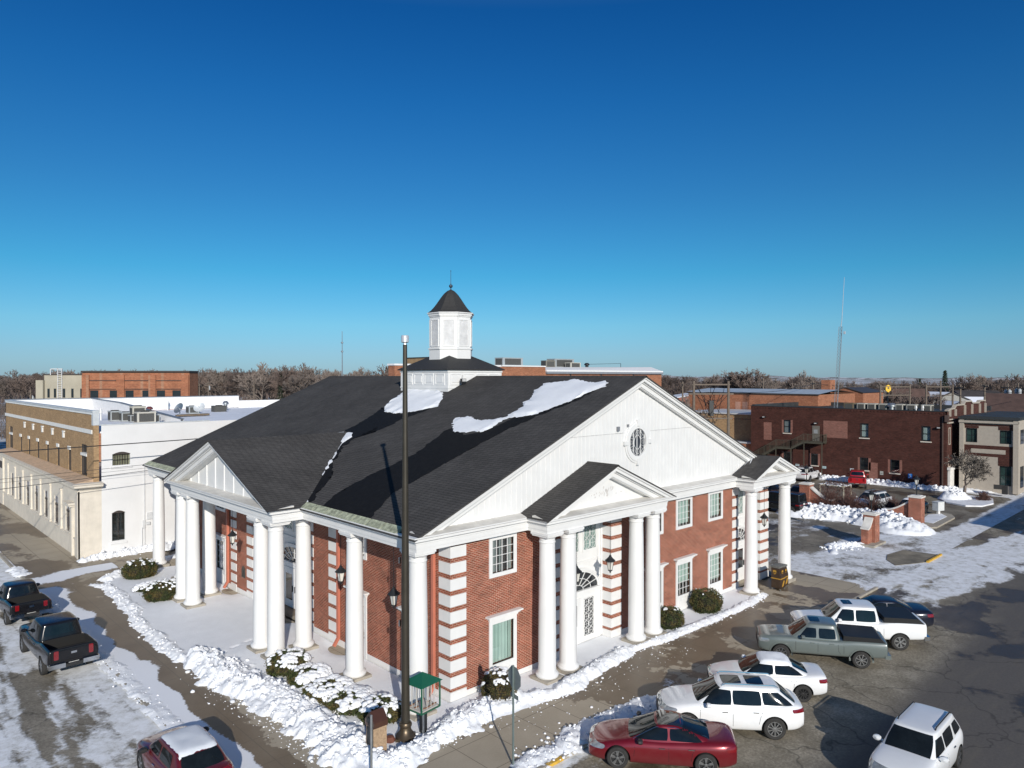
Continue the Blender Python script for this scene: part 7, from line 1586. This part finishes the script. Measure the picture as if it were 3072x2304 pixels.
for z in (1.02, 1.95):
    for a, b in (((-w2, -d2), (w2, -d2)), ((w2, -d2), (w2, d2)), ((w2, d2), (-w2, d2)), ((-w2, d2), (-w2, -d2))): m.bar(LQ(*a, z), LQ(*b, z), .045)
m.build('frame', GRN, o); m = MB(); w3, d3 = .54, .5
vs = [LQ(-w3, -d3, 1.97), LQ(w3, -d3, 1.97), LQ(w3, d3, 1.97), LQ(-w3, d3, 1.97), LQ(0, 0, 2.3)]; m.add(vs, [(0, 1, 4), (1, 2, 4), (2, 3, 4), (3, 0, 4), (3, 2, 1, 0)]); m.build('case_roof', GRN, o)
m = MB(); m.obox(LQ(0, 0, 1.05), (.84, .76, .04), rz); 
for i, (a, b) in enumerate(((-.3, -.3), (-.1, -.32), (.12, -.3), (.3, -.28), (-.32, 0), (-.3, .25), (.0, .3), (.25, .28), (.3, 0))): m.bar(LQ(a, b, 1.07), LQ(a+.02, b, 1.93), .035, .02, 0); m.bar(LQ(a-.08, b, 1.12), LQ(a+.12, b, 1.12), .03, .03, 1)
m.build('rack', [mat('rack_white', (.5, .48, .45), .6), mat('rack_wood', (.22, .10, .05), .7)], o)
m = MB()
for a, b in (((-w2, -d2), (w2, -d2)), ((w2, -d2), (w2, d2)), ((w2, d2), (-w2, d2)), ((-w2, d2), (-w2, -d2))): m.quad(LQ(*a, 1.03), LQ(*b, 1.03), LQ(*b, 1.94), LQ(*a, 1.94))
m = MB(); m.box(gx-.06, gy-.06, 0, gx+.16, gy+.12, 1.02); m.box(gx-.1, gy-.14, .1, gx-.03, gy-.1, .98, 1); m.build('post', [BLACK, STEEL], o)
o = empty('litter_bin', (-4.2, -1.15, 0), 'brown hooded litter bin with pebbled tan sides, left of the flagpole', 'litter bin'); bx, by, rz = -4.2, -1.15, R(-2)
m = MB(); m.obox((bx, by, .5), (.52, .5, 1.0), rz); m.build('body', mat('pebble_panel', (.36, .25, .155), .9, var=.3, scale=14, bmp=.6, bscale=45), o)
m = MB(); m.prism([(-.29, 1.0), (.29, 1.0), (.29, 1.18), (.0, 1.5), (-.29, 1.18)], lambda u, d, z: (bx-d, by+u, z), -.28, .28); m.obox((bx, by, 1.01), (.58, .56, .05), rz); m.build('hood', mat('dark_brown_enamel', (.06, .025, .015), .35, coat=.4), o)
m = MB(); m.obox((bx-.285, by+.02, 1.2), (.02, .34, .2), rz); m.obox((bx-.27, by, .5), (.02, .4, .9), rz, 0); m.build('opening', BLACK, o)
m = MB(); m.lathe([(.038, 0), (.038, 2.2), (.03, 2.21), (0, 2.21)], (-5.38, -2.68, 0), 12); tag(m.build('steel_post', STEEL, smooth=True), 'bare grey steel post standing beside the litter bin', 'post')
m = MB(); m.lathe([(.16, .0), (.2, .08), (.13, .2), (0, .22)], (-3.5, -.95, .05), 9); tag(m.build('flower_pot', mat('clay', (.14, .05, .03), .8)), 'small brown clay pot half buried in snow between bin and flagpole', 'pot')
# stop sign, seen from behind
o = empty('stop_sign', (-1.37, -5.04, 0), 'grey back of an octagonal stop sign on a thin steel post at the corner', 'road sign'); m = MB(); m.bar((-1.37, -5.04, 0), (-1.37, -5.04, 3.38), .055, .045); m.build('post', mat('green_grey_post', (.20, .25, .24), .5, .4), o)
m = MB(); aa = R(-10); n_ = Vector((math.cos(aa), math.sin(aa), 0)); t_ = Vector((-math.sin(aa), math.cos(aa), 0)); c0 = Vector((-1.37, -5.04, 2.95)) + n_*.045; P8 = [c0 + t_*.405*math.cos(R(22.5+45*i)) + Vector((0, 0, .405*math.sin(R(22.5+45*i)))) for i in range(8)]
m.add([p for p in P8] + [p + n_*.006 for p in P8], [(7,6,5,4,3,2,1,0)] + [(i, (i+1) % 8, 8+(i+1) % 8, 8+i) for i in range(8)], 0); m.add([p + n_*.007 for p in P8], [tuple(range(8))], 1)
m.build('sign_plate', [mat('sign_back', (.20, .23, .235), .5, .4), mat('stop_red', (.5, .01, .015), .4)], o)
m = MB(); m.obox(Vector((-1.37, -5.04, 2.33)) + n_*.05, (.008, .46, .15), aa); m.build('small_plate', mat('sign_back', (.2,)*3), o)
def text(body, size, loc, rot, mt, parent, name='lettering', ext=.004):
    cu_ = bpy.data.curves.new(name, 'FONT'); cu_.body = body; cu_.size = size; cu_.extrude = ext; cu_.align_x = 'CENTER'; cu_.align_y = 'CENTER'; t = bpy.data.objects.new(name, cu_); C.objects.link(t)
    dg = bpy.context.evaluated_depsgraph_get(); me = bpy.data.meshes.new_from_object(t.evaluated_get(dg)); bpy.data.objects.remove(t); me.materials.clear(); me.materials.append(mt)
    o2 = bpy.data.objects.new(name, me); C.objects.link(o2); o2.location = loc; o2.rotation_euler = rot
    if parent: o2.parent = parent; o2.matrix_parent_inverse = world_matrix(parent).inverted()
    return o2
text('STOP', .3, c0 + n_*.014, (R(90), 0, R(80)), WHITE, o)
# brown parcel drop boxes
BRN = mat('parcel_brown', (.045, .026, .014), .4, coat=.3); GOLD = mat('gold_print', (.42, .23, .03), .6)
for i, (x, y, wd, hh, lab) in enumerate(((24.25, -1.75, .62, 1.35, 'larger brown parcel drop box with a gold shield at the right portico'), (24.98, -1.62, .5, 1.25, 'smaller brown parcel drop box pressed against the last column base'))):
    o = empty('parcel_drop_box', (x, y, 0), lab, 'drop box'); m = MB(); m.box(x-wd/2, y-.3, .12, x+wd/2, y+.3, hh*.62); m.add([(x-wd/2, y-.3, hh*.62), (x+wd/2, y-.3, hh*.62), (x+wd/2, y+.3, hh*.62), (x-wd/2, y+.3, hh*.62), (x-wd/2, y-.18, hh), (x+wd/2, y-.18, hh), (x+wd/2, y+.3, hh), (x-wd/2, y+.3, hh)], [(0,1,5,4),(1,2,6,5),(2,3,7,6),(3,0,4,7),(4,5,6,7)]); m.build('body', BRN, o)
    m = MB(); m.box(x-wd/2-.03, y-.22, hh, x+wd/2+.03, y+.33, hh+.1)
    for sx in (-1, 1):
        for sy in (-1, 1): m.box(x+sx*(wd/2-.04)-.03, y+sy*.26-.03, 0, x+sx*(wd/2-.04)+.03, y+sy*.26+.03, .14)
    m.build('top', mat('box_grey', (.13, .13, .12), .6), o)
    m = MB(); m.box(x-wd/2-.008, y-.305, hh*.50, x+wd/2+.008, y+.3, hh*.545)
    n = 10; pts = [(x-.12+.28*k/n, .22+.36*math.sin(math.pi*.5*k/n)) for k in range(n+1)] + [(x+.2, .50), (x+.08, .26), (x-.1, .2)]; m.prism(pts, TR(y-.3), 0, .008)
    m.build('gold_bands', GOLD, o)
    m = MB(); sh = [(-.11, .12), (0, .15), (.11, .12), (.11, -.03), (.06, -.11), (0, -.15), (-.06, -.11), (-.11, -.03)]
    m.add([(x-.0+u, y-.245+.0+(-.02) + .12*(.9*0)+(-.0), hh*.80+v_*.9) for u, v_ in sh], [tuple(range(8))]); m.add([(x-wd/2-.01, y+.08+u, hh*.80+v_*.9) for u, v_ in sh], [tuple(range(8))]); m.build('shield', GOLD, o)
    text('ups', .13, (x, y-.272, hh*.79), (R(90), 0, 0), BRN, o); text('ups', .13, (x-wd/2-.016, y+.08, hh*.79), (R(90), 0, R(-90)), BRN, o)
m = MB(); m.obox((26.1, .2, .02), (1.2, .8, .03), 0); tag(m.build('door_mat', mat('mat_black', (.03, .03, .03), .9)), 'dark door mat at the foot of the last striped brick pier', 'mat')
m = MB(); m.obox((24.9, -.65, 6.2), (.5, .12, .22), 0); tag(m.build('amber_sign', mat('amber_sign', (.7, .33, .03), .4)), 'small amber sign hung under the far right portico', 'sign')
# brick piers with lanterns and swooping wing walls
def pier(x, y, h, wings, label, bw=.92, z0=ZS):
    o = empty('brick_pier', (x, y, z0), label, 'brick pier'); m = MB(); m.box(x-bw/2, y-bw/2, z0, x+bw/2, y+bw/2, h)
    cp = MB(); cp.box(x-bw/2-.06, y-bw/2-.06, h, x+bw/2+.06, y+bw/2+.06, h+.14); cp.lathe([(.6, h+.14), (.5, h+.2), (.1, h+.22)], (x, y, 0), 4, ang=math.pi/4)
    for (dx, dy, L, h0, h1) in wings:
        n = 12; prof = [(bw/2 + L*i/n, h1 + (h0-h1)*(1-math.sin(math.pi/2*min(1, i/n*1.05)))) for i in range(n+1)]
        T = (lambda u, d, z, dx=dx, dy=dy: (x+dx*u - dy*d*1.0, y+dy*u + dx*d, z))
        m.prism([(bw/2, z0), *prof, (bw/2+L, z0)], T, -.24, .24)
        for (a, b) in zip(prof[:-1], prof[1:]): cp.bar(T(a[0], 0, a[1]+.06), T(b[0], 0, b[1]+.06), .62, .13)
    m.build('pier_brick', MATS['red_brick'], o); cp.build('coping', LEDGE, o)
    p = MB(); p.lathe([(.09, h+.2), (.05, h+.3), (.04, h+1.0), (.06, h+1.05)], (x, y, 0), 8); p.build('lamp_post', BLACK, o)
    f, g, r = MB(), MB(), MB(); lantern_mesh(f, g, r, (x, y, h+1.62), .95); f.build('lantern_frame', BLACK, o); g.build('lantern_glass', LWH, o); r.build('lantern_roof', BLACK, o)
    b = MB(); b.box(x-.75 - (wings[0][2] if wings[0][0] < 0 else 0), y-.8, z0-.02, x+.9, y+.75, z0+.16); b.build('footing', CONC, o); return o
pier(41.75, -.85, 2.15, [(-1, 0, .95, 1.9, 1.15), (1, 0, .35, 1.5, .9)], 'nearest brick pier with a black lantern and stepped white capped wings')
pier(51.9, -1.0, 2.35, [(0, 1, 2.3, 1.9, .9)], 'right brick pier with a black lantern beside the white utility box', 1.0)
pier(53.5, 9.6, 2.2, [(0, -1, 2.2, 1.9, .85)], 'far left brick pier with a black lantern behind the last white column', 1.0)
o = empty('utility_box', (58.4, -.9, 0), 'white cabinet on a pedestal right of the brick pier', 'utility cabinet'); m = MB(); m.obox((58.4, -.9, .75), (.85, .6, .8), R(-20)); m.obox((58.4, -.9, 1.17), (.92, .66, .05), R(-20)); m.build('cabinet', mat('cabinet_white', (.6, .62, .62), .5), o); m = MB(); m.obox((58.4, -.9, .18), (.25, .2, .4), R(-20)); m.build('pedestal', WHITE, o)
# wire frame box with dry vines
o = empty('vine_frame', (55.6, 7.8, 0), 'boxy pale wooden frame covered in dry vines and snow, right of the left pier', 'trellis'); m = MB(); X0, X1, Y0, Y1, Z1 = 54.4, 56.2, 6.3, 8.6, 2.2
for x in (X0, X1):
    for y in (Y0, Y1): m.bar((x, y, ZS), (x, y, Z1), .09)
for a, b in (((X0, Y0), (X1, Y0)), ((X1, Y0), (X1, Y1)), ((X1, Y1), (X0, Y1)), ((X0, Y1), (X0, Y0))): m.bar((*a, Z1), (*b, Z1), .09)
m.build('frame', mat('pale_wood', (.42, .38, .30), .8), o); m = MB(); rn2 = random.Random(3)
for i in range(900):
    f = rn2.random(); p = Vector((X0, rn2.uniform(Y0, Y1), rn2.uniform(0, Z1))) if f < .45 else (Vector((rn2.uniform(X0, X1), Y0, rn2.uniform(0, Z1))) if f < .8 else Vector((rn2.uniform(X0, X1), rn2.uniform(Y0, Y1), Z1)))
    m.bar(p, p+Vector((rn2.gauss(0, .12), rn2.gauss(0, .25), rn2.gauss(0, .25))), .02)
m.build('vines', RTW, o); m = MB()
for i in range(60): m.obox((rn2.uniform(X0, X1), rn2.uniform(Y0, Y1), Z1+.05), (rn2.uniform(.1, .4), rn2.uniform(.1, .4), .05), rn2.uniform(0, 3))
m.build('snow_bits', SNOW, o)
m = MB(); m.obox((75.6, -2.6, .6), (.6, .5, .9), 0); m.obox((75.3, -2.1, .9), (.1, 1.0, .5), .2); tag(m.build('planter', mat('planter_dark', (.03, .03, .03), .8)), 'dark planter with a wooden seat by the beige building entrance', 'planter')
# painted bay lines
m = MB()
for i in range(6): a = 63.5 + i*1.1; m.add([(a, 1.0, ZS+.009), (a+.14, 1.0, ZS+.009), (a+1.3, 3.4, ZS+.009), (a+1.16, 3.4, ZS+.009)], [(0, 1, 2, 3)])
tag(m.build('bay_marking', mat('worn_yellow', (.4, .33, .2), .8, var=.3)), kind='structure')
# utility poles, cross arms and wires
WOODP = mat('pole_wood', (.15, .12, .095), .9, var=.2)
def upole(x, y, h, label, arms=(), cans=0, r=.14, az=R(45)):
    o = empty('utility_pole', (x, y, 0), label, 'utility pole', 'wooden utility poles'); m = MB(); m.lathe([(r*1.2, 0), (r*.8, h)], (x, y, 0), 8); m.build('pole', WOODP, o)
    for z, L in arms: m = MB(); m.bar((x-L*math.cos(az), y-L*math.sin(az), z), (x+L*math.cos(az), y+L*math.sin(az), z), .12, .1); [m.lathe([(.04, z+.05), (.05, z+.2), (.0, z+.22)], (x+L*t*math.cos(az), y+L*t*math.sin(az), 0), 6) for t in (-.9, -.4, .4, .9)]; m.build('crossarm', WOODP, o)
    for i in range(cans):
        m = MB(); a = az + math.pi*i; m.lathe([(.22, h-1.9), (.25, h-1.8), (.25, h-1.1), (.1, h-1.0), (.05, h-.85)], (x+.42*math.cos(a), y+.42*math.sin(a), 0), 10); m.build('transformer', mat('can_grey', (.45, .47, .48), .5), o)
o = empty('h_frame_pole', (57.8, 23, 0), 'tangled two pole electric frame with a white transformer above the white gable slope', 'utility pole'); A, B = Vector((56.3, 24.4, 0)), Vector((59.3, 21.6, 0)); m = MB()
for p in (A, B): m.lathe([(.2, 0), (.15, 12.5)], (p.x, p.y, 0), 8)
m.build('pole', WOODP, o); m = MB(); D_ = (B-A).normalized()
for z, e in ((11.0, .6), (8.1, .5), (5.6, .4), (12.1, .2)): m.bar(A-D_*e+Vector((0, 0, z)), B+D_*e+Vector((0, 0, z)), .12, .16)
m.build('crossarm', WOODP, o); m = MB(); mid = (A+B)/2; m.lathe([(.38, 5.7), (.42, 5.9), (.42, 7.3), (.3, 7.5), (.1, 7.6)], (mid.x, mid.y, 0), 12); m.build('transformer', mat('can_white', (.6, .6, .6), .5), o)
m = MB(); rn2 = random.Random(8)
for i in range(26):
    p = A.lerp(B, rn2.random())+Vector((0, 0, rn2.choice((11.0, 8.1, 12.1)))); q_ = mid+Vector((rn2.gauss(0, .5), rn2.gauss(0, .5), rn2.uniform(7.4, 10.5))); m.tube([p, p.lerp(q_, .5)-Vector((0, 0, rn2.uniform(0, .6))), q_], .03, 4)
m.obox(mid+Vector((0, 0, 9.3)), (.5, .5, 1.8), .8); m.build('cables', BLACK, o)
for i, (x, y, h, arms, lab) in enumerate(((82.9, 12.9, 12.0, (), 'wooden pole under the left end of the long crossbar row'), (85.7, 10.2, 12.0, (), 'second wooden pole of the crossbar row'), (87.2, 8.7, 12.0, (), 'third wooden pole of the crossbar row'), (88.6, 7.4, 12.5, (), 'fourth wooden pole of the crossbar row'), (89.8, 6.3, 12.0, (), 'fifth wooden pole of the crossbar row'), (90.5, 5.6, 12.0, ((11.6, 1.0),), 'pole just right of the crossbar row'), (92.9, 3.4, 12.0, ((11.8, .8),), 'leaning stayed pole left of the brown roof'),
        (112.9, 5.0, 12.0, ((11.4, 1.3),), 'pole with two transformer cans above the brown roof'), (126, 6.3, 12.0, ((11.2, .8),), 'farther pole with cans at the right edge'))): upole(x, y, h, lab, arms, 2 if x > 110 else 0)
m = MB()
for z in (11.7, 10.6): m.bar((82.9, 12.9, z), (85.7, 10.2, z), .12); m.bar((87.2, 8.7, z), (89.8, 6.3, z), .12)
tag(m.build('crossbar', WOODP), 'double wooden crossbars joining the row of poles behind the rooftop units', 'crossbar')
for px, D, h, lab in ((2440, 120, 12.4, 'grey pole left of the square brick chimney'), (2492, 122, 11.6, 'short thin pole right of the chimney'), (2048, 120, 12.2, 'thin far pole left of the two pole frame'), (2290, 150, 13.5, 'thin far pole beyond the ribbed roof'), (2327, 150, 12.5, 'shorter thin far pole beyond the ribbed roof'), (762, 150, 12.0, 'lone thin pole in front of the left wood'), (625, 160, 12.0, 'stout pole with cans left of the lone thin pole'), (92, 120, 10.8, 'dark pole with cans by the beige block'), (598, 160, 11.5, 'stout pole at the edge of the orange brick block')):
    x, y = place(px, D); upole(x, y, h, lab, ((h-.5, 1.0),), 1 if px in (625, 92) else 0, r=.16 if D > 100 else .12)
def wire(pts, r, label, sag=.4):
    m = MB(); out = []
    for a, b in zip(pts[:-1], pts[1:]):
        for i in range(12): t = i/12; p = Vector(a).lerp(Vector(b), t); p.z -= sag*4*t*(1-t); out.append(p)
    out.append(Vector(pts[-1])); m.tube(out, r, 5); return tag(m.build('overhead_wire', BLACK), label, 'wire')
wire([(-40, 33, 8.3), (14, 33, 8.6), (60, 30, 9.2)], .035, 'thickest overhead wire crossing the tan and white walls on the left', .25)
wire([(-40, 34.3, 6.2), (8, 34.3, 6.9)], .014, 'middle thin overhead wire crossing the white wall on the left', .3); wire([(-40, 33, 5.3), (4, 33, 6.6)], .02, 'lowest overhead wire sloping up to the far left eave', .35); wire([(-40, 34.5, 6.0), (8, 34.5, 6.6)], .01, 'faint wire close under the middle one on the left', .3)
for (p1, D1, z1), (p2, D2, z2), lab in (((2440, 120, 12.0), (2640, 124, 12.0), 'thin wire from the chimney pole to the crossbar row'), ((2185, 85, 11.2), (2440, 120, 11.8), 'thin wire from the two pole frame to the chimney pole'), ((598, 160, 11.0), (1050, 165, 10.6), 'upper thin wire in front of the left wood'), ((598, 160, 9.9), (1050, 165, 9.6), 'lower thin wire in front of the left wood'), ((2850, 92, 11.8), (3120, 96, 11.2), 'thin wire running out of the right edge')):
    a, b = place(p1, D1), place(p2, D2); wire([(*a, z1), (*b, z2)], .03, lab, .5)
# golden arch shaped roadside sign on a tall pole
o = empty('pylon_sign', (131.6, 28.6, 0), 'yellow double arrow shaped roadside sign on a pole among the poles', 'sign'); m = MB(); m.bar((131.6, 28.6, 0), (131.6, 28.6, 10.2), .2); m.build('pole', BLACK, o)
m = MB()
YT = lambda u, d, z: tuple((Vector((131.6, 28.6, 0)) + Vector((VR.x, VR.y, 0))*u - Vector((VA.x, VA.y, 0))*d + Vector((0, 0, z))))
m.prism([(-.5, 10.4), (0, 10.0), (.5, 10.4), (.5, 11.2), (0, 11.5), (-.5, 11.2)], YT, 0, .3); m.prism([(-.22, 10.7), (.22, 10.7), (.0, 11.05)], YT, .3, .32, 1); m.build('sign_face', [mat('sign_yellow', (.75, .45, .02), .5), DFRAME], o)

# ================================================================== loose snow chunks on the banks and along the cleared edges
def chunks(name, spots, hfun, seed, label, mt=SNOW):
    rn4 = np.random.RandomState(seed); V, F = [], []
    phi = (1+5**.5)/2; IC = np.array([(-1, phi, 0), (1, phi, 0), (-1, -phi, 0), (1, -phi, 0), (0, -1, phi), (0, 1, phi), (0, -1, -phi), (0, 1, -phi), (phi, 0, -1), (phi, 0, 1), (-phi, 0, -1), (-phi, 0, 1)])/1.9
    IF = [(0, 11, 5), (0, 5, 1), (0, 1, 7), (0, 7, 10), (0, 10, 11), (1, 5, 9), (5, 11, 4), (11, 10, 2), (10, 7, 6), (7, 1, 8), (3, 9, 4), (3, 4, 2), (3, 2, 6), (3, 6, 8), (3, 8, 9), (4, 9, 5), (2, 4, 11), (6, 2, 10), (8, 6, 7), (9, 8, 1)]
    px_, py_, pr = [], [], []
    for pts, wd, n, r0, r1 in spots:
        L = [math.dist(a, b) for a, b in zip(pts[:-1], pts[1:])]; tot = sum(L)
        for i in range(n):
            t = rn4.rand()*tot; k = 0
            while t > L[k]: t -= L[k]; k += 1
            a, b = pts[k], pts[k+1]; f = t/L[k]; off = rn4.randn()*wd*.5; nx, ny = -(b[1]-a[1])/L[k], (b[0]-a[0])/L[k]
            px_.append(a[0]+(b[0]-a[0])*f+nx*off); py_.append(a[1]+(b[1]-a[1])*f+ny*off); pr.append(r0 + (r1-r0)*rn4.rand()**2.2)
    px_, py_, pr = map(np.array, (px_, py_, pr)); pz = np.maximum(hfun(px_[:, None], py_[:, None])[:, 0], 0.0 if name == 'snow_chunks' else ZS)
    for x, y, z, r in zip(px_, py_, pz, pr):
        o_ = len(V); q_ = IC*(r*(.7+.6*rn4.rand(12, 1)))*np.array([1, 1, .75]); V.extend((q_ + np.array([x, y, z+r*.22])).tolist()); F.extend([tuple(i+o_ for i in f) for f in IF])
    mb = MB(); mb.v = V; mb.f = F; mb.m = [0]*len(F); o_ = mb.build(name, mt); smooth_mesh(o_.data, 75); return tag(o_, label, kind='stuff')
chunks('snow_chunks', [([(-5.55, 11.8), (-5.45, 9.3), (-5.35, 7.6), (-4.9, 5.4), (-4.75, 3.4), (-4.85, 1.5), (-4.95, -.4)], .95, 560, .02, .12), ([(-3.6, -2.2), (-2.5, -1.95), (-1.2, -1.75), (-.4, -1.55), (.7, -1.35), (2.0, -1.5)], .7, 380, .02, .09),
    ([(-6.1, 12), (-6.3, 14.6), (-6.2, 18), (-5.7, 20.8), (-5.5, 24), (-5.5, 27), (-4.6, 29.6)], .4, 300, .015, .08), ([(2, -2.2), (4, -2.55), (5.85, -2.2), (7.7, -1.85), (9.3, -1.6), (12.4, -1.95), (16, -2.1), (20, -2.1), (22.6, -1.6)], .4, 480, .015, .065),
    ([(-4.9, -.4), (-4.6, -1.6), (-3.7, -2.4)], .5, 260, .02, .1), ([(-8.6, 26), (-8.6, 12.5), (-8.6, 6), (-8.4, -3)], .5, 300, .012, .05), ([(-5.9, 10), (-6.0, 6), (-5.6, 2), (-5.8, -.8)], .8, 500, .012, .05), ([(0, -3), (6, -3), (12, -2.8)], 1.2, 160, .01, .035),
    ([(-4.6, 35.2), (0, 35.5), (3, 35.6)], .6, 350, .03, .12), ([(-1.2, -5.2), (.6, -5.35), (2.5, -5.0), (4.6, -5.3), (6.0, -5.5)], .8, 330, .015, .075)], snow_h, 3, 'loose chunks of white snow on the shovelled banks and pavement edges')
chunks('heap_chunks', [([(49.6, 8.4), (50.6, 6.4), (51.0, 4.2), (51.0, 2.4), (49.8, .4), (48.9, -.8)], 2.4, 560, .05, .26), ([(75.3, 24), (75.3, 4), (76.3, 2.2)], .9, 700, .06, .25), ([(37, .8), (40, -.4)], .8, 120, .04, .16), ([(69, .9), (70.4, .3)], 1.2, 120, .06, .2)], lot_h, 4, 'loose chunks of ploughed snow on the heap and verges of the parking lot')
